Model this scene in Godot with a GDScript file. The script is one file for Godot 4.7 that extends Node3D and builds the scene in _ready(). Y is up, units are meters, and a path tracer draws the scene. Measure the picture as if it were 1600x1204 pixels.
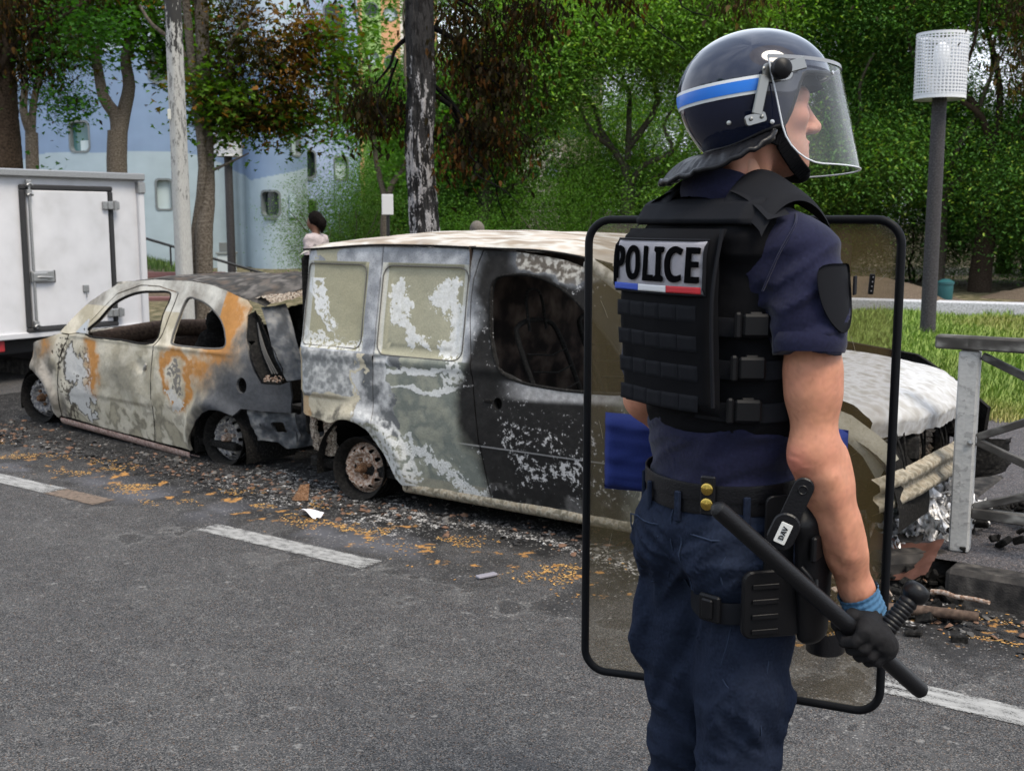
extends Node3D
# A burnt-out street: riot officer, two burnt vehicles, box truck, trees, curved blue block.

var M := {}
var used_names := {}

# ---------- naming and tagging ----------
func numbered(s: String) -> String:
	if not used_names.has(s):
		used_names[s] = 0
		return s
	used_names[s] += 1
	return "%s_%03d" % [s, used_names[s]]

func thing(called: String, label: String, category: String, at := Vector3.ZERO, turn := 0.0, group := "") -> Node3D:
	var o := Node3D.new()
	o.name = numbered(called)
	add_child(o)
	o.position = at
	o.rotation.y = turn
	tag(o, label, category, group)
	return o

func tag(o: Node, label: String, category := "", group := "", kind := "") -> Node:
	if label != "":
		o.set_meta("label", label)
	if category != "":
		o.set_meta("category", category)
	if group != "":
		o.set_meta("group", group)
	if kind != "":
		o.set_meta("kind", kind)
	return o

func put(called: String, mesh: Mesh, mat: Material, parent: Node = null) -> MeshInstance3D:
	var o := MeshInstance3D.new()
	o.mesh = mesh
	o.material_override = mat
	if parent == null:
		o.name = numbered(called)
		add_child(o)
	else:
		var n := called
		var k := 0
		while parent.has_node(NodePath(n)):
			k += 1
			n = "%s_%03d" % [called, k]
		o.name = n
		parent.add_child(o)
	return o

func struct(called: String, mesh: Mesh, mat: Material, label := "", parent: Node = null) -> MeshInstance3D:
	var o := put(called, mesh, mat, parent)
	if parent == null:
		tag(o, label, "", "", "structure")
	return o

func rename_copy(o: Node3D, called: String, label: String, at: Vector3, turn: float) -> Node3D:
	var r: Node3D = o.duplicate()
	r.name = numbered(called)
	add_child(r)
	r.position = at
	r.rotation.y = turn
	if label != "":
		r.set_meta("label", label)
	return r

# ---------- mesh builder ----------
class MB:
	var v := PackedVector3Array()
	var n := PackedVector3Array()
	var u := PackedVector2Array()
	var u2 := PackedVector2Array()
	var c := PackedColorArray()
	var idx := PackedInt32Array()
	var tint := Color.WHITE

	func vert(p: Vector3, nn: Vector3, uv := Vector2.ZERO) -> int:
		v.append(p)
		n.append(nn)
		u.append(uv)
		c.append(tint)
		return v.size() - 1

	func tri(a: int, b: int, d: int) -> void:
		var g := (v[d] - v[a]).cross(v[b] - v[a])
		if g.dot(n[a] + n[b] + n[d]) >= 0.0:
			idx.append(a); idx.append(b); idx.append(d)
		else:
			idx.append(a); idx.append(d); idx.append(b)

	func quad(a: int, b: int, d: int, e: int) -> void:
		tri(a, b, d)
		tri(a, d, e)

	func face(pts: Array, nn: Vector3) -> void:
		var f := []
		for p in pts:
			f.append(vert(p, nn))
		for i in range(1, f.size() - 1):
			tri(f[0], f[i], f[i + 1])

	# chamfered box
	func box(ctr: Vector3, s: Vector3, b := Basis(), bev := 0.006) -> void:
		var h := s * 0.5
		bev = minf(bev, minf(h.x, minf(h.y, h.z)) * 0.9)
		var ax := [Vector3.RIGHT, Vector3.UP, Vector3.BACK]
		for i in 3:
			var j := (i + 1) % 3
			var k := (i + 2) % 3
			for sg: float in [-1.0, 1.0]:
				var nn: Vector3 = ax[i] * sg
				var pts := []
				for q in [[-1, -1], [1, -1], [1, 1], [-1, 1]]:
					pts.append(ctr + b * (ax[i] * h[i] * sg + ax[j] * (h[j] - bev) * q[0] + ax[k] * (h[k] - bev) * q[1]))
				face(pts, b * nn)
			if bev > 0.0:
				for sj: float in [-1.0, 1.0]:
					for sk: float in [-1.0, 1.0]:
						var e1: Vector3 = ax[j] * h[j] * sj + ax[k] * (h[k] - bev) * sk
						var e2: Vector3 = ax[j] * (h[j] - bev) * sj + ax[k] * h[k] * sk
						var l: Vector3 = ax[i] * (h[i] - bev)
						face([ctr + b * (e1 - l), ctr + b * (e1 + l), ctr + b * (e2 + l), ctr + b * (e2 - l)], b * ((ax[j] * sj + ax[k] * sk).normalized()))
		if bev > 0.0:
			for sx: float in [-1.0, 1.0]:
				for sy: float in [-1.0, 1.0]:
					for sz: float in [-1.0, 1.0]:
						var sv := Vector3(sx, sy, sz)
						var q := Vector3(h.x - bev, h.y - bev, h.z - bev) * sv
						face([ctr + b * (q + Vector3(bev * sx, 0, 0)), ctr + b * (q + Vector3(0, bev * sy, 0)), ctr + b * (q + Vector3(0, 0, bev * sz))], b * sv.normalized())

	# box between two points with a given width and thickness; up hints the thickness direction
	func bar(a: Vector3, b: Vector3, w: float, t: float, up := Vector3.UP, bev := 0.004) -> void:
		var d := b - a
		var z := d.normalized()
		var x := up.cross(z)
		if x.length() < 0.01:
			x = Vector3.RIGHT.cross(z)
		x = x.normalized()
		var y := z.cross(x)
		box((a + b) * 0.5, Vector3(w, t, d.length()), Basis(x, y, z), bev)

	func tube(pts: Array, rad: Variant, sides := 8, cap := true, squash := 1.0, vscale := 1.0) -> void:
		var m := pts.size()
		var t0: Vector3 = (pts[1] - pts[0]).normalized()
		var nx := t0.cross(Vector3.UP)
		if nx.length() < 0.1:
			nx = t0.cross(Vector3.RIGHT)
		nx = nx.normalized()
		var start := v.size()
		var along := 0.0
		var dirs := []
		for i in m:
			var t: Vector3
			if i == 0:
				t = t0
			elif i == m - 1:
				t = (pts[i] - pts[i - 1]).normalized()
			else:
				t = ((pts[i + 1] - pts[i]).normalized() + (pts[i] - pts[i - 1]).normalized()).normalized()
			nx = (nx - t * nx.dot(t)).normalized()
			var ny := t.cross(nx)
			dirs.append(t)
			var r: float = rad if rad is float else rad[i]
			if i > 0:
				along += (pts[i] - pts[i - 1]).length()
			for k in sides + 1:
				var a := TAU * k / sides
				var o := nx * cos(a) + ny * sin(a) * squash
				vert(pts[i] + o * r, (nx * cos(a) * squash + ny * sin(a)).normalized(), Vector2(float(k) / sides, along * vscale))
		for i in m - 1:
			for k in sides:
				var p := start + i * (sides + 1) + k
				quad(p, p + 1, p + sides + 2, p + sides + 1)
		if cap:
			for e in [0, m - 1]:
				var nn: Vector3 = dirs[e] * (-1.0 if e == 0 else 1.0)
				var ce := vert(pts[e], nn)
				var rim := []
				for k in sides + 1:
					rim.append(vert(v[start + e * (sides + 1) + k], nn))
				for k in sides:
					tri(ce, rim[k], rim[k + 1])

	# profile of (radius, height) turned about the y axis of xf
	func lathe(prof: Array, sides := 24, xf := Transform3D(), sharp := 35.0) -> void:
		var m := prof.size()
		for i in m - 1:
			var a: Vector2 = prof[i]
			var b: Vector2 = prof[i + 1]
			if a.distance_to(b) < 1e-6:
				continue
			var nn := Vector2(b.y - a.y, a.x - b.x).normalized()
			var na := nn
			var nb := nn
			if i > 0:
				var p := (a - (prof[i - 1] as Vector2))
				var pn := Vector2(p.y, -p.x).normalized()
				if pn.dot(nn) > cos(deg_to_rad(sharp)):
					na = (pn + nn).normalized()
			if i < m - 2:
				var q := ((prof[i + 2] as Vector2) - b)
				var qn := Vector2(q.y, -q.x).normalized()
				if qn.dot(nn) > cos(deg_to_rad(sharp)):
					nb = (qn + nn).normalized()
			var st := v.size()
			for k in sides + 1:
				var an := TAU * k / sides
				var d := Vector3(cos(an), 0, sin(an))
				vert(xf * (d * a.x + Vector3(0, a.y, 0)), xf.basis * (d * na.x + Vector3(0, na.y, 0)), Vector2(float(k) / sides, float(i) / m))
				vert(xf * (d * b.x + Vector3(0, b.y, 0)), xf.basis * (d * nb.x + Vector3(0, nb.y, 0)), Vector2(float(k) / sides, float(i + 1) / m))
			for k in sides:
				quad(st + k * 2, st + k * 2 + 1, st + k * 2 + 3, st + k * 2 + 2)

	# a parametric surface f(u, v) with smooth normals; s flips them
	func grid(nu: int, nv: int, f: Callable, s := 1.0, uvs := Vector2.ONE, uvo := Vector2.ZERO) -> void:
		var st := v.size()
		for j in nv + 1:
			for i in nu + 1:
				vert(f.call(float(i) / nu, float(j) / nv), Vector3.ZERO, Vector2(float(i) / nu, float(j) / nv) * uvs + uvo)
		var acc := PackedVector3Array()
		acc.resize((nu + 1) * (nv + 1))
		for j in nv:
			for i in nu:
				var a := j * (nu + 1) + i
				var g := (v[st + a + nu + 2] - v[st + a]).cross(v[st + a + nu + 1] - v[st + a + 1]) * s
				acc[a] += g; acc[a + 1] += g; acc[a + nu + 1] += g; acc[a + nu + 2] += g
		# join the normals of seams that close on themselves
		for j in nv + 1:
			var a := j * (nu + 1)
			if v[st + a].distance_squared_to(v[st + a + nu]) < 1e-9:
				var g := acc[a] + acc[a + nu]
				acc[a] = g
				acc[a + nu] = g
		for k in acc.size():
			n[st + k] = acc[k].normalized()
		for j in nv:
			for i in nu:
				var a := st + j * (nu + 1) + i
				quad(a, a + 1, a + nu + 2, a + nu + 1)

	# a flat outline with holes, laid on the surface f(p), with edges that turn in by thick
	func sheet(outer: PackedVector2Array, holes: Array, cell: float, f: Callable, thick := 0.0, uo := Vector2.ZERO, us := Vector2.ONE) -> void:
		var lo := outer[0]
		var hi := outer[0]
		for p in outer:
			lo = lo.min(p)
			hi = hi.max(p)
		var nx := int(ceil((hi.x - lo.x) / cell))
		var ny := int(ceil((hi.y - lo.y) / cell))
		var cw := (hi.x - lo.x) / nx
		var ch := (hi.y - lo.y) / ny
		var mark := PackedByteArray()
		mark.resize(nx * ny)
		var loops := [outer]
		loops.append_array(holes)
		for lp: PackedVector2Array in loops:
			for i in lp.size():
				var a := lp[i]
				var b := lp[(i + 1) % lp.size()]
				var steps := int(a.distance_to(b) / cell * 10.0) + 1
				for k in steps + 1:
					var p := a.lerp(b, float(k) / steps)
					for o: Vector2 in [Vector2(-1, -1), Vector2(1, -1), Vector2(1, 1), Vector2(-1, 1)]:
						var q := p + o * cell * 0.02
						var ix := clampi(int((q.x - lo.x) / cw), 0, nx - 1)
						var iy := clampi(int((q.y - lo.y) / ch), 0, ny - 1)
						mark[iy * nx + ix] = 1
		var seen := {}
		var e := cell * 0.25
		var at := func(p: Vector2) -> int:
			var key := Vector2i(int(round((p.x - lo.x) / cell * 512.0)), int(round((p.y - lo.y) / cell * 512.0)))
			if seen.has(key):
				return seen[key]
			var q: Vector3 = f.call(p)
			var nn: Vector3 = ((f.call(p + Vector2(e, 0)) as Vector3) - (f.call(p - Vector2(e, 0)) as Vector3)).cross((f.call(p + Vector2(0, e)) as Vector3) - (f.call(p - Vector2(0, e)) as Vector3)).normalized()
			var k := vert(q, nn, (p - uo) * us)
			seen[key] = k
			return k
		for iy in ny:
			for ix in nx:
				var a := lo + Vector2(ix * cw, iy * ch)
				var b := a + Vector2(cw, ch)
				var rect := PackedVector2Array([a, Vector2(b.x, a.y), b, Vector2(a.x, b.y)])
				if mark[iy * nx + ix] == 0:
					var ctr := (a + b) * 0.5
					if not Geometry2D.is_point_in_polygon(ctr, outer):
						continue
					var out := false
					for h: PackedVector2Array in holes:
						if Geometry2D.is_point_in_polygon(ctr, h):
							out = true
							break
					if not out:
						quad(at.call(rect[0]), at.call(rect[1]), at.call(rect[2]), at.call(rect[3]))
					continue
				var polys := Geometry2D.intersect_polygons(rect, outer)
				for h: PackedVector2Array in holes:
					var next: Array[PackedVector2Array] = []
					for p in polys:
						for q in Geometry2D.clip_polygons(p, h):
							if not Geometry2D.is_polygon_clockwise(q):
								next.append(q)
					polys = next
				for p in polys:
					var t := Geometry2D.triangulate_polygon(p)
					for k in range(0, t.size(), 3):
						tri(at.call(p[t[k]]), at.call(p[t[k + 1]]), at.call(p[t[k + 2]]))
		if thick != 0.0:
			for lp: PackedVector2Array in loops:
				var inward := 1.0 if lp == outer else -1.0
				if Geometry2D.is_polygon_clockwise(lp):
					inward = -inward
				for i in lp.size():
					var a := lp[i]
					var b := lp[(i + 1) % lp.size()]
					if a.distance_to(b) < 1e-5:
						continue
					var steps := int(a.distance_to(b) / cell) + 1
					var side := (b - a).normalized()
					var outw := Vector2(side.y, -side.x) * inward
					var prev := []
					for k in steps + 1:
						var p := a.lerp(b, float(k) / steps)
						var q: Vector3 = f.call(p)
						var dx: Vector3 = ((f.call(p + Vector2(e, 0)) as Vector3) - q) / e
						var dy: Vector3 = ((f.call(p + Vector2(0, e)) as Vector3) - q) / e
						var nn := dx.cross(dy).normalized()
						var w := (dx * outw.x + dy * outw.y).normalized()
						var cur := [vert(q, w, (p - uo) * us), vert(q - nn * thick, w, (p - uo) * us)]
						if k > 0:
							quad(prev[0], prev[1], cur[1], cur[0])
						prev = cur

	func append(o: MB, xf := Transform3D()) -> void:
		var st := v.size()
		for i in o.v.size():
			v.append(xf * o.v[i])
			n.append((xf.basis * o.n[i]).normalized())
		u.append_array(o.u)
		c.append_array(o.c)
		for i in o.idx:
			idx.append(st + i)

	func mesh() -> ArrayMesh:
		var a := []
		a.resize(Mesh.ARRAY_MAX)
		a[Mesh.ARRAY_VERTEX] = v
		a[Mesh.ARRAY_NORMAL] = n
		a[Mesh.ARRAY_TEX_UV] = u
		if u2.size() == v.size():
			a[Mesh.ARRAY_TEX_UV2] = u2
		a[Mesh.ARRAY_COLOR] = c
		a[Mesh.ARRAY_INDEX] = idx
		var m := ArrayMesh.new()
		if idx.size() > 0:
			m.add_surface_from_arrays(Mesh.PRIMITIVE_TRIANGLES, a)
		return m

# ---------- signed distance bodies, meshed with surface nets ----------
class Field:
	var lo: Vector3
	var h: float
	var nx: int
	var ny: int
	var nz: int
	var d := PackedFloat32Array()
	var colour: Callable

	func _init(a: Vector3, b: Vector3, cell: float) -> void:
		lo = a
		h = cell
		nx = int(ceil((b.x - a.x) / cell)) + 1
		ny = int(ceil((b.y - a.y) / cell)) + 1
		nz = int(ceil((b.z - a.z) / cell)) + 1
		d.resize(nx * ny * nz)
		d.fill(1.0)

	# tapered capsule; k is the blend radius, minus cuts instead of adding
	func cap(a: Vector3, b: Vector3, ra: float, rb: float, k := 0.03, minus := false) -> void:
		var m := maxf(ra, rb) + k + h * 3.0
		var q0 := (a.min(b) - Vector3.ONE * m - lo) / h
		var q1 := (a.max(b) + Vector3.ONE * m - lo) / h
		var ab := b - a
		var l2 := maxf(ab.length_squared(), 1e-9)
		for z in range(maxi(0, int(q0.z)), mini(nz, int(q1.z) + 2)):
			for y in range(maxi(0, int(q0.y)), mini(ny, int(q1.y) + 2)):
				var row := (z * ny + y) * nx
				for x in range(maxi(0, int(q0.x)), mini(nx, int(q1.x) + 2)):
					var p := lo + Vector3(x, y, z) * h
					var t := clampf((p - a).dot(ab) / l2, 0.0, 1.0)
					var e := (p - a - ab * t).length() - lerpf(ra, rb, t)
					mixin(row + x, e, k, minus)

	func mixin(i: int, e: float, k: float, minus: bool) -> void:
		if minus:
			var g2 := maxf(k - absf(d[i] + e), 0.0)
			d[i] = maxf(d[i], -e) + g2 * g2 / (4.0 * k)
			return
		var c0 := d[i]
		var g := maxf(k - absf(c0 - e), 0.0)
		d[i] = minf(c0, e) - g * g / (4.0 * k)

	# ellipsoid with axes b, half sizes r
	func ell(ctr: Vector3, r: Vector3, b := Basis(), k := 0.03, minus := false) -> void:
		var m := maxf(r.x, maxf(r.y, r.z)) + k + h * 3.0
		var q0 := (ctr - Vector3.ONE * m - lo) / h
		var q1 := (ctr + Vector3.ONE * m - lo) / h
		var bt := b.transposed()
		var rm := minf(r.x, minf(r.y, r.z))
		for z in range(maxi(0, int(q0.z)), mini(nz, int(q1.z) + 2)):
			for y in range(maxi(0, int(q0.y)), mini(ny, int(q1.y) + 2)):
				var row := (z * ny + y) * nx
				for x in range(maxi(0, int(q0.x)), mini(nx, int(q1.x) + 2)):
					var p := bt * (lo + Vector3(x, y, z) * h - ctr)
					var k0 := (p / r).length()
					var k1 := (p / (r * r)).length()
					var e := -rm if k1 < 1e-6 else k0 * (k0 - 1.0) / k1
					mixin(row + x, e, k, minus)

	# tapered capsule with an oval section: axes given by basis b (columns), the bone runs a to b, radii scaled by s across
	func oval(a: Vector3, b: Vector3, ra: Vector2, rb: Vector2, side: Vector3, k := 0.03) -> void:
		var m := maxf(maxf(ra.x, ra.y), maxf(rb.x, rb.y)) + k + h * 3.0
		var q0 := (a.min(b) - Vector3.ONE * m - lo) / h
		var q1 := (a.max(b) + Vector3.ONE * m - lo) / h
		var ab := b - a
		var l := maxf(ab.length(), 1e-6)
		var ax := ab / l
		var sx := (side - ax * side.dot(ax)).normalized()
		var sy := ax.cross(sx)
		for z in range(maxi(0, int(q0.z)), mini(nz, int(q1.z) + 2)):
			for y in range(maxi(0, int(q0.y)), mini(ny, int(q1.y) + 2)):
				var row := (z * ny + y) * nx
				for x in range(maxi(0, int(q0.x)), mini(nx, int(q1.x) + 2)):
					var p := lo + Vector3(x, y, z) * h - a
					var tt := p.dot(ax)
					var t := clampf(tt / l, 0.0, 1.0)
					var rx := lerpf(ra.x, rb.x, t)
					var ry := lerpf(ra.y, rb.y, t)
					var rz := minf(rx, ry)
					var q := Vector3(p.dot(sx) / rx, p.dot(sy) / ry, (tt - t * l) / rz)
					var k0 := q.length()
					var k1 := Vector3(q.x / rx, q.y / ry, q.z / rz).length()
					var e := -rz if k1 < 1e-6 else k0 * (k0 - 1.0) / k1
					mixin(row + x, e, k, false)

	# cut away everything on the side the normal points to
	func plane(p0: Vector3, nn: Vector3, xmax := 9.0, ymin := -9.0) -> void:
		for z in nz:
			for y in ny:
				var row := (z * ny + y) * nx
				for x in nx:
					if d[row + x] < 0.9 and lo.x + x * h < xmax and lo.y + y * h > ymin:
						var e := (lo + Vector3(x, y, z) * h - p0).dot(nn)
						d[row + x] = maxf(d[row + x], e)

	# add f(p) to the distance near the surface
	func bump(f: Callable, near := 0.05) -> void:
		for z in nz:
			for y in ny:
				var row := (z * ny + y) * nx
				for x in nx:
					if absf(d[row + x]) < near:
						d[row + x] += f.call(lo + Vector3(x, y, z) * h)

	func build(mb: MB) -> void:
		var at := PackedInt32Array()
		at.resize(nx * ny * nz)
		at.fill(-1)
		var sy := nx
		var sz := nx * ny
		for z in nz - 1:
			for y in ny - 1:
				var row := z * sz + y * sy
				for x in nx - 1:
					var i := row + x
					var v0 := d[i]
					if absf(v0) > h * 4.0:
						continue
					var v1 := d[i + 1]
					var v2 := d[i + sy]
					var v3 := d[i + sy + 1]
					var v4 := d[i + sz]
					var v5 := d[i + sz + 1]
					var v6 := d[i + sz + sy]
					var v7 := d[i + sz + sy + 1]
					var neg := int(v0 < 0) + int(v1 < 0) + int(v2 < 0) + int(v3 < 0) + int(v4 < 0) + int(v5 < 0) + int(v6 < 0) + int(v7 < 0)
					if neg == 0 or neg == 8:
						continue
					var s := Vector3.ZERO
					var k := 0
					if (v0 < 0) != (v1 < 0): s += Vector3(v0 / (v0 - v1), 0, 0); k += 1
					if (v2 < 0) != (v3 < 0): s += Vector3(v2 / (v2 - v3), 1, 0); k += 1
					if (v4 < 0) != (v5 < 0): s += Vector3(v4 / (v4 - v5), 0, 1); k += 1
					if (v6 < 0) != (v7 < 0): s += Vector3(v6 / (v6 - v7), 1, 1); k += 1
					if (v0 < 0) != (v2 < 0): s += Vector3(0, v0 / (v0 - v2), 0); k += 1
					if (v1 < 0) != (v3 < 0): s += Vector3(1, v1 / (v1 - v3), 0); k += 1
					if (v4 < 0) != (v6 < 0): s += Vector3(0, v4 / (v4 - v6), 1); k += 1
					if (v5 < 0) != (v7 < 0): s += Vector3(1, v5 / (v5 - v7), 1); k += 1
					if (v0 < 0) != (v4 < 0): s += Vector3(0, 0, v0 / (v0 - v4)); k += 1
					if (v1 < 0) != (v5 < 0): s += Vector3(1, 0, v1 / (v1 - v5)); k += 1
					if (v2 < 0) != (v6 < 0): s += Vector3(0, 1, v2 / (v2 - v6)); k += 1
					if (v3 < 0) != (v7 < 0): s += Vector3(1, 1, v3 / (v3 - v7)); k += 1
					s /= k
					var g := Vector3((v1 + v3 + v5 + v7) - (v0 + v2 + v4 + v6), (v2 + v3 + v6 + v7) - (v0 + v1 + v4 + v5), (v4 + v5 + v6 + v7) - (v0 + v1 + v2 + v3)).normalized()
					var p := lo + (Vector3(x, y, z) + s) * h
					if colour.is_valid():
						mb.tint = colour.call(p, g)
					at[i] = mb.vert(p, g, Vector2(p.x, p.y))
		for z in range(1, nz - 1):
			for y in range(1, ny - 1):
				var row := z * sz + y * sy
				for x in range(1, nx - 1):
					var i := row + x
					var a := d[i] < 0
					if absf(d[i]) > h * 4.0:
						continue
					if a != (d[i + 1] < 0):
						four(mb, at, i, i - sy, i - sy - sz, i - sz)
					if a != (d[i + sy] < 0):
						four(mb, at, i, i - 1, i - 1 - sz, i - sz)
					if a != (d[i + sz] < 0):
						four(mb, at, i, i - 1, i - 1 - sy, i - sy)

	func four(mb: MB, at: PackedInt32Array, a: int, b: int, e: int, f: int) -> void:
		if at[a] >= 0 and at[b] >= 0 and at[e] >= 0 and at[f] >= 0:
			mb.quad(at[a], at[b], at[e], at[f])

# ---------- noise and textures ----------
func nz(w: int, h: int, freq: float, sd: int, oct := 4, type := FastNoiseLite.TYPE_SIMPLEX_SMOOTH, seamless := false, warp := 0.0) -> PackedByteArray:
	var f := FastNoiseLite.new()
	f.seed = sd
	f.noise_type = type
	f.frequency = freq
	f.fractal_octaves = oct
	f.fractal_type = FastNoiseLite.FRACTAL_FBM if oct > 1 else FastNoiseLite.FRACTAL_NONE
	if warp > 0.0:
		f.domain_warp_enabled = true
		f.domain_warp_amplitude = warp
		f.domain_warp_frequency = freq * 0.7
	var im := f.get_seamless_image(w, h) if seamless else f.get_image(w, h)
	im.convert(Image.FORMAT_L8)
	return im.get_data()

func fnl(sd: int, freq: float, oct := 3) -> FastNoiseLite:
	var f := FastNoiseLite.new()
	f.seed = sd
	f.noise_type = FastNoiseLite.TYPE_SIMPLEX_SMOOTH
	f.frequency = freq
	f.fractal_octaves = oct
	return f

func tex(im: Image) -> ImageTexture:
	im.generate_mipmaps()
	return ImageTexture.create_from_image(im)

func grey_tex(b: PackedByteArray, w: int, h: int) -> ImageTexture:
	return tex(Image.create_from_data(w, h, false, Image.FORMAT_L8, b))

# texture whose colours (linear) follow a noise through a ramp
func ramp_tex(b: PackedByteArray, w: int, h: int, stops: Array, cols: Array) -> ImageTexture:
	var lut := PackedByteArray()
	lut.resize(768)
	for i in 256:
		var t := i / 255.0
		var k := 0
		while k < stops.size() - 2 and t > stops[k + 1]:
			k += 1
		var q := clampf((t - stops[k]) / (stops[k + 1] - stops[k]), 0, 1)
		var cc: Color = (cols[k] as Color).lerp(cols[k + 1], q).linear_to_srgb()
		lut[i * 3] = int(clampf(cc.r, 0, 1) * 255)
		lut[i * 3 + 1] = int(clampf(cc.g, 0, 1) * 255)
		lut[i * 3 + 2] = int(clampf(cc.b, 0, 1) * 255)
	var out := PackedByteArray()
	out.resize(w * h * 3)
	for i in w * h:
		var k := b[i] * 3
		out[i * 3] = lut[k]
		out[i * 3 + 1] = lut[k + 1]
		out[i * 3 + 2] = lut[k + 2]
	return tex(Image.create_from_data(w, h, false, Image.FORMAT_RGB8, out))

func lin(r: float, g: float, b: float, a := 1.0) -> Color:
	var q := Color(r, g, b).linear_to_srgb()
	q.a = a
	return q

func mat(col: Color, rough := 0.7, metal := 0.0, spec := 0.5) -> StandardMaterial3D:
	var m := StandardMaterial3D.new()
	m.albedo_color = col
	m.roughness = rough
	m.metallic = metal
	m.metallic_specular = spec
	return m

# material with a colour texture, tri-planar in object or world axes; scale = repeats per metre
func tri_mat(t: Texture2D, scale: float, rough := 0.8, bump: Texture2D = null, bump_cm := 0.3, world := false, tint := Color.WHITE) -> StandardMaterial3D:
	var m := mat(tint, rough, 0.0, 0.25)
	m.albedo_texture = t
	m.uv1_triplanar = true
	m.uv1_world_triplanar = world
	m.uv1_scale = Vector3.ONE * scale
	if bump:
		m.heightmap_enabled = true
		m.heightmap_texture = bump
		m.heightmap_scale = bump_cm
	return m

func poly(a: Array) -> PackedVector2Array:
	var p := PackedVector2Array()
	for i in range(0, a.size(), 2):
		p.append(Vector2(a[i], a[i + 1]))
	if Geometry2D.is_polygon_clockwise(p):
		p.reverse()
	return p

# closed smooth curve through the points
func smooth_poly(a: Array, n := 6, closed := true) -> PackedVector2Array:
	var p := PackedVector2Array()
	for i in range(0, a.size(), 2):
		p.append(Vector2(a[i], a[i + 1]))
	var out := PackedVector2Array()
	var m := p.size()
	for i in m if closed else m - 1:
		for k in n:
			var t := float(k) / n
			if closed:
				out.append(p[i].cubic_interpolate(p[(i + 1) % m], p[(i + m - 1) % m], p[(i + 2) % m], t))
			else:
				out.append(p[i].cubic_interpolate(p[i + 1], p[maxi(i - 1, 0)], p[mini(i + 2, m - 1)], t))
	if not closed:
		out.append(p[m - 1])
	elif Geometry2D.is_polygon_clockwise(out):
		out.reverse()
	return out

func round_rect(x0: float, y0: float, x1: float, y1: float, r: float, n := 5) -> PackedVector2Array:
	var out := PackedVector2Array()
	var cs := [Vector2(x1 - r, y0 + r), Vector2(x1 - r, y1 - r), Vector2(x0 + r, y1 - r), Vector2(x0 + r, y0 + r)]
	for i in 4:
		for k in n + 1:
			var a := -PI / 2 + i * PI / 2 + k * PI / 2 / n
			out.append(cs[i] + Vector2(cos(a), sin(a)) * r)
	return out

func circle(cx: float, cy: float, r: float, n := 20, sx := 1.0) -> PackedVector2Array:
	var out := PackedVector2Array()
	for k in n:
		out.append(Vector2(cx + cos(TAU * k / n) * r * sx, cy + sin(TAU * k / n) * r))
	return out

func curve3(a: Array, n := 6) -> Array:
	var out := []
	for i in a.size() - 1:
		for k in n:
			out.append((a[i] as Vector3).cubic_interpolate(a[i + 1], a[maxi(i - 1, 0)], a[mini(i + 2, a.size() - 1)], float(k) / n))
	out.append(a[-1])
	return out

func sst(a: float, b: float, x: float) -> float:
	var t := clampf((x - a) / (b - a), 0.0, 1.0)
	return t * t * (3.0 - 2.0 * t)

# signed distance to a rounded rectangle
func rr_dist(p: Vector2, x0: float, y0: float, x1: float, y1: float, r: float) -> float:
	var q := ((p - Vector2((x0 + x1) * 0.5, (y0 + y1) * 0.5)).abs() - Vector2((x1 - x0) * 0.5 - r, (y1 - y0) * 0.5 - r))
	return q.max(Vector2.ZERO).length() + minf(maxf(q.x, q.y), 0.0) - r

func _ready() -> void:
	# camera
	var cam := Camera3D.new()
	cam.name = "camera"
	cam.position = Vector3(0, 1.6, 0)
	cam.rotation = Vector3(deg_to_rad(-8.17), deg_to_rad(35.42), 0)
	cam.fov = 37.18
	cam.near = 0.05
	cam.far = 900.0
	var lens := CameraAttributesPhysical.new()
	lens.frustum_focal_length = 35.68
	lens.exposure_aperture = 9.0
	lens.frustum_focus_distance = 2.8
	cam.attributes = lens
	cam.near = 0.05
	cam.far = 900.0
	add_child(cam)
	# sky: a bright, thinly overcast afternoon
	var sky := ProceduralSkyMaterial.new()
	sky.sky_top_color = Color(0.80, 0.86, 0.95)
	sky.sky_horizon_color = Color(0.93, 0.95, 0.98)
	sky.sky_curve = 0.2
	sky.ground_bottom_color = Color(0.35, 0.35, 0.34)
	sky.ground_horizon_color = Color(0.6, 0.6, 0.58)
	sky.sky_cover = cloud_cover()
	sky.sky_cover_modulate = Color(1, 1, 1, 0.55)
	sky.sun_angle_max = 1.0
	var env := Environment.new()
	env.background_mode = Environment.BG_SKY
	env.sky = Sky.new()
	env.sky.sky_material = sky
	env.background_energy_multiplier = 1.0
	env.tonemap_mode = Environment.TONE_MAPPER_LINEAR
	env.tonemap_exposure = 1.5
	env.sdfgi_enabled = true
	env.ssao_enabled = true
	env.ssil_enabled = true
	var we := WorldEnvironment.new()
	we.name = "world_environment"
	we.environment = env
	add_child(we)
	var sun := DirectionalLight3D.new()
	sun.name = "sun"
	sun.light_energy = 0.8
	sun.light_angular_distance = 24.0
	sun.light_color = Color(1.0, 0.96, 0.9)
	sun.shadow_enabled = true
	sun.rotation = Vector3(deg_to_rad(-58), deg_to_rad(75), 0)
	add_child(sun)
	cloth = fnl(700, 1.0, 2)
	make_materials()
	build_ground()
	build_buildings()
	build_trees()
	build_street()
	build_truck()
	vehicle_materials()
	build_van()
	build_car()
	build_bystanders()
	build_officer()
	build_debris()

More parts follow.
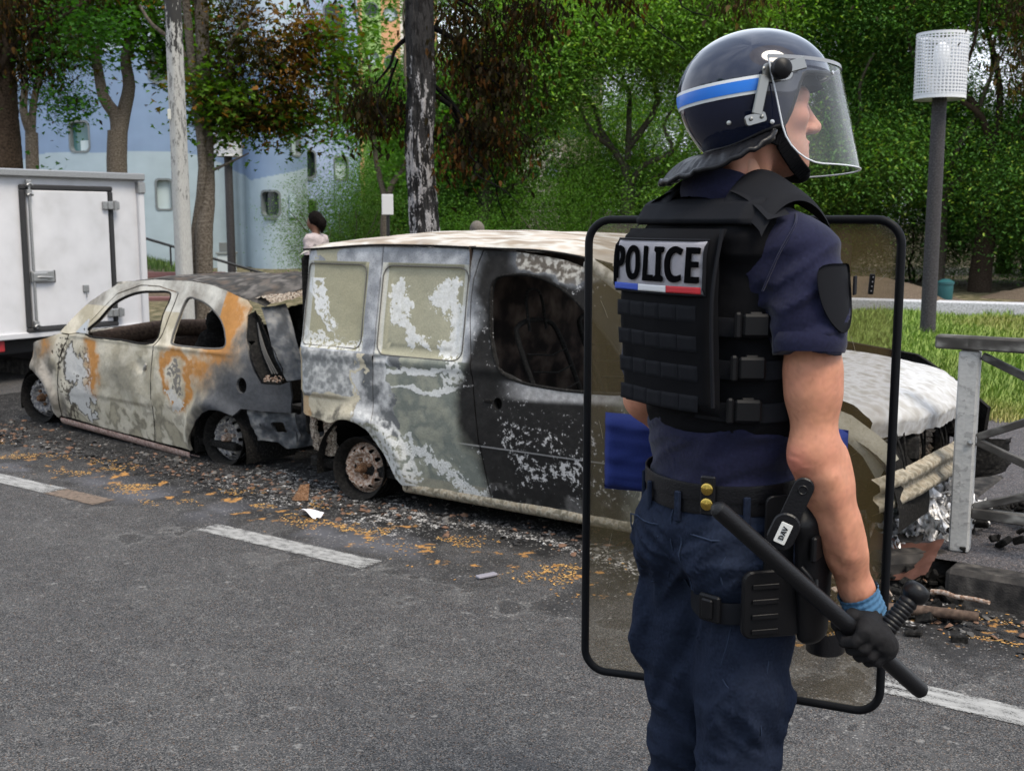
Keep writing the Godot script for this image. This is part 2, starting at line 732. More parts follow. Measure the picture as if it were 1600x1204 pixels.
func cloud_cover() -> Texture2D:
	var w := 512
	var h := 256
	var b := nz(w, h, 0.012, 5, 5, FastNoiseLite.TYPE_SIMPLEX_SMOOTH, true)
	var out := PackedByteArray()
	out.resize(w * h * 4)
	for i in w * h:
		var q := b[i] / 255.0
		var k := clampf(0.78 + q * 0.3, 0.0, 1.0)
		out[i * 4] = int(k * 250)
		out[i * 4 + 1] = int(k * 252)
		out[i * 4 + 2] = 255 if k > 0.98 else int(k * 255)
		out[i * 4 + 3] = int(clampf(q * 1.8 - 0.35, 0, 1) * 255)
	return tex(Image.create_from_data(w, h, false, Image.FORMAT_RGBA8, out))

func make_materials() -> void:
	var fine := nz(512, 512, 0.06, 11, 4, FastNoiseLite.TYPE_SIMPLEX_SMOOTH, true)
	var grain := nz(512, 512, 0.25, 12, 2, FastNoiseLite.TYPE_SIMPLEX_SMOOTH, true)
	var blotch := nz(512, 512, 0.012, 13, 5, FastNoiseLite.TYPE_SIMPLEX_SMOOTH, true)
	M.grain = grey_tex(grain, 512, 512)
	M.fine = grey_tex(fine, 512, 512)
	M.blotch = grey_tex(blotch, 512, 512)
	M.black_metal = mat(lin(0.012, 0.012, 0.013), 0.45)
	M.char = tri_mat(ramp_tex(fine, 512, 512, [0, 0.5, 0.8, 1], [lin2(0.004, 0.004, 0.004), lin2(0.010, 0.0095, 0.009), lin2(0.028, 0.026, 0.024), lin2(0.075, 0.07, 0.063)]), 1.6, 0.92, M.grain, 0.15)
	M.rust = tri_mat(ramp_tex(fine, 512, 512, [0, 0.35, 0.6, 1], [lin2(0.02, 0.016, 0.014), lin2(0.09, 0.045, 0.025), lin2(0.2, 0.11, 0.06), lin2(0.34, 0.26, 0.2)]), 2.5, 0.9, M.grain, 0.12)
	M.ash_metal = tri_mat(ramp_tex(blotch, 512, 512, [0, 0.35, 0.5, 0.65, 1], [lin2(0.03, 0.03, 0.03), lin2(0.1, 0.095, 0.085), lin2(0.26, 0.25, 0.22), lin2(0.4, 0.38, 0.35), lin2(0.6, 0.58, 0.55)]), 1.5, 0.85, M.grain, 0.1)
	M.concrete = tri_mat(ramp_tex(fine, 512, 512, [0, 0.3, 0.6, 1], [lin2(0.12, 0.12, 0.11), lin2(0.3, 0.3, 0.28), lin2(0.38, 0.38, 0.36), lin2(0.46, 0.46, 0.44)]), 0.9, 0.9, M.grain, 0.2)
	M.galv = tri_mat(ramp_tex(fine, 512, 512, [0, 0.5, 1], [lin2(0.2, 0.2, 0.2), lin2(0.33, 0.33, 0.33), lin2(0.45, 0.45, 0.45)]), 3.0, 0.4)
	M.galv.metallic = 0.7
	M.steel = mat(lin(0.5, 0.5, 0.5), 0.3, 0.9)
	M.black_rubber = mat(lin(0.01, 0.01, 0.011), 0.6)
	M.window_glass = mat(lin(0.02, 0.03, 0.032), 0.08)

func lin2(r: float, g: float, b: float) -> Color:
	return Color(r, g, b)

# ---------- road, pavement, grass ----------
func asphalt_tex(light: float, sd: int) -> Array:
	var w := 1024
	var cells := FastNoiseLite.new()
	cells.seed = sd
	cells.noise_type = FastNoiseLite.TYPE_CELLULAR
	cells.frequency = 0.17
	cells.cellular_return_type = FastNoiseLite.RETURN_CELL_VALUE
	cells.fractal_type = FastNoiseLite.FRACTAL_NONE
	var im := cells.get_seamless_image(w, w)
	im.convert(Image.FORMAT_L8)
	var a := im.get_data()
	cells.cellular_return_type = FastNoiseLite.RETURN_DISTANCE
	im = cells.get_seamless_image(w, w)
	im.convert(Image.FORMAT_L8)
	var dd := im.get_data()
	var big := nz(w, w, 0.008, sd + 1, 4, FastNoiseLite.TYPE_SIMPLEX_SMOOTH, true)
	var out := PackedByteArray()
	out.resize(w * w * 3)
	var bump := PackedByteArray()
	bump.resize(w * w)
	for i in w * w:
		var k := a[i] / 255.0
		var e := clampf(1.25 - dd[i] / 150.0, 0.0, 1.0)
		var base := 0.066 + 0.045 * k
		var r := base
		var g := base
		var b := base
		if k > 0.86:
			r = 0.21; g = 0.20; b = 0.185
		elif k > 0.74:
			r = 0.145; g = 0.14; b = 0.135
		elif k > 0.68:
			r = 0.15; g = 0.11; b = 0.085
		elif k < 0.16:
			r = 0.032; g = 0.032; b = 0.032
		var q := light * (0.5 + 0.5 * e) * (0.82 + 0.36 * big[i] / 255.0)
		out[i * 3] = int(sqrt(clampf(r * q, 0, 1)) * 255)
		out[i * 3 + 1] = int(sqrt(clampf(g * q, 0, 1)) * 255)
		out[i * 3 + 2] = int(sqrt(clampf(b * q * 1.03, 0, 1)) * 255)
		bump[i] = int(clampf(e * (0.5 + 0.5 * k), 0, 1) * 255)
	return [tex(Image.create_from_data(w, w, false, Image.FORMAT_RGB8, out)), grey_tex(bump, w, w)]

# burn marks on the road: x from -10 to 0.5, z from -6.9 to -1.3
func stain_tex() -> Texture2D:
	var w := 1800
	var h := 960
	var soft := nz(w, h, 0.006, 31, 5)
	var mid := nz(w, h, 0.02, 32, 5)
	var fine := nz(w, h, 0.09, 33, 4)
	var grit := nz(w, h, 0.35, 34, 2)
	var powder := nz(w, h, 0.03, 35, 5, FastNoiseLite.TYPE_SIMPLEX_SMOOTH, false, 30.0)
	var out := PackedByteArray()
	out.resize(w * h * 4)
	for y in h:
		var z := -6.9 + 5.6 * y / h
		for x in w:
			var i := y * w + x
			var px := -10.0 + 10.5 * x / w
			var s := soft[i] / 255.0
			var m := mid[i] / 255.0
			var f := fine[i] / 255.0
			var g := grit[i] / 255.0
			# soot, thick under and beside the wrecks, thinning towards the middle of the road
			var reach := -3.72 + (s - 0.5) * 1.3 + (m - 0.5) * 0.5
			if px < -7.0:
				reach -= 0.25 * (-7.0 - px)
			var dark := clampf((reach - z) / 0.75, 0.0, 1.0)
			if px > -1.6:
				dark *= clampf((-0.4 - px + (s - 0.5) * 1.0) / 1.0, 0.0, 1.0) if z > -4.7 else 1.0
			var al := dark * clampf(0.86 + (m - 0.4) * 0.9, 0.2, 0.97)
			var r := 0.006 + 0.022 * f * f
			var gg := r * 0.97
			var b := r * 0.97
			# wet smear: bluish grey streaks along the road
			var smear := clampf((s - 0.52) * 5.0, 0, 1) * clampf(1.0 - absf(z + 4.1) / 0.35, 0, 1) * (1.0 if px < -3.0 else 0.3)
			if smear > 0.05:
				r = lerpf(r, 0.13, smear * 0.7); gg = lerpf(gg, 0.13, smear * 0.7); b = lerpf(b, 0.145, smear * 0.7)
				al = maxf(al, smear * 0.6)
			# pale ash and grit along the sills
			var line := -4.70 + (s - 0.5) * 0.7
			var ash := clampf(1.0 - absf(z - line) / 0.26, 0, 1)
			if px > -5.6 and px < -1.2 and g * 0.6 + f * 0.4 + ash * 0.22 > 0.76:
				var q := 0.25 + 0.6 * g * f
				r = q; gg = q * 0.97; b = q * 0.94
				al = 0.95 * minf(1.0, ash * 3.0)
			elif g > 0.80 and dark > 0.1:
				r = 0.4; gg = 0.38; b = 0.36
				al = 0.9
			# orange powder and burnt leaf crumbs
			var band := clampf(1.0 - absf(z - (-4.30 + (m - 0.5) * 0.5)) / 0.32, 0, 1)
			if px > -1.4:
				band = clampf(1.0 - absf(z + 4.62) / 0.3, 0, 1)
			var pw := powder[i] / 255.0 * 0.72 + f * 0.28 + band * 0.16
			if pw > 0.785 and band > 0.0 and px > -8.8:
				var q2 := clampf((pw - 0.785) * 16.0, 0, 1)
				var k := 0.55 + 0.8 * g
				r = lerpf(r, 0.40 * k, q2); gg = lerpf(gg, 0.20 * k, q2); b = lerpf(b, 0.055 * k, q2)
				al = maxf(al, q2 * 0.9)
			if al < 0.25 and z > -4.2:
				# worn patches, faint cracks and old spots on the open road
				var crack := clampf(1.0 - absf(s - 0.47) / 0.0022, 0, 1) * (0.3 if m > 0.45 else 0.0)
				var tone := clampf((m - 0.5) * 1.5 + (s - 0.5) * 1.4, -0.3, 0.3)
				if tone < 0.0:
					r = 0.03; gg = 0.03; b = 0.032
				else:
					r = 0.19; gg = 0.185; b = 0.18
				al = maxf(al, absf(tone) * 0.22)
				if crack > 0.0:
					r = 0.012; gg = 0.012; b = 0.012
					al = maxf(al, crack)
				if f > 0.80:
					r = 0.30; gg = 0.29; b = 0.28
					al = 0.4
			out[i * 4] = int(pow(clampf(r, 0, 1), 0.4545) * 255)
			out[i * 4 + 1] = int(pow(clampf(gg, 0, 1), 0.4545) * 255)
			out[i * 4 + 2] = int(pow(clampf(b, 0, 1), 0.4545) * 255)
			out[i * 4 + 3] = int(al * 255)
	return tex(Image.create_from_data(w, h, false, Image.FORMAT_RGBA8, out))

func flat_mb(outline: PackedVector2Array, y: float, cell: float, uvs := 1.0, wave := 0.0) -> MB:
	var mb := MB.new()
	var nn := fnl(77, 0.2)
	mb.sheet(outline, [], cell, func(p: Vector2) -> Vector3: return Vector3(p.x, y + (wave * nn.get_noise_2d(p.x, p.y) if wave > 0.0 else 0.0), -p.y), 0.0, Vector2.ZERO, Vector2(uvs, uvs))
	return mb

func build_ground() -> void:
	# outlines are written as (x, -z)
	var asp := asphalt_tex(1.0, 41)
	var st := stain_tex()
	var edge := [-1.30, 4.885, -1.42, 4.93, -1.52, 5.05, -1.56, 5.25, -1.56, 6.75]
	var near := flat_mb(poly([-10.0, 1.3, 0.5, 1.3, 0.5, 4.885] + edge + [-10.0, 6.75]), 0.0, 0.25, 1.0 / 0.75)
	near.u2.resize(near.v.size())
	for i in near.v.size():
		near.u2[i] = Vector2((near.v[i].x + 10.0) / 10.5, (near.v[i].z + 6.9) / 5.6)
	var m := mat(Color.WHITE, 0.88)
	m.albedo_texture = asp[0]
	m.heightmap_enabled = true
	m.heightmap_texture = asp[1]
	m.heightmap_scale = 0.22
	m.metallic_specular = 0.25
	M.asphalt = m
	var ms: StandardMaterial3D = m.duplicate()
	ms.detail_enabled = true
	ms.detail_albedo = st
	ms.detail_uv_layer = BaseMaterial3D.DETAIL_UV_2
	ms.detail_blend_mode = BaseMaterial3D.BLEND_MODE_MIX
	M.burnt_asphalt = ms
	var road := struct("road", near.mesh(), ms, "asphalt road, sooty and strewn with ash along the wrecks")
	var rest := MB.new()
	for o in [[-90.0, -14.0, 16.0, -14.0, 16.0, 1.3, -90.0, 1.3], [0.5, 1.3, 16.0, 1.3, 16.0, 4.885, 0.5, 4.885], [-90.0, 1.3, -10.0, 1.3, -10.0, 6.75, -90.0, 6.75]]:
		rest.append(flat_mb(poly(o), 0.0, 3.0, 1.0 / 0.75))
	struct("road_surface", rest.mesh(), m, "", road)
	# painted dashes: worn white paint
	var wear := nz(512, 128, 0.03, 51, 5)
	var wf := nz(512, 128, 0.33, 52, 3)
	var pim := PackedByteArray()
	pim.resize(512 * 128 * 4)
	for i in 512 * 128:
		var q := wear[i] * 0.3 / 255.0 + wf[i] * 0.7 / 255.0
		var k := 0.17 + 0.16 * (wear[i] / 255.0)
		pim[i * 4] = int(pow(k, 0.4545) * 255)
		pim[i * 4 + 1] = int(pow(k * 0.985, 0.4545) * 255)
		pim[i * 4 + 2] = int(pow(k * 0.95, 0.4545) * 255)
		var ex := minf(i % 512, 511 - i % 512) / 40.0
		var ey := minf(i / 512, 127 - i / 512) / 14.0
		pim[i * 4 + 3] = 255 if q + minf(0.0, minf(ex, ey) - 1.0) * 0.20 > 0.33 else 0
	var paint := mat(Color.WHITE, 0.8)
	paint.albedo_texture = tex(Image.create_from_data(512, 128, false, Image.FORMAT_RGBA8, pim))
	paint.transparency = BaseMaterial3D.TRANSPARENCY_ALPHA_SCISSOR
	paint.alpha_scissor_threshold = 0.5
	var brown: StandardMaterial3D = paint.duplicate()
	brown.albedo_color = lin(0.55, 0.40, 0.30)
	brown.alpha_scissor_threshold = 0.5
	for d in [[-8.2, -6.10, 3.87, 0], [-6.11, -5.62, 3.865, 1], [-4.72, -3.55, 3.855, 0], [-1.17, 1.2, 3.85, 0]]:
		var q := MB.new()
		var x0: float = d[0]
		var x1: float = d[1]
		q.grid(12, 2, func(a: float, b: float) -> Vector3: return Vector3(lerpf(x0, x1, a), 0.004, -d[2] - 0.075 + 0.15 * b), -1.0)
		var o := put("lane_dash", q.mesh(), brown if d[3] == 1 else paint, road)
		if d[3] == 1:
			tag(o, "rust-stained end of the white dash")
	# pale worn patch beyond the first dash is left as bare asphalt
	# kerb: separate stones along both edges of the bay
	var stone := tri_mat(ramp_tex(nz(256, 256, 0.05, 61, 4, FastNoiseLite.TYPE_SIMPLEX_SMOOTH, true), 256, 256, [0, 0.35, 0.7, 1], [lin2(0.012, 0.012, 0.012), lin2(0.028, 0.026, 0.025), lin2(0.055, 0.05, 0.046), lin2(0.11, 0.10, 0.09)]), 0.8, 0.9, M.grain, 0.2)
	var kerb := Node3D.new()
	kerb.name = "kerb"
	add_child(kerb)
	kerb.set_meta("kind", "structure")
	kerb.set_meta("label", "sooty stone kerb beside the barrier")
	for k in 6:
		var q := MB.new()
		q.box(Vector3(-1.2 + k * 0.9 + 0.42, 0.02, -4.96), Vector3(0.888, 0.25, 0.15), Basis(), 0.02)
		put("kerb_stone", q.mesh(), stone, kerb)
	var cq := MB.new()
	cq.box(Vector3(-1.42, 0.02, -5.06), Vector3(0.36, 0.25, 0.16), Basis(Vector3.UP, deg_to_rad(48)), 0.03)
	put("kerb_stone", cq.mesh(), stone, kerb)
	for k in 2:
		var q := MB.new()
		q.box(Vector3(-1.5, 0.02, -5.62 - k * 0.88), Vector3(0.15, 0.25, 0.87), Basis(), 0.02)
		put("kerb_stone", q.mesh(), stone, kerb)
	for k in 22:
		var q := MB.new()
		q.box(Vector3(-2.0 - k * 0.9, 0.02, -6.83), Vector3(0.888, 0.25, 0.15), Basis(), 0.02)
		put("kerb_stone", q.mesh(), stone, kerb)
	# pavement
	var pav := asphalt_tex(1.05, 43)
	var pm := mat(lin(0.86, 0.8, 0.84), 0.9)
	pm.albedo_texture = pav[0]
	pm.heightmap_enabled = true
	pm.heightmap_texture = pav[1]
	pm.heightmap_scale = 0.2
	var pmb := flat_mb(poly([-90.0, 6.9, -1.43, 6.9, -1.43, 5.12, -1.34, 5.03, 16.0, 5.03, 16.0, 8.95, -1.0, 8.95, -8.0, 9.3, -90.0, 9.6]), 0.14, 0.8, 1.0 / 1.1, 0.012)
	struct("pavement", pmb.mesh(), pm, "purplish grey asphalt pavement behind the barrier")
	# soil under grass, to the horizon
	var soil := tri_mat(ramp_tex(nz(512, 512, 0.02, 65, 5, FastNoiseLite.TYPE_SIMPLEX_SMOOTH, true), 512, 512, [0, 0.35, 0.6, 1], [lin2(0.03, 0.035, 0.015), lin2(0.07, 0.065, 0.035), lin2(0.14, 0.12, 0.07), lin2(0.3, 0.25, 0.17)]), 0.35, 0.95, M.fine, 1.0, true)
	var gmb := flat_mb(poly([-400.0, 9.5, -90.0, 9.5, -8.0, 9.2, -1.0, 8.85, 16.0, 8.85, 400.0, 8.85, 400.0, 500.0, -400.0, 500.0]), 0.135, 6.0, 1.0, 0.03)
	struct("ground", gmb.mesh(), soil, "bare earth under the trees")
	var under := flat_mb(poly([-400.0, -300.0, 400.0, -300.0, 400.0, 500.0, -400.0, 500.0]), -0.12, 100.0)
	struct("terrain", under.mesh(), soil, "earth around the street")
	build_grass()

func blade_clump(sd: int, blades: int, hgt: float) -> ArrayMesh:
	var r := RandomNumberGenerator.new()
	r.seed = sd
	var mb := MB.new()
	for k in blades:
		var a := r.randf() * TAU
		var p := Vector3(r.randf_range(-0.09, 0.09), 0, r.randf_range(-0.09, 0.09))
		var lean := Vector3(cos(a), 0, sin(a)) * r.randf_range(0.1, 0.55)
		var side := Vector3(-sin(a), 0, cos(a)) * r.randf_range(0.003, 0.006)
		var h := hgt * r.randf_range(0.55, 1.15)
		var nn := (Vector3(cos(a), 0.6, sin(a))).normalized()
		mb.tint = Color(1, 1, 1).lerp(Color(1.5, 1.25, 0.7), r.randf() * r.randf())
		var i0 := mb.vert(p - side, nn)
		var i1 := mb.vert(p + side, nn)
		var mm := p + Vector3(0, h * 0.6, 0) + lean * h * 0.35
		var i2 := mb.vert(mm - side * 0.8, nn)
		var i3 := mb.vert(mm + side * 0.8, nn)
		var i4 := mb.vert(p + Vector3(0, h * 0.9, 0) + lean * h, nn)
		mb.quad(i0, i1, i3, i2)
		mb.tri(i2, i3, i4)
	return mb.mesh()

func multi(called: String, mesh: Mesh, mt: Material, xfs: Array, cols: Array, parent: Node = null) -> MultiMeshInstance3D:
	var mm := MultiMesh.new()
	mm.transform_format = MultiMesh.TRANSFORM_3D
	mm.use_colors = true
	mm.mesh = mesh
	mm.instance_count = xfs.size()
	for i in xfs.size():
		mm.set_instance_transform(i, xfs[i])
		mm.set_instance_color(i, cols[i])
	var o := MultiMeshInstance3D.new()
	o.multimesh = mm
	o.material_override = mt
	if parent == null:
		o.name = numbered(called)
		add_child(o)
	else:
		o.name = called
		parent.add_child(o, true)
	o.set_meta("kind", "stuff")
	return o

func build_grass() -> void:
	var r := RandomNumberGenerator.new()
	r.seed = 5
	var gm := mat(Color.WHITE, 0.6)
	gm.vertex_color_use_as_albedo = true
	gm.backlight_enabled = true
	gm.backlight = Color(0.5, 0.6, 0.2)
	M.blade = gm
	var dry := fnl(9, 0.25)
	var patch := fnl(10, 0.7)
	var sets := [[], [], []]
	var cols := [[], [], []]
	for k in 26000:
		var z := -8.85 - pow(r.randf(), 1.25) * 9.3
		var x := r.randf_range(-7.5, 1.0) + (z + 8.85) * 0.35
		var q := patch.get_noise_2d(x, z)
		var edge := sst(-8.7, -9.9, z)
		var d := clampf(dry.get_noise_2d(x, z) * 1.2 + 0.02 + (1.0 - edge) * 0.95, 0.0, 1.0)
		if r.randf() > 0.45 + 0.9 * edge:
			continue
		if q < -0.25 and r.randf() < 0.5:
			continue
		var s := r.randf_range(0.6, 1.2) * (0.55 + 0.45 * edge) * (1.0 + q * 0.7)
		var which := r.randi() % 3
		sets[which].append(Transform3D(Basis(Vector3.UP, r.randf() * TAU).scaled(Vector3(s * 1.3, s, s * 1.3)), Vector3(x, 0.13, z)))
		var g := Color(0.19, 0.32, 0.055).lerp(Color(0.34, 0.46, 0.11), r.randf())
		cols[which].append(g.lerp(Color(0.42, 0.33, 0.14), d * r.randf_range(0.5, 1.0)))
	var o := multi("grass", blade_clump(1, 26, 0.10), gm, sets[0], cols[0])
	tag(o, "tall uncut lawn with dry edge beyond the pavement")
	multi("grass_tuft", blade_clump(2, 20, 0.085), gm, sets[1], cols[1], o)
	multi("grass_tuft", blade_clump(3, 14, 0.15), gm, sets[2], cols[2], o)

# ---------- blue block of flats and far towers ----------
func facade_map(path: PackedVector2Array) -> Callable:
	# path in (x, z); returns f(Vector2(s, y)) on the extruded wall
	var acc := PackedFloat32Array([0.0])
	for i in range(1, path.size()):
		acc.append(acc[i - 1] + path[i].distance_to(path[i - 1]))
	return func(p: Vector2) -> Vector3:
		var k := clampi(acc.bsearch(p.x) - 1, 0, path.size() - 2)
		var t := (p.x - acc[k]) / (acc[k + 1] - acc[k])
		var q := path[k].lerp(path[k + 1], t)
		return Vector3(q.x, p.y, q.y)

func path_len(path: PackedVector2Array) -> float:
	var l := 0.0
	for i in range(1, path.size()):
		l += path[i].distance_to(path[i - 1])
	return l

# arc length along the path of the point nearest to q
func path_s(path: PackedVector2Array, q: Vector2) -> float:
	var best := 1e9
	var at := 0.0
	var l := 0.0
	for i in range(1, path.size()):
		var c := Geometry2D.get_closest_point_to_segment(q, path[i - 1], path[i])
		if c.distance_to(q) < best:
			best = c.distance_to(q)
			at = l + path[i - 1].distance_to(c)
		l += path[i].distance_to(path[i - 1])
	return at

# one wall with rounded windows: wins are [s, y, half width, half height, look]
func facade(b: Node3D, path: PackedVector2Array, y0: float, y1: float, wins: Array, wall_mat: Material, thick := 0.35, round_windows := false) -> void:
	var f := facade_map(path)
	var l := path_len(path)
	var holes := []
	for w in wins:
		holes.append(circle(w[0], w[1], w[2], 16) if round_windows else round_rect(w[0] - w[2], w[1] - w[3], w[0] + w[2], w[1] + w[3], minf(w[2], w[3]) * 0.42, 4))
	var mb := MB.new()
	mb.sheet(poly([0.0, y0, l, y0, l, y1, 0.0, y1]), holes, 0.45, f, thick, Vector2.ZERO, Vector2(1.0 / l, 1.0 / y1))
	put("wall", mb.mesh(), wall_mat, b)
	for i in wins.size():
		var w = wins[i]
		var fr := MB.new()
		var inset := func(d: float) -> Callable:
			return func(p: Vector2) -> Vector3:
				var a: Vector3 = f.call(p)
				var t: Vector3 = (f.call(p + Vector2(0.05, 0)) as Vector3) - (f.call(p - Vector2(0.05, 0)) as Vector3)
				return a + Vector3.UP.cross(t).normalized() * d
		var outer: PackedVector2Array = circle(w[0], w[1], w[2] + 0.05, 16) if round_windows else round_rect(w[0] - w[2] - 0.03, w[1] - w[3] - 0.03, w[0] + w[2] + 0.03, w[1] + w[3] + 0.03, w[2] * 0.5, 4)
		var inner: PackedVector2Array = circle(w[0], w[1], w[2] - 0.03, 16) if round_windows else round_rect(w[0] - w[2] + 0.03, w[1] - w[3] + 0.03, w[0] + w[2] - 0.03, w[1] + w[3] - 0.03, w[2] * 0.4, 4)
		fr.sheet(outer, [inner], 0.3, inset.call(-0.015), 0.25)
		var wn := put("window", fr.mesh(), M.win_frame, b)
		var g := MB.new()
		g.sheet(inner, [], 0.4, inset.call(0.14))
		put("pane", g.mesh(), M.window_glass if w[4] == 0 else M.pale_pane if w[4] == 1 else M.teal_pane, wn)
		if w[4] == 2:
			var c := MB.new()
			var hw: float = w[2] - 0.05
			c.sheet(poly([w[0] - hw * 0.2, w[1] - w[3] * 0.9, w[0] + hw, w[1] - w[3] * 0.9, w[0] + hw, w[1] - w[3] * 0.25, w[0] - hw * 0.2, w[1] - w[3] * 0.25]), [], 0.2, inset.call(0.13))
			put("curtain", c.mesh(), M.pale_pane, wn)
		if w[4] == 0 and not round_windows:
			var s := MB.new()
			s.sheet(poly([w[0] - w[2] + 0.1, w[1] - w[3] - 0.10, w[0] + w[2] - 0.1, w[1] - w[3] - 0.10, w[0] + w[2] - 0.1, w[1] - w[3] - 0.05, w[0] - w[2] + 0.1, w[1] - w[3] - 0.05]), [], 0.2, inset.call(-0.05), 0.04)
			put("sill", s.mesh(), M.win_frame, wn)

func mural_tex(sd: int, shift: float) -> Texture2D:
	var w := 512
	var h := 512
	var fine := nz(w, h, 0.05, sd, 5)
	var soft := nz(w, h, 0.008, sd + 1, 4)
	var streak := nz(w, 8, 0.09, sd + 2, 4)
	var out := PackedByteArray()
	out.resize(w * h * 3)
	for y in h:
		var yy := 18.0 * y / h
		for x in w:
			var i := y * w + x
			var s := float(x) / w
			var w1 := 3.35 + shift + 0.42 * sin(s * 13.0 + 0.6) + 0.12 * sin(s * 31.0)
			var w2 := 6.0 + shift + 0.75 * sin(s * 9.0 + 2.2)
			var w3 := 9.5 + 0.8 * sin(s * 10.0 + 4.0)
			var c := Color(0.335, 0.415, 0.47)
			if yy > w3:
				c = Color(0.46, 0.54, 0.66)
			elif yy > w2:
				c = Color(0.43, 0.51, 0.61)
			elif yy > w1:
				c = Color(0.185, 0.265, 0.40)
			var k := 0.86 + 0.16 * fine[i] / 255.0 + 0.10 * (soft[i] / 255.0 - 0.5) + 0.06 * (streak[x] / 255.0 - 0.5)
			out[i * 3] = int(pow(clampf(c.r * k, 0, 1), 0.4545) * 255)
			out[i * 3 + 1] = int(pow(clampf(c.g * k, 0, 1), 0.4545) * 255)
			out[i * 3 + 2] = int(pow(clampf(c.b * k, 0, 1), 0.4545) * 255)
	return tex(Image.create_from_data(w, h, false, Image.FORMAT_RGB8, out))

func build_buildings() -> void:
	M.win_frame = mat(lin(0.13, 0.15, 0.16), 0.6)
	M.pale_pane = mat(lin(0.42, 0.50, 0.52), 0.15)
	M.teal_pane = mat(lin(0.06, 0.14, 0.15), 0.08)
	var m1 := mat(Color.WHITE, 0.85)
	m1.albedo_texture = mural_tex(71, 0.0)
	var b := thing("apartment_block", "pale blue apartment block with wavy painted bands and rounded porthole windows", "building", Vector3.ZERO)
	var p1 := smooth_poly([-46.0, -19.6, -40.2, -20.6, -35.1, -20.75, -32.2, -21.2, -30.05, -22.0, -28.9, -23.2, -28.6, -24.4, -28.75, -25.35, -28.35, -25.3, -27.4, -24.64, -26.6, -24.5, -26.2, -24.95, -26.3, -25.6, -27.0, -26.6, -29.0, -28.6], 8, false)
	var wins := []
	for q in [[-31.5, -21.6, 4.15, 0.36, 0.46, 2], [-34.2, -21.0, 4.35, 0.42, 0.42, 2], [-29.3, -22.8, 2.4, 0.24, 0.46, 1], [-29.9, -22.2, 2.45, 0.24, 0.46, 0], [-26.5, -24.5, 2.13, 0.31, 0.38, 0], [-26.35, -25.4, 4.0, 0.3, 0.42, 1],
			[-31.5, -21.6, 7.3, 0.36, 0.46, 0], [-34.2, -21.0, 7.5, 0.42, 0.42, 1], [-29.3, -22.8, 6.2, 0.3, 0.42, 0], [-26.6, -24.5, 6.6, 0.31, 0.4, 0], [-38.5, -20.7, 4.2, 0.4, 0.42, 0], [-26.4, -24.7, 10.0, 0.31, 0.4, 1], [-29.6, -22.4, 10.4, 0.3, 0.42, 0]]:
		wins.append([path_s(p1, Vector2(q[0], q[1])), q[2], q[3], q[4], q[5]])
	facade(b, p1, 0.0, 18.0, wins, m1)
	var notice := MB.new()
	var fm := facade_map(p1)
	var s0 := path_s(p1, Vector2(-26.2, -25.0)) + 0.02
	notice.sheet(poly([s0, 1.7, s0 + 0.28, 1.7, s0 + 0.28, 2.4, s0, 2.4]), [], 0.2, func(p: Vector2) -> Vector3: return (fm.call(p) as Vector3) + Vector3(0.035, 0, 0.01), 0.03)
	put("notice_panel", notice.mesh(), mat(lin(0.42, 0.52, 0.62), 0.6), b)
	var roof := MB.new()
	var fl := PackedVector2Array()
	for p in p1:
		fl.append(Vector2(p.x, -p.y))
	fl.append(Vector2(-46.0, 34.0))
	var fp := PackedVector2Array(fl)
	if Geometry2D.is_polygon_clockwise(fp):
		fp.reverse()
	roof.sheet(fp, [], 2.0, func(p: Vector2) -> Vector3: return Vector3(p.x, 18.0, -p.y), 0.4)
	put("roof", roof.mesh(), M.concrete, b)
	# second volume, periwinkle
	var b2 := thing("apartment_wing", "periwinkle blue wing behind the curved block, right edge among the trees", "building")
	var p2 := PackedVector2Array([Vector2(-31.5, -27.6), Vector2(-30.4, -29.3), Vector2(-29.43, -31.6), Vector2(-29.4, -31.8), Vector2(-29.7, -31.95), Vector2(-36.0, -36.0)])
	var m2 := mat(lin(0.80, 0.83, 1.0), 0.85)
	m2.albedo_texture = mural_tex(75, -6.1)
	var w2 := []
	for q in [[-30.22, -29.75, 3.62, 0.36, 0.48, 0], [-29.7, -31.0, 3.5, 0.27, 0.42, 1], [-30.22, -29.75, 2.0, 0.36, 0.36, 0], [-29.8, -30.9, 8.75, 0.42, 0.5, 0], [-30.3, -29.6, 6.6, 0.36, 0.48, 1], [-29.8, -30.9, 6.2, 0.34, 0.45, 0], [-30.3, -29.6, 9.6, 0.36, 0.48, 0]]:
		w2.append([path_s(p2, Vector2(q[0], q[1])), q[2], q[3], q[4], q[5]])
	facade(b2, p2, 0.0, 22.0, w2, m2)
	# far towers with strips of colour and round windows
	var cols := [lin(0.50, 0.28, 0.15), lin(0.28, 0.42, 0.15), lin(0.55, 0.30, 0.16), lin(0.62, 0.58, 0.52), lin(0.45, 0.24, 0.13)]
	var t := thing("tower_block", "distant tower in orange, green and white strips with round windows", "building")
	for k in 5:
		var a := Vector2(-50.6, -53.2).lerp(Vector2(-47.0, -58.0), k / 5.0)
		var c := Vector2(-50.6, -53.2).lerp(Vector2(-47.0, -58.0), (k + 1) / 5.0)
		var pth := PackedVector2Array([a, c])
		var l := a.distance_to(c)
		var ww := []
		for j in 7:
			ww.append([l * 0.5, 5.6 + j * 2.9 + (k % 2) * 0.2, 0.42, 0.42, (j + k) % 2])
		facade(t, pth, 0.0, 27.0, ww, mat(cols[k], 0.85), 0.3, true)
	var t2 := thing("tower_block", "distant beige tower seen above the scorched branches", "building")
	var e0 := Vector2(-49.5, -66.0)
	var e1 := Vector2(-43.0, -71.5)
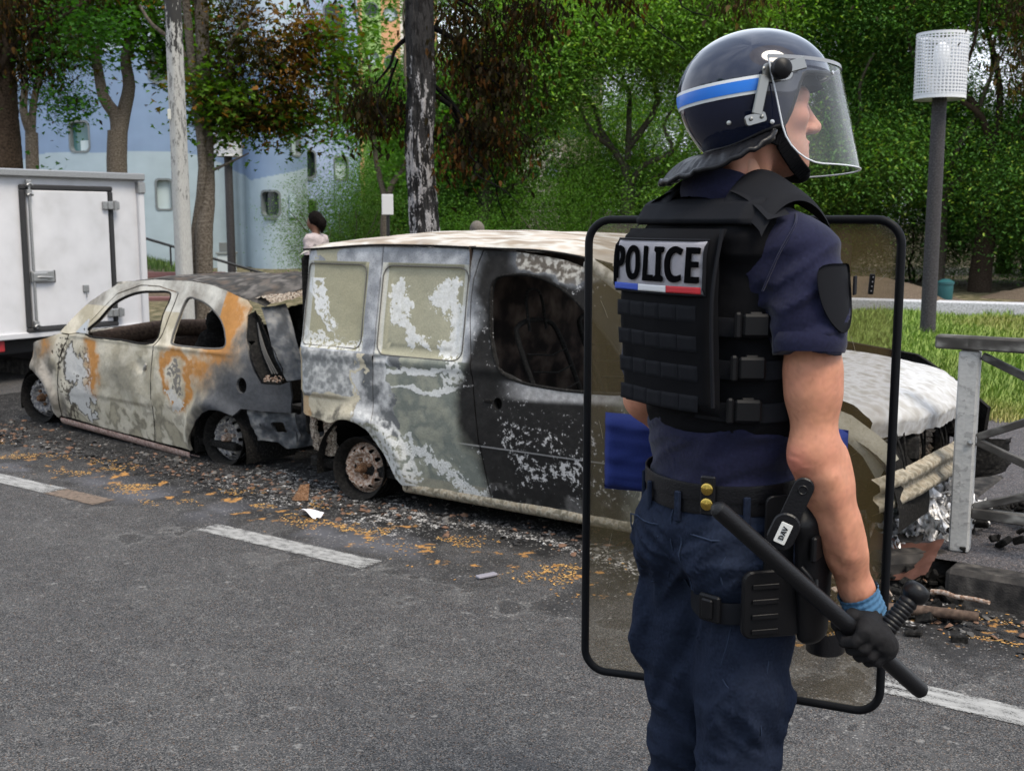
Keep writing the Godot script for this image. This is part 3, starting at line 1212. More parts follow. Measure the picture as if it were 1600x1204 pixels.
	for k in 3:
		var pth := PackedVector2Array([e0.lerp(e1, k / 3.0), e0.lerp(e1, (k + 1) / 3.0)])
		var l := pth[0].distance_to(pth[1])
		var ww := []
		for j in 7:
			for i in 2:
				ww.append([l * (0.28 + 0.46 * i), 5.0 + j * 2.9, 0.45, 0.45, (i + j) % 2])
		facade(t2, pth, 0.0, 28.0, ww, mat(lin(0.42, 0.37, 0.28), 0.85) if k != 1 else mat(lin(0.5, 0.47, 0.41), 0.85), 0.3, true)

# ---------- trees ----------
# lobed maple-like leaf, about 1 long, lying along +z
func leaf(mb: MB, xf: Transform3D, kind: int) -> void:
	var pts: Array
	if kind == 0:
		pts = [Vector2(0, 0), Vector2(0.3, 0.05), Vector2(0.5, 0.3), Vector2(0.26, 0.42), Vector2(0.42, 0.72), Vector2(0.14, 0.66), Vector2(0, 1.05)]
	elif kind == 1:
		pts = [Vector2(0, 0), Vector2(0.2, 0.2), Vector2(0.26, 0.5), Vector2(0.14, 0.82), Vector2(0, 1.05)]
	else:
		pts = [Vector2(0, 0), Vector2(0.16, 0.3), Vector2(0.05, 0.45), Vector2(0.2, 0.62), Vector2(0.04, 0.8), Vector2(0, 1.1)]
	var droop := 0.25 if kind < 2 else 0.5
	for sg: float in [-1.0, 1.0]:
		var nn := (xf.basis * Vector3(-sg * 0.35, 1, 0.1)).normalized()
		var row := []
		for p: Vector2 in pts:
			row.append(mb.vert(xf * Vector3(p.x * sg, absf(p.x) * 0.3 - droop * p.y * p.y, p.y), nn))
		for i in range(1, row.size() - 1):
			mb.tri(row[0], row[i], row[i + 1])

func leaf_cluster(sd: int, count: int, spread: float, size: float, kind: int, droopy := 0.0) -> ArrayMesh:
	var r := RandomNumberGenerator.new()
	r.seed = sd
	var mb := MB.new()
	for k in count:
		var p := Vector3(r.randfn(), r.randfn() * 0.7, r.randfn()) * spread * 0.5
		var b := Basis(Vector3.UP, r.randf() * TAU) * Basis(Vector3.RIGHT, r.randf_range(-0.3, 0.7) + droopy * r.randf_range(0.6, 1.1)) * Basis(Vector3.BACK, r.randf_range(-0.6, 0.6))
		var s := size * r.randf_range(0.6, 1.25)
		mb.tint = Color.WHITE.lerp(Color(0.7, 0.78, 0.6), r.randf())
		leaf(mb, Transform3D(b.scaled_local(Vector3.ONE * s), p), kind)
	for k in 3:
		var d := Vector3(r.randfn(), r.randfn() * 0.6, r.randfn()).normalized() * spread * 0.8
		mb.tint = Color(0.5, 0.4, 0.3)
		mb.tube([-d * 0.6, Vector3(r.randfn(), r.randfn(), r.randfn()) * 0.05 * spread, d], [size * 0.035, size * 0.03, size * 0.012], 4, false)
	return mb.mesh()

# clusters gathered about points in the given lobes: [centre, radii, share]
func crown(o: Node3D, called: String, lobes: Array, count: int, meshes: Array, c0: Color, c1: Color, sd: int, scale0 := 0.7, scale1 := 1.3, accent := Color(-1, 0, 0), accent_share := 0.0, gap := 0.35) -> void:
	var r := RandomNumberGenerator.new()
	r.seed = sd
	var noise := fnl(sd, 0.55, 2)
	var xfs := []
	var cols := []
	for m in meshes:
		xfs.append([])
		cols.append([])
	var total := 0.0
	for l in lobes:
		total += l[2]
	for l in lobes:
		var want := int(count * l[2] / total)
		var got := 0
		var tries := 0
		while got < want and tries < want * 8:
			tries += 1
			var d := Vector3(r.randfn(), r.randfn(), r.randfn()).normalized() * pow(r.randf(), 0.4)
			var p: Vector3 = l[0] + d * (l[1] as Vector3)
			var q := noise.get_noise_3dv(p * 1.6 / maxf(0.6, (l[1] as Vector3).x * 0.45))
			if q < -0.05 - gap * 0.2 and r.randf() < 0.92:
				continue
			if q < 0.04 and r.randf() < gap:
				continue
			got += 1
			var k := r.randi() % meshes.size()
			var s := r.randf_range(scale0, scale1)
			xfs[k].append(Transform3D((Basis(Vector3.UP, r.randf() * TAU) * Basis(Vector3.RIGHT, r.randf_range(-0.35, 0.35))).scaled_local(Vector3.ONE * s), p))
			var c := c0.lerp(c1, clampf(r.randf() * 0.6 + 0.5 * (q + 0.25), 0, 1))
			if accent.r >= 0.0 and r.randf() < accent_share * (1.0 if l.size() < 4 else l[3]):
				c = accent * r.randf_range(0.6, 1.3)
			cols[k].append(c)
	for k in meshes.size():
		if xfs[k].size() > 0:
			multi(called, meshes[k], M.leaf_mat, xfs[k], cols[k], o)

func limb(a: Vector3, b: Vector3, sd: int, wob := 0.06) -> Array:
	var r := RandomNumberGenerator.new()
	r.seed = sd
	var out := []
	var l := a.distance_to(b)
	for i in 5:
		var t := i / 4.0
		var w := Vector3(r.randfn(), r.randfn() * 0.4, r.randfn()) * l * wob * sin(t * PI)
		out.append(a.lerp(b, t) + w)
	return curve3(out, 3)

func add_limb(mb: MB, a: Vector3, b: Vector3, r0: float, r1: float, sd: int, wob := 0.06, sides := 7) -> void:
	var p := limb(a, b, sd, wob)
	var rr := []
	for i in p.size():
		rr.append(lerpf(r0, r1, pow(float(i) / (p.size() - 1), 0.8)))
	mb.tube(p, rr, sides, true, 1.0, 1.0)

# rough trunk along the given points; ridged bark as real relief
func bark_trunk(pts: Array, rad: Array, sd: int, ridge := 0.008, sides := 40, flare := 0.0) -> MB:
	var path := curve3(pts, 8)
	var rr := []
	for i in path.size():
		var t := float(i) / (path.size() - 1) * (rad.size() - 1)
		var k := mini(int(t), rad.size() - 2)
		rr.append(lerpf(rad[k], rad[k + 1], t - k))
	var noise := fnl(sd, 1.0, 3)
	var mb := MB.new()
	var l := 0.0
	var acc := [0.0]
	for i in range(1, path.size()):
		l += (path[i] as Vector3).distance_to(path[i - 1])
		acc.append(l)
	var nv := int(l / 0.03)
	nv = clampi(nv, 20, 260)
	mb.grid(sides, nv, func(u: float, v: float) -> Vector3:
		var s := v * l
		var k := 0
		while k < acc.size() - 2 and acc[k + 1] < s:
			k += 1
		var t: float = (s - acc[k]) / maxf(acc[k + 1] - acc[k], 1e-5)
		var c: Vector3 = (path[k] as Vector3).lerp(path[k + 1], t)
		var a := u * TAU
		var q := Vector3(cos(a), 0, sin(a))
		var rad2 := lerpf(rr[k], rr[k + 1], t)
		var e := noise.get_noise_3d(q.x * 6.0, s * 2.2, q.z * 6.0)
		var e2 := noise.get_noise_3d(q.x * 17.0, s * 6.0 + 40.0, q.z * 17.0)
		var groove := -absf(e) * 1.8 - absf(e2) * 0.9
		rad2 += ridge * (groove + 0.8) + flare * exp(-s * 5.0) * (1.0 + 0.4 * sin(a * 5.0))
		return c + q * rad2, -1.0, Vector2(TAU * (rad[0] as float), l))
	return mb

func build_trees() -> void:
	var lm := mat(Color.WHITE, 0.65, 0.0, 0.22)
	lm.vertex_color_use_as_albedo = true
	lm.backlight_enabled = true
	lm.backlight = Color(0.9, 1.0, 0.45)
	M.leaf_mat = lm
	var bark := tri_mat(ramp_tex(nz(256, 256, 0.05, 81, 5, FastNoiseLite.TYPE_SIMPLEX_SMOOTH, true), 256, 256, [0, 0.35, 0.6, 1], [lin2(0.03, 0.025, 0.02), lin2(0.085, 0.07, 0.055), lin2(0.14, 0.118, 0.095), lin2(0.2, 0.18, 0.15)]), 2.2, 0.95, M.fine, 1.0)
	M.bark = bark
	var dark_bark := tri_mat(ramp_tex(nz(256, 256, 0.05, 82, 5, FastNoiseLite.TYPE_SIMPLEX_SMOOTH, true), 256, 256, [0, 0.5, 1], [lin2(0.012, 0.009, 0.007), lin2(0.04, 0.028, 0.02), lin2(0.09, 0.065, 0.045)]), 2.0, 0.95, M.fine, 1.5)
	# charred bark: pale ash on the ridges, black in the cracks, soot taking over higher up
	var tw := 512
	var th := 1400
	var cr := nz(tw, tw, 0.03, 83, 3, FastNoiseLite.TYPE_CELLULAR)
	var cw := nz(tw, tw, 0.02, 84, 4)
	var cg := nz(tw, tw, 0.12, 85, 3)
	var ti := PackedByteArray()
	ti.resize(tw * th * 3)
	var tb := PackedByteArray()
	tb.resize(tw * th)
	for y in th:
		var hm := 6.0 * y / th
		for x in tw:
			var wx := (x + int((cw[((y / 2) % tw) * tw + x] - 128) * 0.25)) & 511
			var q := ((y * 10 / 16) % tw) * tw + wx
			var c := cr[q] / 255.0
			var g := cg[(y % tw) * tw + x] / 255.0
			var lo := cw[((y / 3) % tw) * tw + x] / 255.0
			var ash := 0.42 + 0.16 * sst(1.7, 2.9, hm) - 0.10 * sst(1.2, 0.0, hm) + 0.6 * sst(2.7, 3.3, hm)
			var k := 0.012
			if c * 0.75 + lo * 0.45 + (g - 0.5) * 0.3 > ash + 0.18:
				k = 0.16 + 0.26 * g
			elif c > 0.35:
				k = 0.018 + 0.02 * g
			var i := y * tw + x
			var v := int(pow(k, 0.4545) * 255)
			ti[i * 3] = v
			ti[i * 3 + 1] = int(v * 0.985)
			ti[i * 3 + 2] = int(v * 0.985)
			tb[i] = int(clampf(c * 1.2 + (g - 0.5) * 0.3, 0, 1) * 255)
	var charred := mat(Color.WHITE, 0.95, 0.0, 0.2)
	charred.albedo_texture = tex(Image.create_from_data(tw, th, false, Image.FORMAT_RGB8, ti))
	charred.heightmap_enabled = true
	charred.heightmap_texture = grey_tex(tb, tw, th)
	charred.heightmap_scale = 1.2
	var soot := tri_mat(M.grain, 2.0, 0.95, M.fine, 0.6, false, lin(0.014, 0.012, 0.012))
	var green := [leaf_cluster(1, 18, 0.6, 0.10, 0), leaf_cluster(2, 18, 0.65, 0.095, 0), leaf_cluster(3, 16, 0.5, 0.105, 0)]
	var small := [leaf_cluster(4, 60, 0.8, 0.045, 1), leaf_cluster(5, 60, 0.85, 0.042, 1), leaf_cluster(6, 54, 0.7, 0.048, 1)]
	var dead := [leaf_cluster(7, 20, 0.30, 0.062, 2, 1.1), leaf_cluster(8, 18, 0.32, 0.058, 1, 1.0), leaf_cluster(9, 18, 0.28, 0.066, 2, 0.8)]
	# 1 charred tree by the van
	var o := thing("charred_tree", "charred tree with ash-flecked black trunk standing behind the van roof", "tree", Vector3(-6.5, 0.14, -7.85))
	var tp := [Vector3(0.02, 0, 0.02), Vector3(0.0, 0.9, 0.0), Vector3(-0.06, 1.6, -0.02), Vector3(-0.08, 2.1, 0.0), Vector3(-0.03, 2.6, 0.02), Vector3(-0.06, 3.3, 0.0), Vector3(0.0, 4.4, 0.0), Vector3(0.05, 6.0, 0.1)]
	var tm := bark_trunk(tp, [0.15, 0.132, 0.122, 0.12, 0.118, 0.115, 0.11, 0.09], 3, 0.018, 72, 0.06)
	var tl: float = tm.u[tm.u.size() - 1].y
	for i in tm.u.size():
		tm.u[i] = Vector2(tm.u[i].x / (TAU * 0.15), tm.u[i].y / tl)
	put("trunk", tm.mesh(), charred, o)
	var lb := MB.new()
	var targets := [Vector3(-0.45, 2.5, 0.15), Vector3(0.25, 3.0, -0.6), Vector3(0.5, 2.45, -0.65), Vector3(0.35, 2.05, -0.3), Vector3(0.7, 3.3, -0.9), Vector3(-0.9, 4.0, 0.5), Vector3(1.4, 3.6, -0.7), Vector3(2.2, 3.3, -0.6), Vector3(0.55, 1.9, -0.4)]
	var sd := 10
	for t: Vector3 in targets:
		sd += 1
		var base := Vector3(-0.04, minf(t.y + 0.7, 4.6), 0.0)
		add_limb(lb, base, t + Vector3(0, 0.15, 0), 0.03, 0.008, sd, 0.07, 6)
		add_limb(lb, base.lerp(t, 0.6), t + Vector3(0.3, -0.3, 0.2), 0.014, 0.004, sd + 40, 0.1, 5)
		add_limb(lb, base.lerp(t, 0.5), t + Vector3(-0.15, -0.45, -0.25), 0.012, 0.004, sd + 60, 0.1, 5)
	put("limb", lb.mesh(), soot, o)
	crown(o, "scorched_leaves", [[Vector3(-0.38, 2.52, 0.1), Vector3(0.28, 0.24, 0.3), 1.0], [Vector3(0.2, 3.05, -0.5), Vector3(0.36, 0.42, 0.4), 2.0], [Vector3(0.36, 2.62, -0.55), Vector3(0.26, 0.22, 0.3), 1.0], [Vector3(0.3, 2.26, -0.3), Vector3(0.36, 0.11, 0.3), 0.7, 2.2], [Vector3(0.48, 2.13, -0.35), Vector3(0.30, 0.08, 0.28), 0.45, 2.4], [Vector3(0.25, 2.0, -0.2), Vector3(0.16, 0.07, 0.18), 0.25, 2.8],
		[Vector3(0.62, 3.35, -0.75), Vector3(0.22, 0.25, 0.3), 0.6], [Vector3(1.35, 3.45, -0.7), Vector3(0.45, 0.16, 0.35), 0.8], [Vector3(-0.7, 3.9, 0.4), Vector3(0.6, 0.5, 0.6), 1.2], [Vector3(0.1, 4.6, -0.2), Vector3(0.9, 0.5, 0.8), 0.8]],
		420, dead, Color(0.010, 0.008, 0.005), Color(0.05, 0.037, 0.018), 21, 0.7, 1.25, Color(0.10, 0.042, 0.014), 0.16)
	# 2 dark tree at the left edge
	o = thing("dark_tree", "dark brown trunk at the left edge of the street under sooty leaves", "tree", Vector3(-14.3, 0.14, -8.6))
	put("trunk", bark_trunk([Vector3(0, 0, 0), Vector3(0.02, 1.5, 0), Vector3(-0.03, 3.0, 0), Vector3(0.0, 5.5, 0)], [0.27, 0.235, 0.22, 0.2], 7, 0.02, 40, 0.1).mesh(), dark_bark, o)
	lb = MB.new()
	for k in 6:
		add_limb(lb, Vector3(0, 2.9 + k * 0.25, 0), Vector3(0.5 + 0.22 * k, 3.9 + 0.12 * k, 0.6 - 0.4 * k), 0.06, 0.015, 100 + k)
	put("limb", lb.mesh(), dark_bark, o)
	crown(o, "scorched_leaves", [[Vector3(0.2, 4.1, 0.1), Vector3(0.8, 0.5, 0.8), 2.0], [Vector3(0.4, 3.4, -0.3), Vector3(0.25, 0.3, 0.3), 0.5, 1.5], [Vector3(0.5, 4.7, -0.6), Vector3(1.2, 0.5, 1.0), 1.2]], 260, dead, Color(0.012, 0.009, 0.005), Color(0.04, 0.032, 0.014), 22, 0.8, 1.5, Color(0.12, 0.06, 0.02), 0.12)
	crown(o, "leaves", [[Vector3(0.8, 3.9, -0.6), Vector3(0.8, 0.5, 0.6), 1.5], [Vector3(0.7, 3.0, -0.4), Vector3(0.4, 0.3, 0.4), 0.6], [Vector3(0.45, 1.8, -0.3), Vector3(0.4, 0.2, 0.3), 0.3]], 120, green, Color(0.03, 0.09, 0.02), Color(0.08, 0.2, 0.04), 23, 0.5, 0.8)
	# 3 slim tree beside it
	o = thing("slim_tree", "slim forked tree between the dark trunk and the V-shaped tree", "tree", Vector3(-17.6, 0.14, -11.1))
	lb = MB.new()
	add_limb(lb, Vector3(0, -0.1, 0), Vector3(0, 2.9, 0), 0.13, 0.1, 120, 0.01, 12)
	add_limb(lb, Vector3(0, 2.85, 0), Vector3(-0.3, 4.6, 0.1), 0.08, 0.04, 121, 0.04)
	add_limb(lb, Vector3(0, 2.85, 0), Vector3(0.15, 4.8, -0.1), 0.07, 0.04, 122, 0.04)
	put("trunk", lb.mesh(), bark, o)
	crown(o, "leaves", [[Vector3(0, 4.5, 0), Vector3(0.8, 0.6, 0.8), 2.0], [Vector3(0.3, 3.7, -0.1), Vector3(0.35, 0.3, 0.4), 0.5], [Vector3(0.2, 5.4, 0), Vector3(1.4, 0.7, 1.2), 2.0]], 200, small, Color(0.02, 0.035, 0.008), Color(0.07, 0.08, 0.02), 24, 0.7, 1.2, Color(0.09, 0.05, 0.018), 0.35)
	# 4 V tree
	o = thing("forked_tree", "V-shaped forked tree with green maple leaves in front of the blue wall", "tree", Vector3(-17.36, 0.14, -12.6))
	lb = MB.new()
	add_limb(lb, Vector3(0.02, -0.1, 0), Vector3(-0.02, 3.0, 0), 0.2, 0.17, 130, 0.012, 14)
	add_limb(lb, Vector3(-0.02, 2.9, 0), Vector3(-0.5, 4.4, 0.05), 0.13, 0.075, 131, 0.05, 10)
	add_limb(lb, Vector3(0, 2.9, 0), Vector3(0.1, 4.7, -0.35), 0.14, 0.08, 132, 0.04, 10)
	add_limb(lb, Vector3(-0.5, 4.4, 0.05), Vector3(-1.3, 6.4, 0.1), 0.075, 0.03, 133)
	add_limb(lb, Vector3(0.1, 4.7, -0.35), Vector3(0.3, 6.8, -0.5), 0.08, 0.03, 134)
	add_limb(lb, Vector3(-0.35, 3.9, 0.03), Vector3(0.15, 5.2, 0.4), 0.05, 0.02, 135)
	put("trunk", lb.mesh(), bark, o)
	crown(o, "leaves", [[Vector3(-0.6, 5.0, 0.2), Vector3(0.8, 0.55, 0.8), 1.4], [Vector3(0.3, 4.9, -0.4), Vector3(0.8, 0.5, 0.8), 1.3], [Vector3(0.7, 4.15, -0.8), Vector3(0.4, 0.25, 0.4), 0.35], [Vector3(-1.0, 4.3, 0.4), Vector3(0.4, 0.25, 0.4), 0.3], [Vector3(0, 6.0, 0), Vector3(1.8, 0.9, 1.8), 2.2], [Vector3(0.95, 4.6, -0.9), Vector3(0.6, 0.6, 0.6), 0.8]], 480, green, Color(0.035, 0.10, 0.015), Color(0.15, 0.32, 0.05), 25, 0.75, 1.3, Color(0.10, 0.06, 0.02), 0.05)
	# 5 brown-crowned tree behind the concrete pole
	o = thing("half_burnt_tree", "maple with half-scorched brown and green crown behind the concrete pole", "tree", Vector3(-11.2, 0.14, -9.25))
	lb = bark_trunk([Vector3(0, 0, 0), Vector3(-0.01, 0.8, -0.02), Vector3(-0.03, 1.35, -0.06), Vector3(-0.02, 1.8, -0.12), Vector3(-0.1, 3.0, -0.2), Vector3(-0.1, 5.0, -0.2)], [0.115, 0.10, 0.105, 0.09, 0.085, 0.07], 9, 0.006, 28, 0.05)
	add_limb(lb, Vector3(0.02, 2.05, -0.12), Vector3(0.32, 2.28, -0.5), 0.022, 0.008, 141, 0.03)
	add_limb(lb, Vector3(-0.12, 0.0, 0.02), Vector3(-0.2, 4.2, -0.05), 0.06, 0.05, 142, 0.015, 10)
	add_limb(lb, Vector3(-0.08, 2.6, -0.2), Vector3(0.7, 3.4, -0.8), 0.05, 0.015, 143)
	add_limb(lb, Vector3(-0.08, 2.9, -0.2), Vector3(0.4, 4.2, -0.7), 0.05, 0.015, 144)
	add_limb(lb, Vector3(-0.08, 3.0, -0.2), Vector3(-0.6, 4.0, 0.3), 0.05, 0.015, 145)
	put("trunk", lb.mesh(), bark, o)
	crown(o, "scorched_leaves", [[Vector3(0.25, 3.5, -0.6), Vector3(0.55, 0.5, 0.5), 1.7, 0.4], [Vector3(0.55, 3.0, -0.85), Vector3(0.35, 0.35, 0.35), 1.0, 1.2], [Vector3(0.3, 2.72, -0.6), Vector3(0.45, 0.2, 0.45), 0.9, 1.0], [Vector3(0.72, 3.72, -1.0), Vector3(0.28, 0.3, 0.3), 0.9, 2.6], [Vector3(0.75, 3.35, -1.0), Vector3(0.22, 0.2, 0.22), 0.4, 2.8], [Vector3(-0.1, 4.4, -0.3), Vector3(1.0, 0.6, 0.9), 1.4, 0.5]], 400, [dead[0], dead[1], green[2]], Color(0.014, 0.012, 0.006), Color(0.075, 0.06, 0.018), 26, 0.55, 1.0, Color(0.26, 0.12, 0.03), 0.36)
	crown(o, "leaves", [[Vector3(0.05, 3.0, -0.3), Vector3(0.4, 0.45, 0.4), 1.0], [Vector3(0.6, 2.75, -0.95), Vector3(0.4, 0.2, 0.35), 0.7], [Vector3(1.0, 3.4, -1.2), Vector3(0.35, 0.4, 0.35), 0.6], [Vector3(0.0, 2.65, -0.4), Vector3(0.35, 0.2, 0.3), 0.5]], 260, green, Color(0.05, 0.11, 0.015), Color(0.15, 0.26, 0.04), 27, 0.5, 0.95, Color(0.15, 0.09, 0.02), 0.15)
	# 6 young green tree
	o = thing("young_tree", "slender young tree with V-shaped stems between blue wing and charred trunk", "tree", Vector3(-14.95, 0.0, -16.7))
	lb = MB.new()
	add_limb(lb, Vector3(-0.05, 0, 0), Vector3(0.08, 1.95, -0.05), 0.11, 0.085, 150, 0.02, 10)
	add_limb(lb, Vector3(0.08, 1.95, -0.05), Vector3(-0.3, 3.6, 0.0), 0.065, 0.04, 151, 0.04)
	add_limb(lb, Vector3(0.08, 1.95, -0.05), Vector3(0.4, 3.6, -0.4), 0.07, 0.04, 152, 0.04)
	add_limb(lb, Vector3(-0.3, 3.6, 0.0), Vector3(-0.5, 6.2, 0.1), 0.04, 0.015, 153)
	add_limb(lb, Vector3(0.4, 3.6, -0.4), Vector3(0.5, 6.4, -0.6), 0.04, 0.015, 154)
	put("trunk", lb.mesh(), bark, o)
	crown(o, "leaves", [[Vector3(-0.3, 3.6, 0.1), Vector3(0.55, 0.8, 0.55), 1.2], [Vector3(0.45, 3.4, -0.4), Vector3(0.5, 0.8, 0.5), 1.2], [Vector3(-0.5, 4.9, 0.3), Vector3(0.6, 0.6, 0.6), 0.8], [Vector3(-0.1, 5.9, 0), Vector3(0.9, 0.7, 0.9), 1.2], [Vector3(-0.75, 3.2, 0.4), Vector3(0.5, 0.22, 0.4), 0.4], [Vector3(0.4, 2.6, -0.3), Vector3(0.6, 0.4, 0.5), 0.6]], 230, green, Color(0.06, 0.16, 0.03), Color(0.17, 0.34, 0.06), 28, 0.6, 1.1)
	# 7 bushes by the wing
	for q in [[Vector3(-17.0, 0, -17.7), 1.5, "pale green shrub growing against the blue wing"], [Vector3(-13.3, 0, -16.9), 1.0, "low green bush just left of the charred trunk foot"], [Vector3(-12.6, 0, -19.6), 1.5, "dense green bush seen right of the charred trunk above the van"], [Vector3(-9.8, 0, -19.8), 1.1, "leafy bush behind the man above the van roof"]]:
		o = thing("bush", q[2], "bush", q[0], 0.0, "bushes behind the van")
		var s: float = q[1]
		lb = MB.new()
		for k in 7:
			add_limb(lb, Vector3(0, 0, 0), Vector3(cos(k * 1.7) * 0.7 * s, 1.2 * s, sin(k * 1.7) * 0.7 * s), 0.03, 0.008, 160 + k)
		put("stem", lb.mesh(), bark, o)
		crown(o, "leaves", [[Vector3(0, 1.1 * s, 0), Vector3(0.9 * s, 0.8 * s, 0.8 * s), 2.0], [Vector3(0.3 * s, 0.5 * s, 0.2 * s), Vector3(0.9 * s, 0.5 * s, 0.8 * s), 1.0]], int(260 * s), small, Color(0.07, 0.15, 0.04) if q[1] == 1.5 and q[0].x < -15 else Color(0.03, 0.09, 0.018), Color(0.24, 0.38, 0.12) if q[0].x < -15 else Color(0.17, 0.33, 0.06), 31 + int(s * 7), 0.55, 1.0)
	# 8 park trees: each its own trunk and crown
	var park := [
		[Vector3(-16.2, 0, -21.5), 3.0, "park tree with light green crown just right of charred trunk", 0], [Vector3(-13.3, 0, -23.2), 3.4, "park tree behind the man, bright leaves at its top", 1], [Vector3(-11.0, 0, -23.8), 3.2, "park tree left of the helmet, yellow-green top", 1], [Vector3(-9.0, 0, -25.6), 3.2, "park tree behind the helmet, dark below", 0],
		[Vector3(-7.0, 0, -25.8), 3.2, "park tree seen right of the visor", 0], [Vector3(-5.9, 0, -25.1), 3.0, "dark park tree whose trunk stands right of the street lamp", 2], [Vector3(-3.4, 0, -27.0), 3.3, "park tree at the right edge of the photograph", 0], [Vector3(-19.6, 0, -24.8), 2.2, "tall park tree behind the slender young one", 1], [Vector3(-24.0, 0, -29.5), 1.9, "park tree hiding the foot of the orange tower", 1], [Vector3(-17.5, 0, -31.5), 3.8, "far park tree left of the centre gap", 2], [Vector3(-12.5, 0, -32.5), 3.8, "far park tree filling the gap left of the helmet", 2], [Vector3(-7.5, 0, -34.5), 4.0, "far park tree behind the lamp shade", 2], [Vector3(-2.5, 0, -34.5), 4.0, "far park tree behind the right edge", 2]]
	var tn := 0
	for q in park:
		tn += 1
		var s: float = q[1]
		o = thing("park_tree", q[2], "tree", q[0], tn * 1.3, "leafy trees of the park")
		lb = MB.new()
		add_limb(lb, Vector3(0, -0.1, 0), Vector3(0.1, 2.4, 0.1), 0.2 if q[3] < 2 else 0.26, 0.16, 200 + tn, 0.02, 10)
		for k in 6:
			add_limb(lb, Vector3(0.1, 2.0 + k * 0.25, 0.1), Vector3(cos(k * 1.1 + tn) * s * 0.6, 3.2 + k * 0.9, sin(k * 1.1 + tn) * s * 0.6), 0.09, 0.02, 220 + tn * 7 + k, 0.08, 6)
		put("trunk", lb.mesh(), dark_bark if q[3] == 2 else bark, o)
		var rr := RandomNumberGenerator.new()
		rr.seed = 300 + tn
		var lobes := []
		for k in 15:
			var a := rr.randf() * TAU
			var y := rr.randf_range(1.7, 9.5 if s > 2.5 else 5.0)
			var w := s * 0.75 * sin(clampf((y - 0.2) / 10.5, 0.12, 0.95) * PI)
			var e := rr.randf_range(0.55, 1.15)
			lobes.append([Vector3(cos(a) * w * 0.8, y, sin(a) * w * 0.8), Vector3(1.25, 0.75, 1.25) * e, e * e])
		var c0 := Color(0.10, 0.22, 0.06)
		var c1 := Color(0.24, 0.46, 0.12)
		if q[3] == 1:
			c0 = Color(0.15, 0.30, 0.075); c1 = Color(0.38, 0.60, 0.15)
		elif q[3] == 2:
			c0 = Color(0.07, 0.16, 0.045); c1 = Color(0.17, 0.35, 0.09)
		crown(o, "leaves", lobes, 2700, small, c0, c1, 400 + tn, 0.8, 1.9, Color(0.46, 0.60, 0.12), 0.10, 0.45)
	# understorey: shrubs that close the view under the crowns
	var sx := 0
	for q in [[-15.0, -24.0], [-12.2, -25.5], [-10.2, -27.0], [-8.2, -28.3], [-5.8, -29.2], [-3.8, -30.0], [-1.5, -30.5], [-18.5, -23.5], [-17.6, -19.7]]:
		sx += 1
		o = thing("park_shrub", ["dark shrub under the park trees behind the charred trunk", "dark shrub under the park trees above the van roof", "dark shrub in the park left of the helmet", "dark shrub in the park behind the helmet", "dark shrub in the park behind the shield's top corner", "dark shrub in the park just right of the lamp post", "dark shrub in the park at the right edge", "dark shrub in the park behind the notice board", "shrub at the foot of the young tree's V, before the orange tower"][sx - 1], "bush", Vector3(q[0], 0, q[1]), 0.0, "shrubs under the park trees")
		lb = MB.new()
		for k in 5:
			add_limb(lb, Vector3.ZERO, Vector3(cos(k * 1.4) * 1.1, 1.8, sin(k * 1.4) * 1.1), 0.04, 0.01, 500 + sx * 5 + k)
		put("stem", lb.mesh(), dark_bark, o)
		crown(o, "leaves", [[Vector3(0, 1.3, 0), Vector3(1.7, 1.1, 1.3), 2.0], [Vector3(0.6, 2.3, 0), Vector3(1.4, 0.8, 1.0), 1.0]], 800, small, Color(0.06, 0.145, 0.04), Color(0.16, 0.33, 0.085), 520 + sx, 0.8, 1.4)
	# 9 scorched tree right of the frame, its dead leaves hanging into view
	o = thing("scorched_tree", "scorched branches with hanging dead brown leaves at the top right corner", "tree", Vector3(-0.6, 0.14, -10.2))
	lb = bark_trunk([Vector3(0, 0, 0), Vector3(0.05, 2.0, 0), Vector3(0, 5.5, 0)], [0.17, 0.14, 0.1], 11, 0.012, 30, 0.06)
	for k in 7:
		var tt: Vector3 = [Vector3(-1.45, 2.75, 0.3), Vector3(-1.6, 3.2, 0.2), Vector3(-1.3, 2.3, 0.4), Vector3(-2.3, 3.5, 0.4), Vector3(-3.2, 3.5, 0.9), Vector3(0.9, 3.0, 0.4), Vector3(-0.4, 3.4, -1.0)][k]
		add_limb(lb, Vector3(0, minf(tt.y + 0.5, 4.0), 0), tt, 0.035, 0.008, 600 + k, 0.06, 6)
	put("trunk", lb.mesh(), dark_bark, o)
	crown(o, "scorched_leaves", [[Vector3(-1.4, 2.72, 0.3), Vector3(0.16, 0.25, 0.2), 1.0], [Vector3(-1.45, 3.15, 0.25), Vector3(0.32, 0.2, 0.25), 1.0], [Vector3(-1.25, 2.3, 0.4), Vector3(0.14, 0.2, 0.15), 0.5], [Vector3(-2.3, 3.42, 0.4), Vector3(0.4, 0.12, 0.3), 0.6], [Vector3(-3.4, 3.22, 1.4), Vector3(0.4, 0.14, 0.3), 0.7], [Vector3(0.6, 3.2, 0.2), Vector3(0.9, 0.6, 0.8), 1.2]], 130, dead, Color(0.014, 0.01, 0.006), Color(0.06, 0.04, 0.02), 41, 0.55, 1.0, Color(0.13, 0.08, 0.04), 0.3)
	# trees across the road behind the viewer; they show in the helmet and keep the light from above
	var src: Node3D = get_node("park_tree_001")
	for k in 5:
		rename_copy(src, "park_tree", ["tree across the road far left, mirrored in the helmet's back", "tree across the road, second from the left, mirrored in the helmet", "middle tree across the road, mirrored in the helmet's side", "tree across the road, second from the right, mirrored in the helmet", "tree across the road far right, mirrored by the visor"][k], Vector3(-20.0 + k * 7.5, 0, 17.0 + 1.6 * sin(k * 2.0)), k * 0.9)

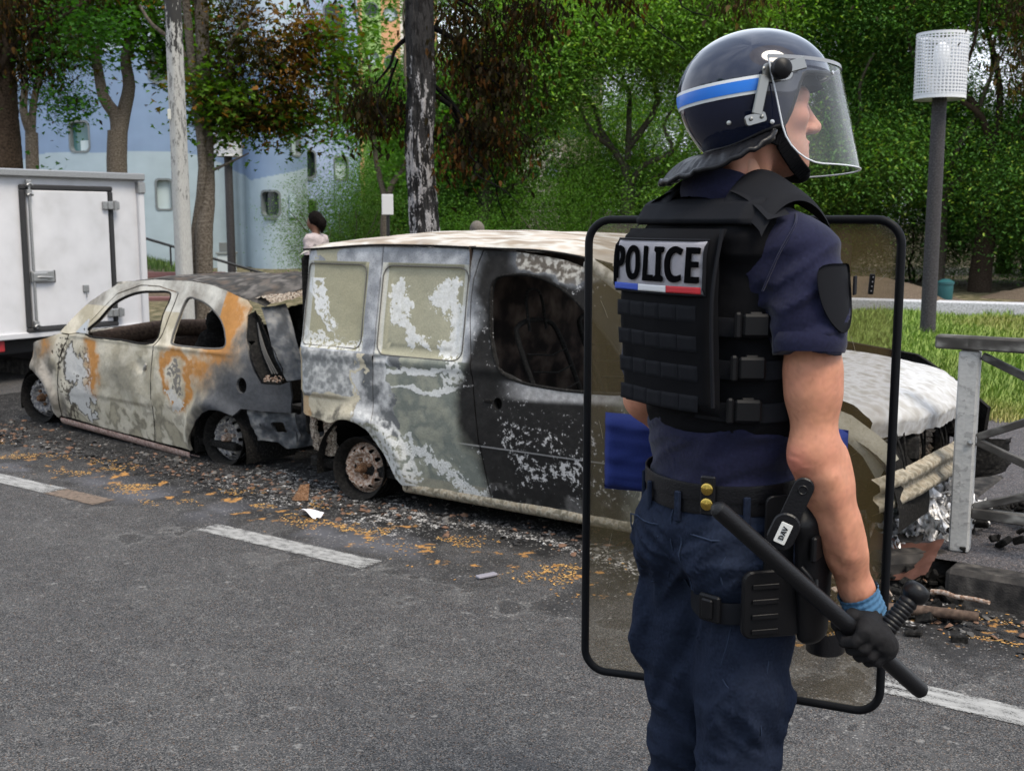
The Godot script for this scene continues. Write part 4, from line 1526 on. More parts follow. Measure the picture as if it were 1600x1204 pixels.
# ---------- poles, lamps, barrier, bench, signs ----------
func perforated_shade(r: float, h: float) -> MB:
	# wall of the lamp shade: a real grid of holes
	var mb := MB.new()
	var cols := 44
	var rows := 19
	var bar_w := 0.40
	for ring in rows + 1:
		var y := h * ring / rows
		var t := h / rows * bar_w * (2.2 if ring == 0 or ring == rows else 1.0)
		mb.lathe([Vector2(r - 0.004, y - t / 2), Vector2(r + 0.004, y - t / 2), Vector2(r + 0.004, y + t / 2), Vector2(r - 0.004, y + t / 2), Vector2(r - 0.004, y - t / 2)], cols)
	for k in cols:
		var a := TAU * k / cols
		var d := Vector3(cos(a), 0, sin(a))
		var s := Vector3(-sin(a), 0, cos(a)) * (TAU * r / cols * bar_w * 0.5)
		for o: float in [-0.003, 0.003]:
			var p := d * (r + o)
			mb.face([p - s, p + s, p + s + Vector3(0, h, 0), p - s + Vector3(0, h, 0)], d * signf(o))
	return mb

func make_lamp(label: String, at: Vector3, hgt: float, lean := 0.0) -> Node3D:
	var o := thing("street_lamp", label, "street lamp", at, 0.0, "street lamps with perforated shades")
	var p := MB.new()
	p.lathe([Vector2(0.10, -0.05), Vector2(0.092, 0.3), Vector2(0.086, hgt - 0.02), Vector2(0.0, hgt)], 20, Transform3D(Basis(), Vector3.ZERO))
	put("pole", p.mesh(), M.lamp_pole, o)
	var s := perforated_shade(0.30, 0.74)
	var xf := Transform3D(Basis(), Vector3(0, hgt - 0.02, 0))
	var q := MB.new()
	q.append(s, xf)
	var sh := put("lamp_shade", q.mesh(), M.lamp_white, o)
	var disc := MB.new()
	disc.lathe([Vector2(0.0, hgt + 0.012), Vector2(0.299, hgt + 0.012), Vector2(0.299, hgt - 0.012), Vector2(0.0, hgt - 0.012)], 32)
	put("base_plate", disc.mesh(), M.lamp_white, sh)
	var bulb := MB.new()
	bulb.lathe([Vector2(0.0, hgt + 0.12), Vector2(0.08, hgt + 0.26), Vector2(0.10, hgt + 0.32), Vector2(0.10, hgt + 0.5), Vector2(0.07, hgt + 0.60), Vector2(0, hgt + 0.65)], 24)
	put("diffuser", bulb.mesh(), mat(lin(0.75, 0.77, 0.8), 0.3), o)
	return o

func build_street() -> void:
	M.lamp_pole = tri_mat(ramp_tex(nz(256, 256, 0.04, 91, 4, FastNoiseLite.TYPE_SIMPLEX_SMOOTH, true), 256, 256, [0, 0.5, 1], [lin2(0.03, 0.028, 0.03), lin2(0.05, 0.047, 0.05), lin2(0.085, 0.08, 0.085)]), 3.0, 0.6, M.grain, 0.1)
	M.lamp_white = mat(lin(0.62, 0.63, 0.66), 0.5)
	make_lamp("dark lamp post with white perforated shade on the lawn at right", Vector3(-4.04, 0.12, -14.66), 2.98)
	make_lamp("far lamp post with white perforated shade before the blue wall", Vector3(-19.75, 0.0, -17.1), 3.02)
	# concrete pole, flaking and sooted higher up
	var cm: StandardMaterial3D = M.concrete.duplicate()
	var w := 256
	var h := 1024
	var sp := nz(w, h, 0.03, 93, 5)
	var sf := nz(w, h, 0.12, 94, 3)
	var img := PackedByteArray()
	img.resize(w * h * 3)
	for i in w * h:
		var yy := float(i / w) / h * 6.0
		var k := 0.30 + 0.12 * sf[i] / 255.0
		var flake := sp[i] / 255.0 * 0.6 + sf[i] / 255.0 * 0.4
		if yy > 1.75 and flake > 0.655 - 0.09 * sst(1.7, 2.6, yy):
			k = 0.10 + 0.1 * sf[i] / 255.0
		if yy > 3.0 and flake > 0.60 - 0.35 * sst(3.0, 3.6, yy):
			k = 0.02
		for c in 3:
			img[i * 3 + c] = int(pow(k * [1.0, 0.99, 0.94][c], 0.4545) * 255)
	cm = mat(Color.WHITE, 0.9)
	cm.albedo_texture = tex(Image.create_from_data(w, h, false, Image.FORMAT_RGB8, img))
	cm.heightmap_enabled = true
	cm.heightmap_texture = grey_tex(sp, w, h)
	cm.heightmap_scale = 0.3
	var o := thing("concrete_pole", "tall grey concrete pole, flaking and sooty, between truck and brown-crowned tree", "pole", Vector3(-8.72, 0.14, -6.98))
	var mb := MB.new()
	mb.grid(20, 60, func(u: float, v: float) -> Vector3:
		var a := u * TAU
		var r := 0.070 - 0.010 * v
		# a rounded square section
		var q := Vector2(cos(a), sin(a))
		var k := 1.0 / pow(pow(absf(q.x), 4.0) + pow(absf(q.y), 4.0), 0.25)
		return Vector3(q.x * r * k - 0.02 * v, v * 6.0 - 0.1, q.y * r * k), -1.0)
	put("shaft", mb.mesh(), cm, o)
	var pl := MB.new()
	pl.box(Vector3(0.0, 2.42, 0.1), Vector3(0.03, 0.09, 0.012), Basis(Vector3.UP, 0.6), 0.003)
	put("number_plate", pl.mesh(), mat(lin(0.5, 0.5, 0.45), 0.6), o)
	# barrier: grey peeling post, sooty rails
	var pk := nz(256, 512, 0.035, 96, 5)
	var pf := nz(256, 512, 0.14, 97, 3)
	var pi := PackedByteArray()
	pi.resize(256 * 512 * 3)
	for i in 256 * 512:
		var q := pk[i] / 255.0
		var k := 0.33 + 0.08 * (pf[i] / 255.0)
		if q > 0.68:
			k = 0.30 - 0.06 * pf[i] / 255.0
		if q > 0.672 and q < 0.68:
			k = 0.2
		for c in 3:
			pi[i * 3 + c] = int(pow(k * [1.0, 0.985, 0.95][c], 0.4545) * 255)
	var post_m := mat(Color.WHITE, 0.75)
	post_m.albedo_texture = tex(Image.create_from_data(256, 512, false, Image.FORMAT_RGB8, pi))
	post_m.uv1_triplanar = true
	post_m.uv1_scale = Vector3(1.3, 1.0, 1.3)
	post_m.heightmap_enabled = true
	post_m.heightmap_texture = grey_tex(pk, 256, 512)
	post_m.heightmap_scale = 0.2
	var rail_m := tri_mat(ramp_tex(pk, 256, 512, [0, 0.42, 0.56, 0.70, 1], [lin2(0.035, 0.033, 0.03), lin2(0.055, 0.051, 0.047), lin2(0.08, 0.075, 0.07), lin2(0.14, 0.135, 0.125), lin2(0.3, 0.29, 0.27)]), 0.6, 0.8)
	o = thing("pedestrian_barrier", "grey peeling metal barrier with crossed sooty bars beside the van's front", "barrier", Vector3(-1.25, 0.14, -5.22))
	for k in 2:
		mb = MB.new()
		mb.box(Vector3(0.88 * k, 0.45, 0), Vector3(0.085, 0.90, 0.085), Basis(Vector3.UP, 0.1), 0.008)
		put("post", mb.mesh(), post_m, o)
	mb = MB.new()
	mb.bar(Vector3(-0.14, 0.935, 0.02), Vector3(1.75, 0.935, 0.0), 0.075, 0.06, Vector3.UP, 0.008)
	put("top_rail", mb.mesh(), rail_m, o)
	mb = MB.new()
	mb.bar(Vector3(0.045, 0.18, 0), Vector3(1.5, 0.18, 0), 0.045, 0.05, Vector3.UP, 0.006)
	put("bottom_rail", mb.mesh(), rail_m, o)
	for q in [[0.05, 0.88, 0.84, 0.53], [0.05, 0.52, 0.84, 0.88], [0.05, 0.50, 0.84, 0.2], [0.05, 0.205, 0.84, 0.5]]:
		mb = MB.new()
		mb.bar(Vector3(q[0], q[1], 0.004 * q[0]), Vector3(q[2], q[3], 0.004 * q[0]), 0.028, 0.034, Vector3.UP, 0.004)
		put("cross_bar", mb.mesh(), rail_m, o)
	mb = MB.new()
	mb.lathe([Vector2(0.0, 0.012), Vector2(0.012, 0.008), Vector2(0.014, 0)], 8, Transform3D(Basis(Vector3.RIGHT, PI / 2), Vector3(0.03, 0.5, 0.045)))
	put("bolt", mb.mesh(), M.galv, o)
	# notice board on a dark post
	o = thing("notice_board", "small white notice board on a dark post beside the charred trunk", "sign", Vector3(-11.45, 0.14, -12.92), deg_to_rad(35))
	mb = MB.new()
	mb.box(Vector3(0, 0.75, -0.03), Vector3(0.05, 1.6, 0.05))
	put("post", mb.mesh(), M.black_metal, o)
	mb = MB.new()
	mb.box(Vector3(0, 1.70, 0.01), Vector3(0.17, 0.30, 0.02))
	put("panel", mb.mesh(), mat(lin(0.6, 0.6, 0.62), 0.5), o)
	# park bench with pinkish boards
	o = thing("park_bench", "bench with pinkish red boards between truck and concrete pole", "bench", Vector3(-12.3, 0.14, -9.5), deg_to_rad(37))
	var bm := mat(lin(0.28, 0.14, 0.13), 0.7)
	for k in 4:
		mb = MB.new()
		mb.box(Vector3(-0.2, 0.46 + (0.10 * k if k > 1 else 0.0), -0.12 * k if k < 2 else -0.24), Vector3(1.9, 0.045 if k < 2 else 0.075, 0.1 if k < 2 else 0.035))
		put("board", mb.mesh(), bm, o)
	for sx: float in [-0.9, 0.5]:
		mb = MB.new()
		mb.box(Vector3(sx, 0.2, -0.06), Vector3(0.06, 0.46, 0.3))
		mb.bar(Vector3(sx, 0.4, -0.26), Vector3(sx, 0.8, -0.28), 0.05, 0.04)
		put("leg", mb.mesh(), M.black_metal, o)
	# slope with mulch and handrail before the blue wall
	var mulch := tri_mat(ramp_tex(nz(512, 512, 0.08, 101, 3, FastNoiseLite.TYPE_SIMPLEX_SMOOTH, true, 8.0), 512, 512, [0, 0.4, 0.55, 1], [lin2(0.04, 0.03, 0.02), lin2(0.10, 0.075, 0.055), lin2(0.17, 0.13, 0.10), lin2(0.26, 0.21, 0.165)]), 1.2, 0.95, M.fine, 2.5, true)
	mb = MB.new()
	var hn := fnl(15, 0.8)
	mb.grid(60, 40, func(u: float, v: float) -> Vector3:
		var a := Vector2(-24.0, -12.5).lerp(Vector2(-17.0, -15.8), u)
		var d := Vector2(-0.55, -0.83) * (v * 5.0 - 2.5)
		var q := a + d
		var hh := lerpf(2.6, 0.05, clampf(u * 1.05, 0, 1)) * sst(0.0, 0.35, v) * (1.0 - 0.4 * v) + 0.07 * hn.get_noise_2d(q.x * 2.0, q.y * 2.0)
		return Vector3(q.x, hh, q.y), 1.0)
	struct("planted_bank", mb.mesh(), mulch, "brown mulch slope rising towards the blue wall")
	var gt := []
	var gc := []
	var r := RandomNumberGenerator.new()
	r.seed = 77
	for k in 700:
		var u := r.randf()
		var v := r.randf_range(0.33, 1.0)
		var a := Vector2(-24.0, -12.5).lerp(Vector2(-17.0, -15.8), u) + Vector2(-0.55, -0.83) * (v * 5.0 - 2.5)
		gt.append(Transform3D(Basis(Vector3.UP, r.randf() * TAU).scaled(Vector3.ONE * r.randf_range(0.7, 1.3)), Vector3(a.x, lerpf(2.6, 0.05, clampf(u * 1.05, 0, 1)) * sst(0.0, 0.35, v) * (1.0 - 0.4 * v), a.y)))
		gc.append(Color(0.06, 0.14, 0.025).lerp(Color(0.14, 0.22, 0.05), r.randf()))
	tag(multi("bank_grass", blade_clump(4, 20, 0.16), M.blade, gt, gc), "green grass along the top of the mulch slope")
	o = thing("handrail", "thin black handrail sloping down along the blue wall", "railing", Vector3.ZERO)
	mb = MB.new()
	var ra := Vector3(-20.9, 1.46, -14.85)
	var rb := Vector3(-17.3, 0.22, -17.1)
	mb.tube([ra, ra.lerp(rb, 0.5), rb], 0.028, 8)
	put("rail", mb.mesh(), M.black_metal, o)
	for k in 5:
		mb = MB.new()
		var p := ra.lerp(rb, 0.1 + 0.2 * k)
		mb.tube([p, p - Vector3(0, 0.95, 0)], 0.02, 6)
		put("baluster", mb.mesh(), M.black_metal, o)
	# small grey cabinet and white box by the wall behind the far lamp
	o = thing("electric_cabinet", "small grey box on a white ledge behind the far lamp post", "cabinet", Vector3(-22.0, 0.0, -18.9), deg_to_rad(40))
	mb = MB.new()
	mb.box(Vector3(0, 0.35, 0), Vector3(0.4, 0.9, 0.4))
	put("plinth", mb.mesh(), mat(lin(0.5, 0.55, 0.58), 0.8), o)
	mb = MB.new()
	mb.box(Vector3(0, 0.825, 0), Vector3(0.46, 0.05, 0.46))
	put("ledge", mb.mesh(), mat(lin(0.2, 0.22, 0.22), 0.8), o)
	mb = MB.new()
	mb.box(Vector3(-0.05, 0.97, 0), Vector3(0.22, 0.22, 0.2))
	put("box", mb.mesh(), mat(lin(0.14, 0.15, 0.15), 0.6), o)
	# far low wall, mound, bin
	var wm: StandardMaterial3D = M.concrete.duplicate()
	wm.albedo_color = Color(1.15, 1.15, 1.2)
	o = thing("low_wall", "long low pale concrete wall at the far edge of the lawn", "wall", Vector3(-5.0, 0.1, -18.55), deg_to_rad(10))
	for k in 8:
		mb = MB.new()
		mb.box(Vector3(-7.0 + k * 2.0, 0.13, 0), Vector3(1.99, 0.26, 0.35), Basis(), 0.015)
		put("block", mb.mesh(), wm, o)
	for q in [[-7.3, -22.2, 1.6, 0.42, "grey-brown earth mound seen past the shield's top right corner"], [-2.2, -22.5, 2.2, 0.32, "brown earth mound behind the low wall at the right edge"], [-3.9, -24.0, 1.4, 0.35, "small low earth mound behind the lamp post foot"]]:
		mb = MB.new()
		mb.grid(36, 24, func(u: float, v: float) -> Vector3:
			var a := u * TAU
			var hh := pow(cos(v * PI / 2), 1.4)
			var rad: float = q[2] * v * (1.0 + 0.12 * sin(a * 3.0))
			return Vector3(q[0] + cos(a) * rad * 1.3, 0.10 + q[3] * hh + 0.05 * hn.get_noise_2d(cos(a) * rad * 4.0, sin(a) * rad * 4.0), q[1] + sin(a) * rad), -1.0)
		struct("earth_mound", mb.mesh(), mulch, q[4])
	o = thing("litter_bin", "small dark teal litter bin beyond the low wall", "bin", Vector3(-5.7, 0.12, -21.7))
	mb = MB.new()
	mb.lathe([Vector2(0.12, 0), Vector2(0.13, 0.02), Vector2(0.14, 0.34), Vector2(0.0, 0.34)], 16)
	put("body", mb.mesh(), mat(lin(0.02, 0.10, 0.11), 0.5), o)
	mb = MB.new()
	mb.lathe([Vector2(0.155, 0.34), Vector2(0.155, 0.38), Vector2(0.06, 0.43), Vector2(0, 0.43)], 16)
	put("lid", mb.mesh(), mat(lin(0.015, 0.08, 0.09), 0.5), o)

# ---------- white box truck ----------
func build_truck() -> void:
	var white := tri_mat(ramp_tex(nz(256, 256, 0.02, 111, 5, FastNoiseLite.TYPE_SIMPLEX_SMOOTH, true), 256, 256, [0, 0.5, 1], [lin2(0.47, 0.47, 0.48), lin2(0.55, 0.55, 0.57), lin2(0.60, 0.60, 0.62)]), 0.5, 0.45)
	var seal := mat(lin(0.02, 0.02, 0.022), 0.7)
	var alu: StandardMaterial3D = M.galv
	var X := -10.5
	var o := thing("box_truck", "white box truck with black-framed rear door, cut off by the left edge", "truck", Vector3(X, 0, -6.35), 0.0)
	# box body; the door face looks towards +x; local z runs from 1.6 (left, out of view) to -1.52
	var z0 := 1.55
	var z1 := -1.53
	var mb := MB.new()
	mb.box(Vector3(-2.2, 1.25, (z0 + z1) / 2), Vector3(4.38, 1.60, z0 - z1 - 0.04), Basis(), 0.01)
	put("body", mb.mesh(), white, o)
	mb = MB.new()
	mb.box(Vector3(-2.17, 2.065, (z0 + z1) / 2), Vector3(4.46, 0.075, z0 - z1 + 0.02), Basis(), 0.012)
	put("roof_rail", mb.mesh(), alu, o)
	mb = MB.new()
	mb.box(Vector3(-0.01, 1.25, z1 + 0.03), Vector3(0.09, 1.58, 0.075), Basis(), 0.01)
	put("corner_post", mb.mesh(), mat(lin(0.55, 0.55, 0.57), 0.5), o)
	mb = MB.new()
	mb.box(Vector3(-0.003, 1.95, z1 + 0.03), Vector3(0.11, 0.12, 0.09), Basis(), 0.01)
	put("corner_cap", mb.mesh(), alu, o)
	mb = MB.new()
	mb.box(Vector3(-0.005, 0.475, (z0 + z1) / 2), Vector3(0.06, 0.06, z0 - z1), Basis(), 0.008)
	put("sill_rail", mb.mesh(), mat(lin(0.5, 0.5, 0.52), 0.5), o)
	mb = MB.new()
	mb.box(Vector3(-0.07, 0.385, 0.83), Vector3(0.1, 0.115, 1.4), Basis(), 0.01)
	put("red_crossmember", mb.mesh(), mat(lin(0.32, 0.015, 0.02), 0.5), o)
	mb = MB.new()
	mb.box(Vector3(-2.3, 0.33, 0), Vector3(3.9, 0.14, 1.1), Basis(), 0.01)
	put("chassis", mb.mesh(), seal, o)
	for sz: float in [1.2, -1.1]:
		mb = MB.new()
		var xf := Transform3D(Basis(Vector3.RIGHT, PI / 2), Vector3(-1.1, 0.3, sz))
		mb.lathe([Vector2(0, -0.11), Vector2(0.2, -0.11), Vector2(0.28, -0.1), Vector2(0.3, -0.06), Vector2(0.3, 0.06), Vector2(0.28, 0.1), Vector2(0.2, 0.11), Vector2(0, 0.11)], 28, xf)
		put("wheel", mb.mesh(), M.black_rubber, o)
	# door, about local z 0.13 (left) to -1.05 (right)
	var d0 := -0.12
	var d1 := -1.12
	var y0 := 0.52
	var y1 := 1.93
	var door := MB.new()
	door.box(Vector3(0.008, (y0 + y1) / 2, (d0 + d1) / 2), Vector3(0.05, y1 - y0 - 0.06, d0 - d1 - 0.08), Basis(), 0.008)
	var dn := put("door", door.mesh(), white, o)
	var fr := MB.new()
	var t := 0.052
	fr.box(Vector3(0.012, y1, (d0 + d1) / 2), Vector3(0.045, t, d0 - d1 + t), Basis(), 0.012)
	fr.box(Vector3(0.012, y0, (d0 + d1) / 2), Vector3(0.045, t, d0 - d1 + t), Basis(), 0.012)
	fr.box(Vector3(0.012, (y0 + y1) / 2, d0), Vector3(0.043, y1 - y0 - t, t), Basis(), 0.012)
	fr.box(Vector3(0.012, (y0 + y1) / 2, d1), Vector3(0.043, y1 - y0 - t, t), Basis(), 0.012)
	put("seal", fr.mesh(), seal, dn)
	var zb := d0 - 0.055
	mb = MB.new()
	mb.tube([Vector3(0.055, y0 + 0.02, zb), Vector3(0.055, y1 + 0.02, zb)], 0.013, 10)
	put("lock_bar", mb.mesh(), M.galv, dn)
	for yy: float in [y0 + 0.06, y1 - 0.06, y1 + 0.035]:
		mb = MB.new()
		mb.box(Vector3(0.045, yy, zb), Vector3(0.045, 0.07, 0.055), Basis(), 0.008)
		mb.tube([Vector3(0.07, yy - 0.02, zb - 0.03), Vector3(0.075, yy, zb), Vector3(0.07, yy - 0.02, zb + 0.03)], 0.012, 8)
		put("bar_keeper", mb.mesh(), M.galv, dn)
	mb = MB.new()
	mb.box(Vector3(0.04, 1.05, zb - 0.10), Vector3(0.05, 0.12, 0.25), Basis(), 0.012)
	mb.box(Vector3(0.07, 1.05, zb - 0.06), Vector3(0.03, 0.09, 0.16), Basis(), 0.01)
	mb.tube([Vector3(0.075, 1.05, zb - 0.02), Vector3(0.09, 1.05, zb - 0.06), Vector3(0.085, 1.04, zb - 0.18)], 0.012, 8)
	put("handle", mb.mesh(), M.galv, dn)
	mb = MB.new()
	mb.box(Vector3(0.036, 1.05, zb - 0.235), Vector3(0.01, 0.12, 0.02), Basis(), 0.002)
	put("handle_stop", mb.mesh(), seal, dn)
	mb = MB.new()
	mb.box(Vector3(0.04, 0.91, d1 + 0.36), Vector3(0.02, 0.075, 0.07), Basis(), 0.006)
	mb.tube([Vector3(0.05, 0.90, d1 + 0.36), Vector3(0.05, 0.82, d1 + 0.36)], 0.006, 6)
	put("hook", mb.mesh(), M.galv, dn)
	for yy: float in [0.64, 1.76]:
		mb = MB.new()
		mb.box(Vector3(0.05, yy, d1 + 0.02), Vector3(0.035, 0.085, 0.2), Basis(), 0.008)
		mb.tube([Vector3(0.07, yy - 0.05, d1 - 0.02), Vector3(0.07, yy + 0.05, d1 - 0.02)], 0.018, 10)
		mb.tube([Vector3(0.07, yy - 0.03, d1 + 0.06), Vector3(0.07, yy + 0.03, d1 + 0.06)], 0.012, 10)
		put("hinge", mb.mesh(), M.galv, dn)

# ---------- burnt van ----------
var van_noise: FastNoiseLite

func van_base(y: float) -> float:
	return -0.035 * pow((y - 0.6) / 0.45, 2.0) if y <= 0.87 else -0.0126 - (y - 0.87) * 0.16

func van_z(p: Vector2) -> float:
	var x := p.x
	var y := p.y
	var z := van_base(y)
	if x < 0.14:
		z -= 0.09 * pow((0.14 - x) / 0.14, 2.0)
	if x > 3.1:
		z -= 0.17 * pow((x - 3.1) / 0.5, 2.0)
	var d := Vector2(x - 0.52, y - 0.15).length()
	z += 0.03 * exp(-pow((d - 0.345) / 0.055, 2.0)) * sst(0.05, 0.2, y)
	d = Vector2(x - 3.2, y - 0.33).length()
	z += 0.03 * exp(-pow((d - 0.39) / 0.06, 2.0))
	z -= 0.016 * sst(0.014, -0.014, rr_dist(p, 0.055, 0.885, 0.545, 1.355, 0.05))
	z -= 0.016 * sst(0.014, -0.014, rr_dist(p, 0.67, 0.865, 1.27, 1.355, 0.06))
	z -= 0.006 * sst(0.008, -0.008, absf(rr_dist(p, 0.73, 0.91, 1.22, 1.31, 0.05)) - 0.004)
	z += 0.012 * (sst(0.79, 0.835, y) - sst(0.85, 0.885, y)) * sst(2.5, 2.2, x)
	z -= 0.010 * sst(0.44, 0.425, y) * sst(0.82, 0.9, x) * sst(2.6, 2.4, x)
	z -= 0.014 * sst(0.60, 0.585, y) * sst(0.5, 0.35, x)
	z -= 0.012 * exp(-pow(rr_dist(p, 0.66, 0.835, 0.76, 0.85, 0.005) / 0.006, 2.0)) if p.x < 0.8 and p.x > 0.6 else 0.0
	z += 0.005 * van_noise.get_noise_2d(x * 2.2, y * 2.2) + 0.0014 * van_noise.get_noise_2d(x * 14.0, y * 14.0)
	return z

func van_near(p: Vector2) -> Vector3:
	return Vector3(p.x, p.y, van_z(p))

func van_far(p: Vector2) -> Vector3:
	return Vector3(p.x, p.y, -1.58 - van_z(p))

func van_tex() -> Array:
	var w := 1280
	var h := 512
	var soft := nz(w, h, 0.006, 201, 5)
	var mid := nz(w, h, 0.018, 202, 5)
	var fine := nz(w, h, 0.07, 203, 4)
	var grit := nz(w, h, 0.22, 204, 3)
	var cell := nz(w, h, 0.06, 205, 2, FastNoiseLite.TYPE_CELLULAR)
	var warp := nz(w, h, 0.012, 206, 4, FastNoiseLite.TYPE_SIMPLEX_SMOOTH, false, 40.0)
	var out := PackedByteArray()
	out.resize(w * h * 3)
	var bump := PackedByteArray()
	bump.resize(w * h)
	for j in h:
		var y := 1.6 * j / h
		for i in w:
			var x := 4.0 * i / w
			var k := j * w + i
			var s := soft[k] / 255.0
			var m := mid[k] / 255.0
			var f := fine[k] / 255.0
			var g := grit[k] / 255.0
			var wv := warp[k] / 255.0
			var ce := cell[k] / 255.0
			var dx := (m - 0.5) * 0.16
			var X := x + dx
			var Y := y + (s - 0.5) * 0.16
			# olive grey ground coat
			var q := clampf((s - 0.3) * 2.2, 0, 1)
			var r := lerpf(0.21, 0.36, q)
			var gg := lerpf(0.21, 0.355, q)
			var b := lerpf(0.16, 0.32, q)
			var white := 0.0
			if y > 0.87 and y < 1.37 and x < 0.56:
				r = 0.31 + 0.05 * s; gg = 0.29 + 0.05 * s; b = 0.20 + 0.04 * s
				# crescent scar with powdery edges
				var cx := 0.13 + 0.24 * pow(clampf((1.24 - y) / 0.3, 0, 1.3), 1.5)
				var cw := 0.075 * clampf((y - 0.90) / 0.3, 0.1, 1.0)
				if y < 1.27 and y > 0.92 and absf(X - cx + (f - 0.5) * 0.03) < cw * (0.5 + 0.4 * m):
					white = 1.0 if absf(X - cx - 0.01) > 0.012 or f > 0.5 else 0.2
				if Y < 0.965 and f + g * 0.4 > 0.62:
					white = 0.8
				if x < 0.12:
					white = maxf(white, 0.5)
			elif y > 0.86 and y < 1.37 and x > 0.66 and x < 1.28:
				r = 0.30 + 0.07 * s; gg = 0.285 + 0.07 * s; b = 0.205 + 0.06 * s
				var left := exp(-pow((X - 0.80 - 0.18 * clampf((1.1 - y) / 0.2, 0, 1.4)) / 0.07, 2.0))
				var right := exp(-pow((X - 1.17 - 0.06 * sin(y * 14.0)) / 0.085, 2.0))
				var mark := maxf(left, right) * sst(0.86, 0.93, Y) * sst(1.34, 1.25, y)
				if mark + (f - 0.5) * 0.9 + (g - 0.5) * 0.4 > 0.52:
					white = clampf(0.6 + 0.5 * f, 0, 1)
				if x > 1.235 or x < 0.70:
					white = maxf(white, 0.35 + 0.3 * s)
			elif y > 0.86:
				# pillars and the rim under the roof: chalky blue-grey with smudges
				var t := clampf((m - 0.30) * 1.5 + (s - 0.5) * 0.8, 0, 1)
				r = lerpf(0.25, 0.56, t); gg = lerpf(0.26, 0.57, t); b = lerpf(0.28, 0.59, t)
				if g > 0.66:
					r *= 0.7; gg *= 0.7; b *= 0.7
				if y > 1.36 and X > 0.16 and X < 0.34:
					r = 0.36; gg = 0.34; b = 0.25
			else:
				# lower body
				if X < 0.52 and Y > 0.60:
					var t := clampf((ce - 0.3) * 1.2 + (f - 0.4) * 1.1 + (m - 0.5), 0, 1)
					r = lerpf(0.22, 0.58, t); gg = lerpf(0.225, 0.575, t); b = lerpf(0.225, 0.56, t)
					if x < 0.08:
						r = 0.36; gg = 0.29; b = 0.19
				elif X < 0.55 and Y > 0.3:
					r = 0.46 + 0.08 * f; gg = 0.41 + 0.08 * f; b = 0.31 + 0.07 * f
					var st := m
					var dk := clampf((st - 0.47) * 5.0, 0, 1) * clampf((0.62 - y) / 0.1, 0, 1) * clampf((y - 0.42) / 0.05, 0, 1)
					r = lerpf(r, 0.05, dk * 0.8); gg = lerpf(gg, 0.045, dk * 0.8); b = lerpf(b, 0.04, dk * 0.8)
					if x < 0.12 + 0.05 * m:
						r = lerpf(r, 0.42, 0.6); gg = lerpf(gg, 0.24, 0.6); b = lerpf(b, 0.09, 0.6)
				elif X > 0.55 and X < 0.86 and Y > 0.42:
					var t := clampf((m - 0.36) * 3.0, 0, 1)
					r = lerpf(0.12, 0.5, t); gg = lerpf(0.125, 0.5, t); b = lerpf(0.13, 0.5, t)
				if X > 0.8:
					# grey green plates with chalky veins
					var plate := 0.5 + 0.5 * sin(wv * 11.0)
					r = lerpf(0.165, 0.27, plate); gg = lerpf(0.18, 0.275, plate); b = lerpf(0.16, 0.225, plate)
					if absf(Y - 0.79 + 0.02 * sin(x * 20.0)) < 0.009 + 0.012 * f * f and x < 1.25:
						white = 0.9
					if absf(Y - 0.70) < 0.007 + 0.01 * f * f and x < 1.3:
						white = 0.85
					var diag := exp(-pow((Y - 0.33 + (X - 0.95) * 0.35) / 0.05, 2.0))
					if diag + (f - 0.5) * 1.3 + (g - 0.5) * 0.6 > 0.62 and y < 0.40:
						white = clampf(0.5 + 0.6 * g, 0, 1)
					if X > 1.14 and X < 1.3 and Y > 0.7 and f > 0.4:
						white = 0.75
					if y < 0.2:
						r = lerpf(r, 0.3, 0.5); gg = lerpf(gg, 0.27, 0.5); b = lerpf(b, 0.2, 0.5)
				if X > 0.72 and X < 0.95 and Y < 0.45 and f + m * 0.6 > 0.75:
					white = 0.8
				if Vector2(x - 0.52, y - 0.15).length() < 0.44 and Y < 0.5 and x > 0.5:
					white = maxf(white, clampf((f - 0.3) * 2.0, 0, 0.8))
			# soot: the front door is black with flecks of ash
			var edge := 1.33 + 0.07 * sin(y * 5.0 + 1.0) + (s - 0.5) * 0.14 - 0.04 * sst(0.9, 1.4, y)
			var sootk := sst(edge - 0.05, edge + 0.06, x)
			var top := sst(1.30, 1.36, Y) * sst(1.5, 1.62, x)
			sootk *= 1.0 - 0.85 * top
			sootk *= 1.0 - sst(2.18, 2.45, X)
			if sootk > 0.01:
				var base := 0.011 + 0.016 * f * m
				var br := base * 1.05
				var flk := 0.0
				var mv := clampf(1.0 - absf(Y - 0.55 - 0.18 * sin(x * 6.0)) / 0.12, 0, 1) * 0.09 + clampf(1.0 - absf(Y - 0.27 + 0.1 * sin(x * 5.0 + 1.0)) / 0.1, 0, 1) * 0.10
				var fk := f * 0.5 + g * 0.3 + wv * 0.2 + (s - 0.5) * 0.28 + mv
				if fk > 0.68:
					flk = clampf((fk - 0.68) * 14.0, 0, 1)
				var band := sst(0.70, 0.735, y - 0.02 * sin(x * 3.0)) * sst(0.80, 0.775, y) * sst(1.5, 1.75, x)
				flk = maxf(flk, band * (0.5 + 0.5 * f))
				if absf(y - 0.425) < 0.006:
					flk = maxf(flk, 0.55)
				if Y < 0.24 and m > 0.52:
					br += 0.07 * (m - 0.5) * 8.0 * 0.5
				r = lerpf(r, lerpf(br, 0.46, flk), sootk)
				gg = lerpf(gg, lerpf(br * 0.95, 0.45, flk), sootk)
				b = lerpf(b, lerpf(br * 0.92, 0.45, flk), sootk)
				white *= 1.0 - sootk
			if top > 0.1 and sootk < 0.5:
				var t := clampf((f - 0.42) * 4.0, 0, 1)
				r = lerpf(r, lerpf(0.13, 0.5, t), top); gg = lerpf(gg, lerpf(0.11, 0.47, t), top); b = lerpf(b, lerpf(0.09, 0.42, t), top)
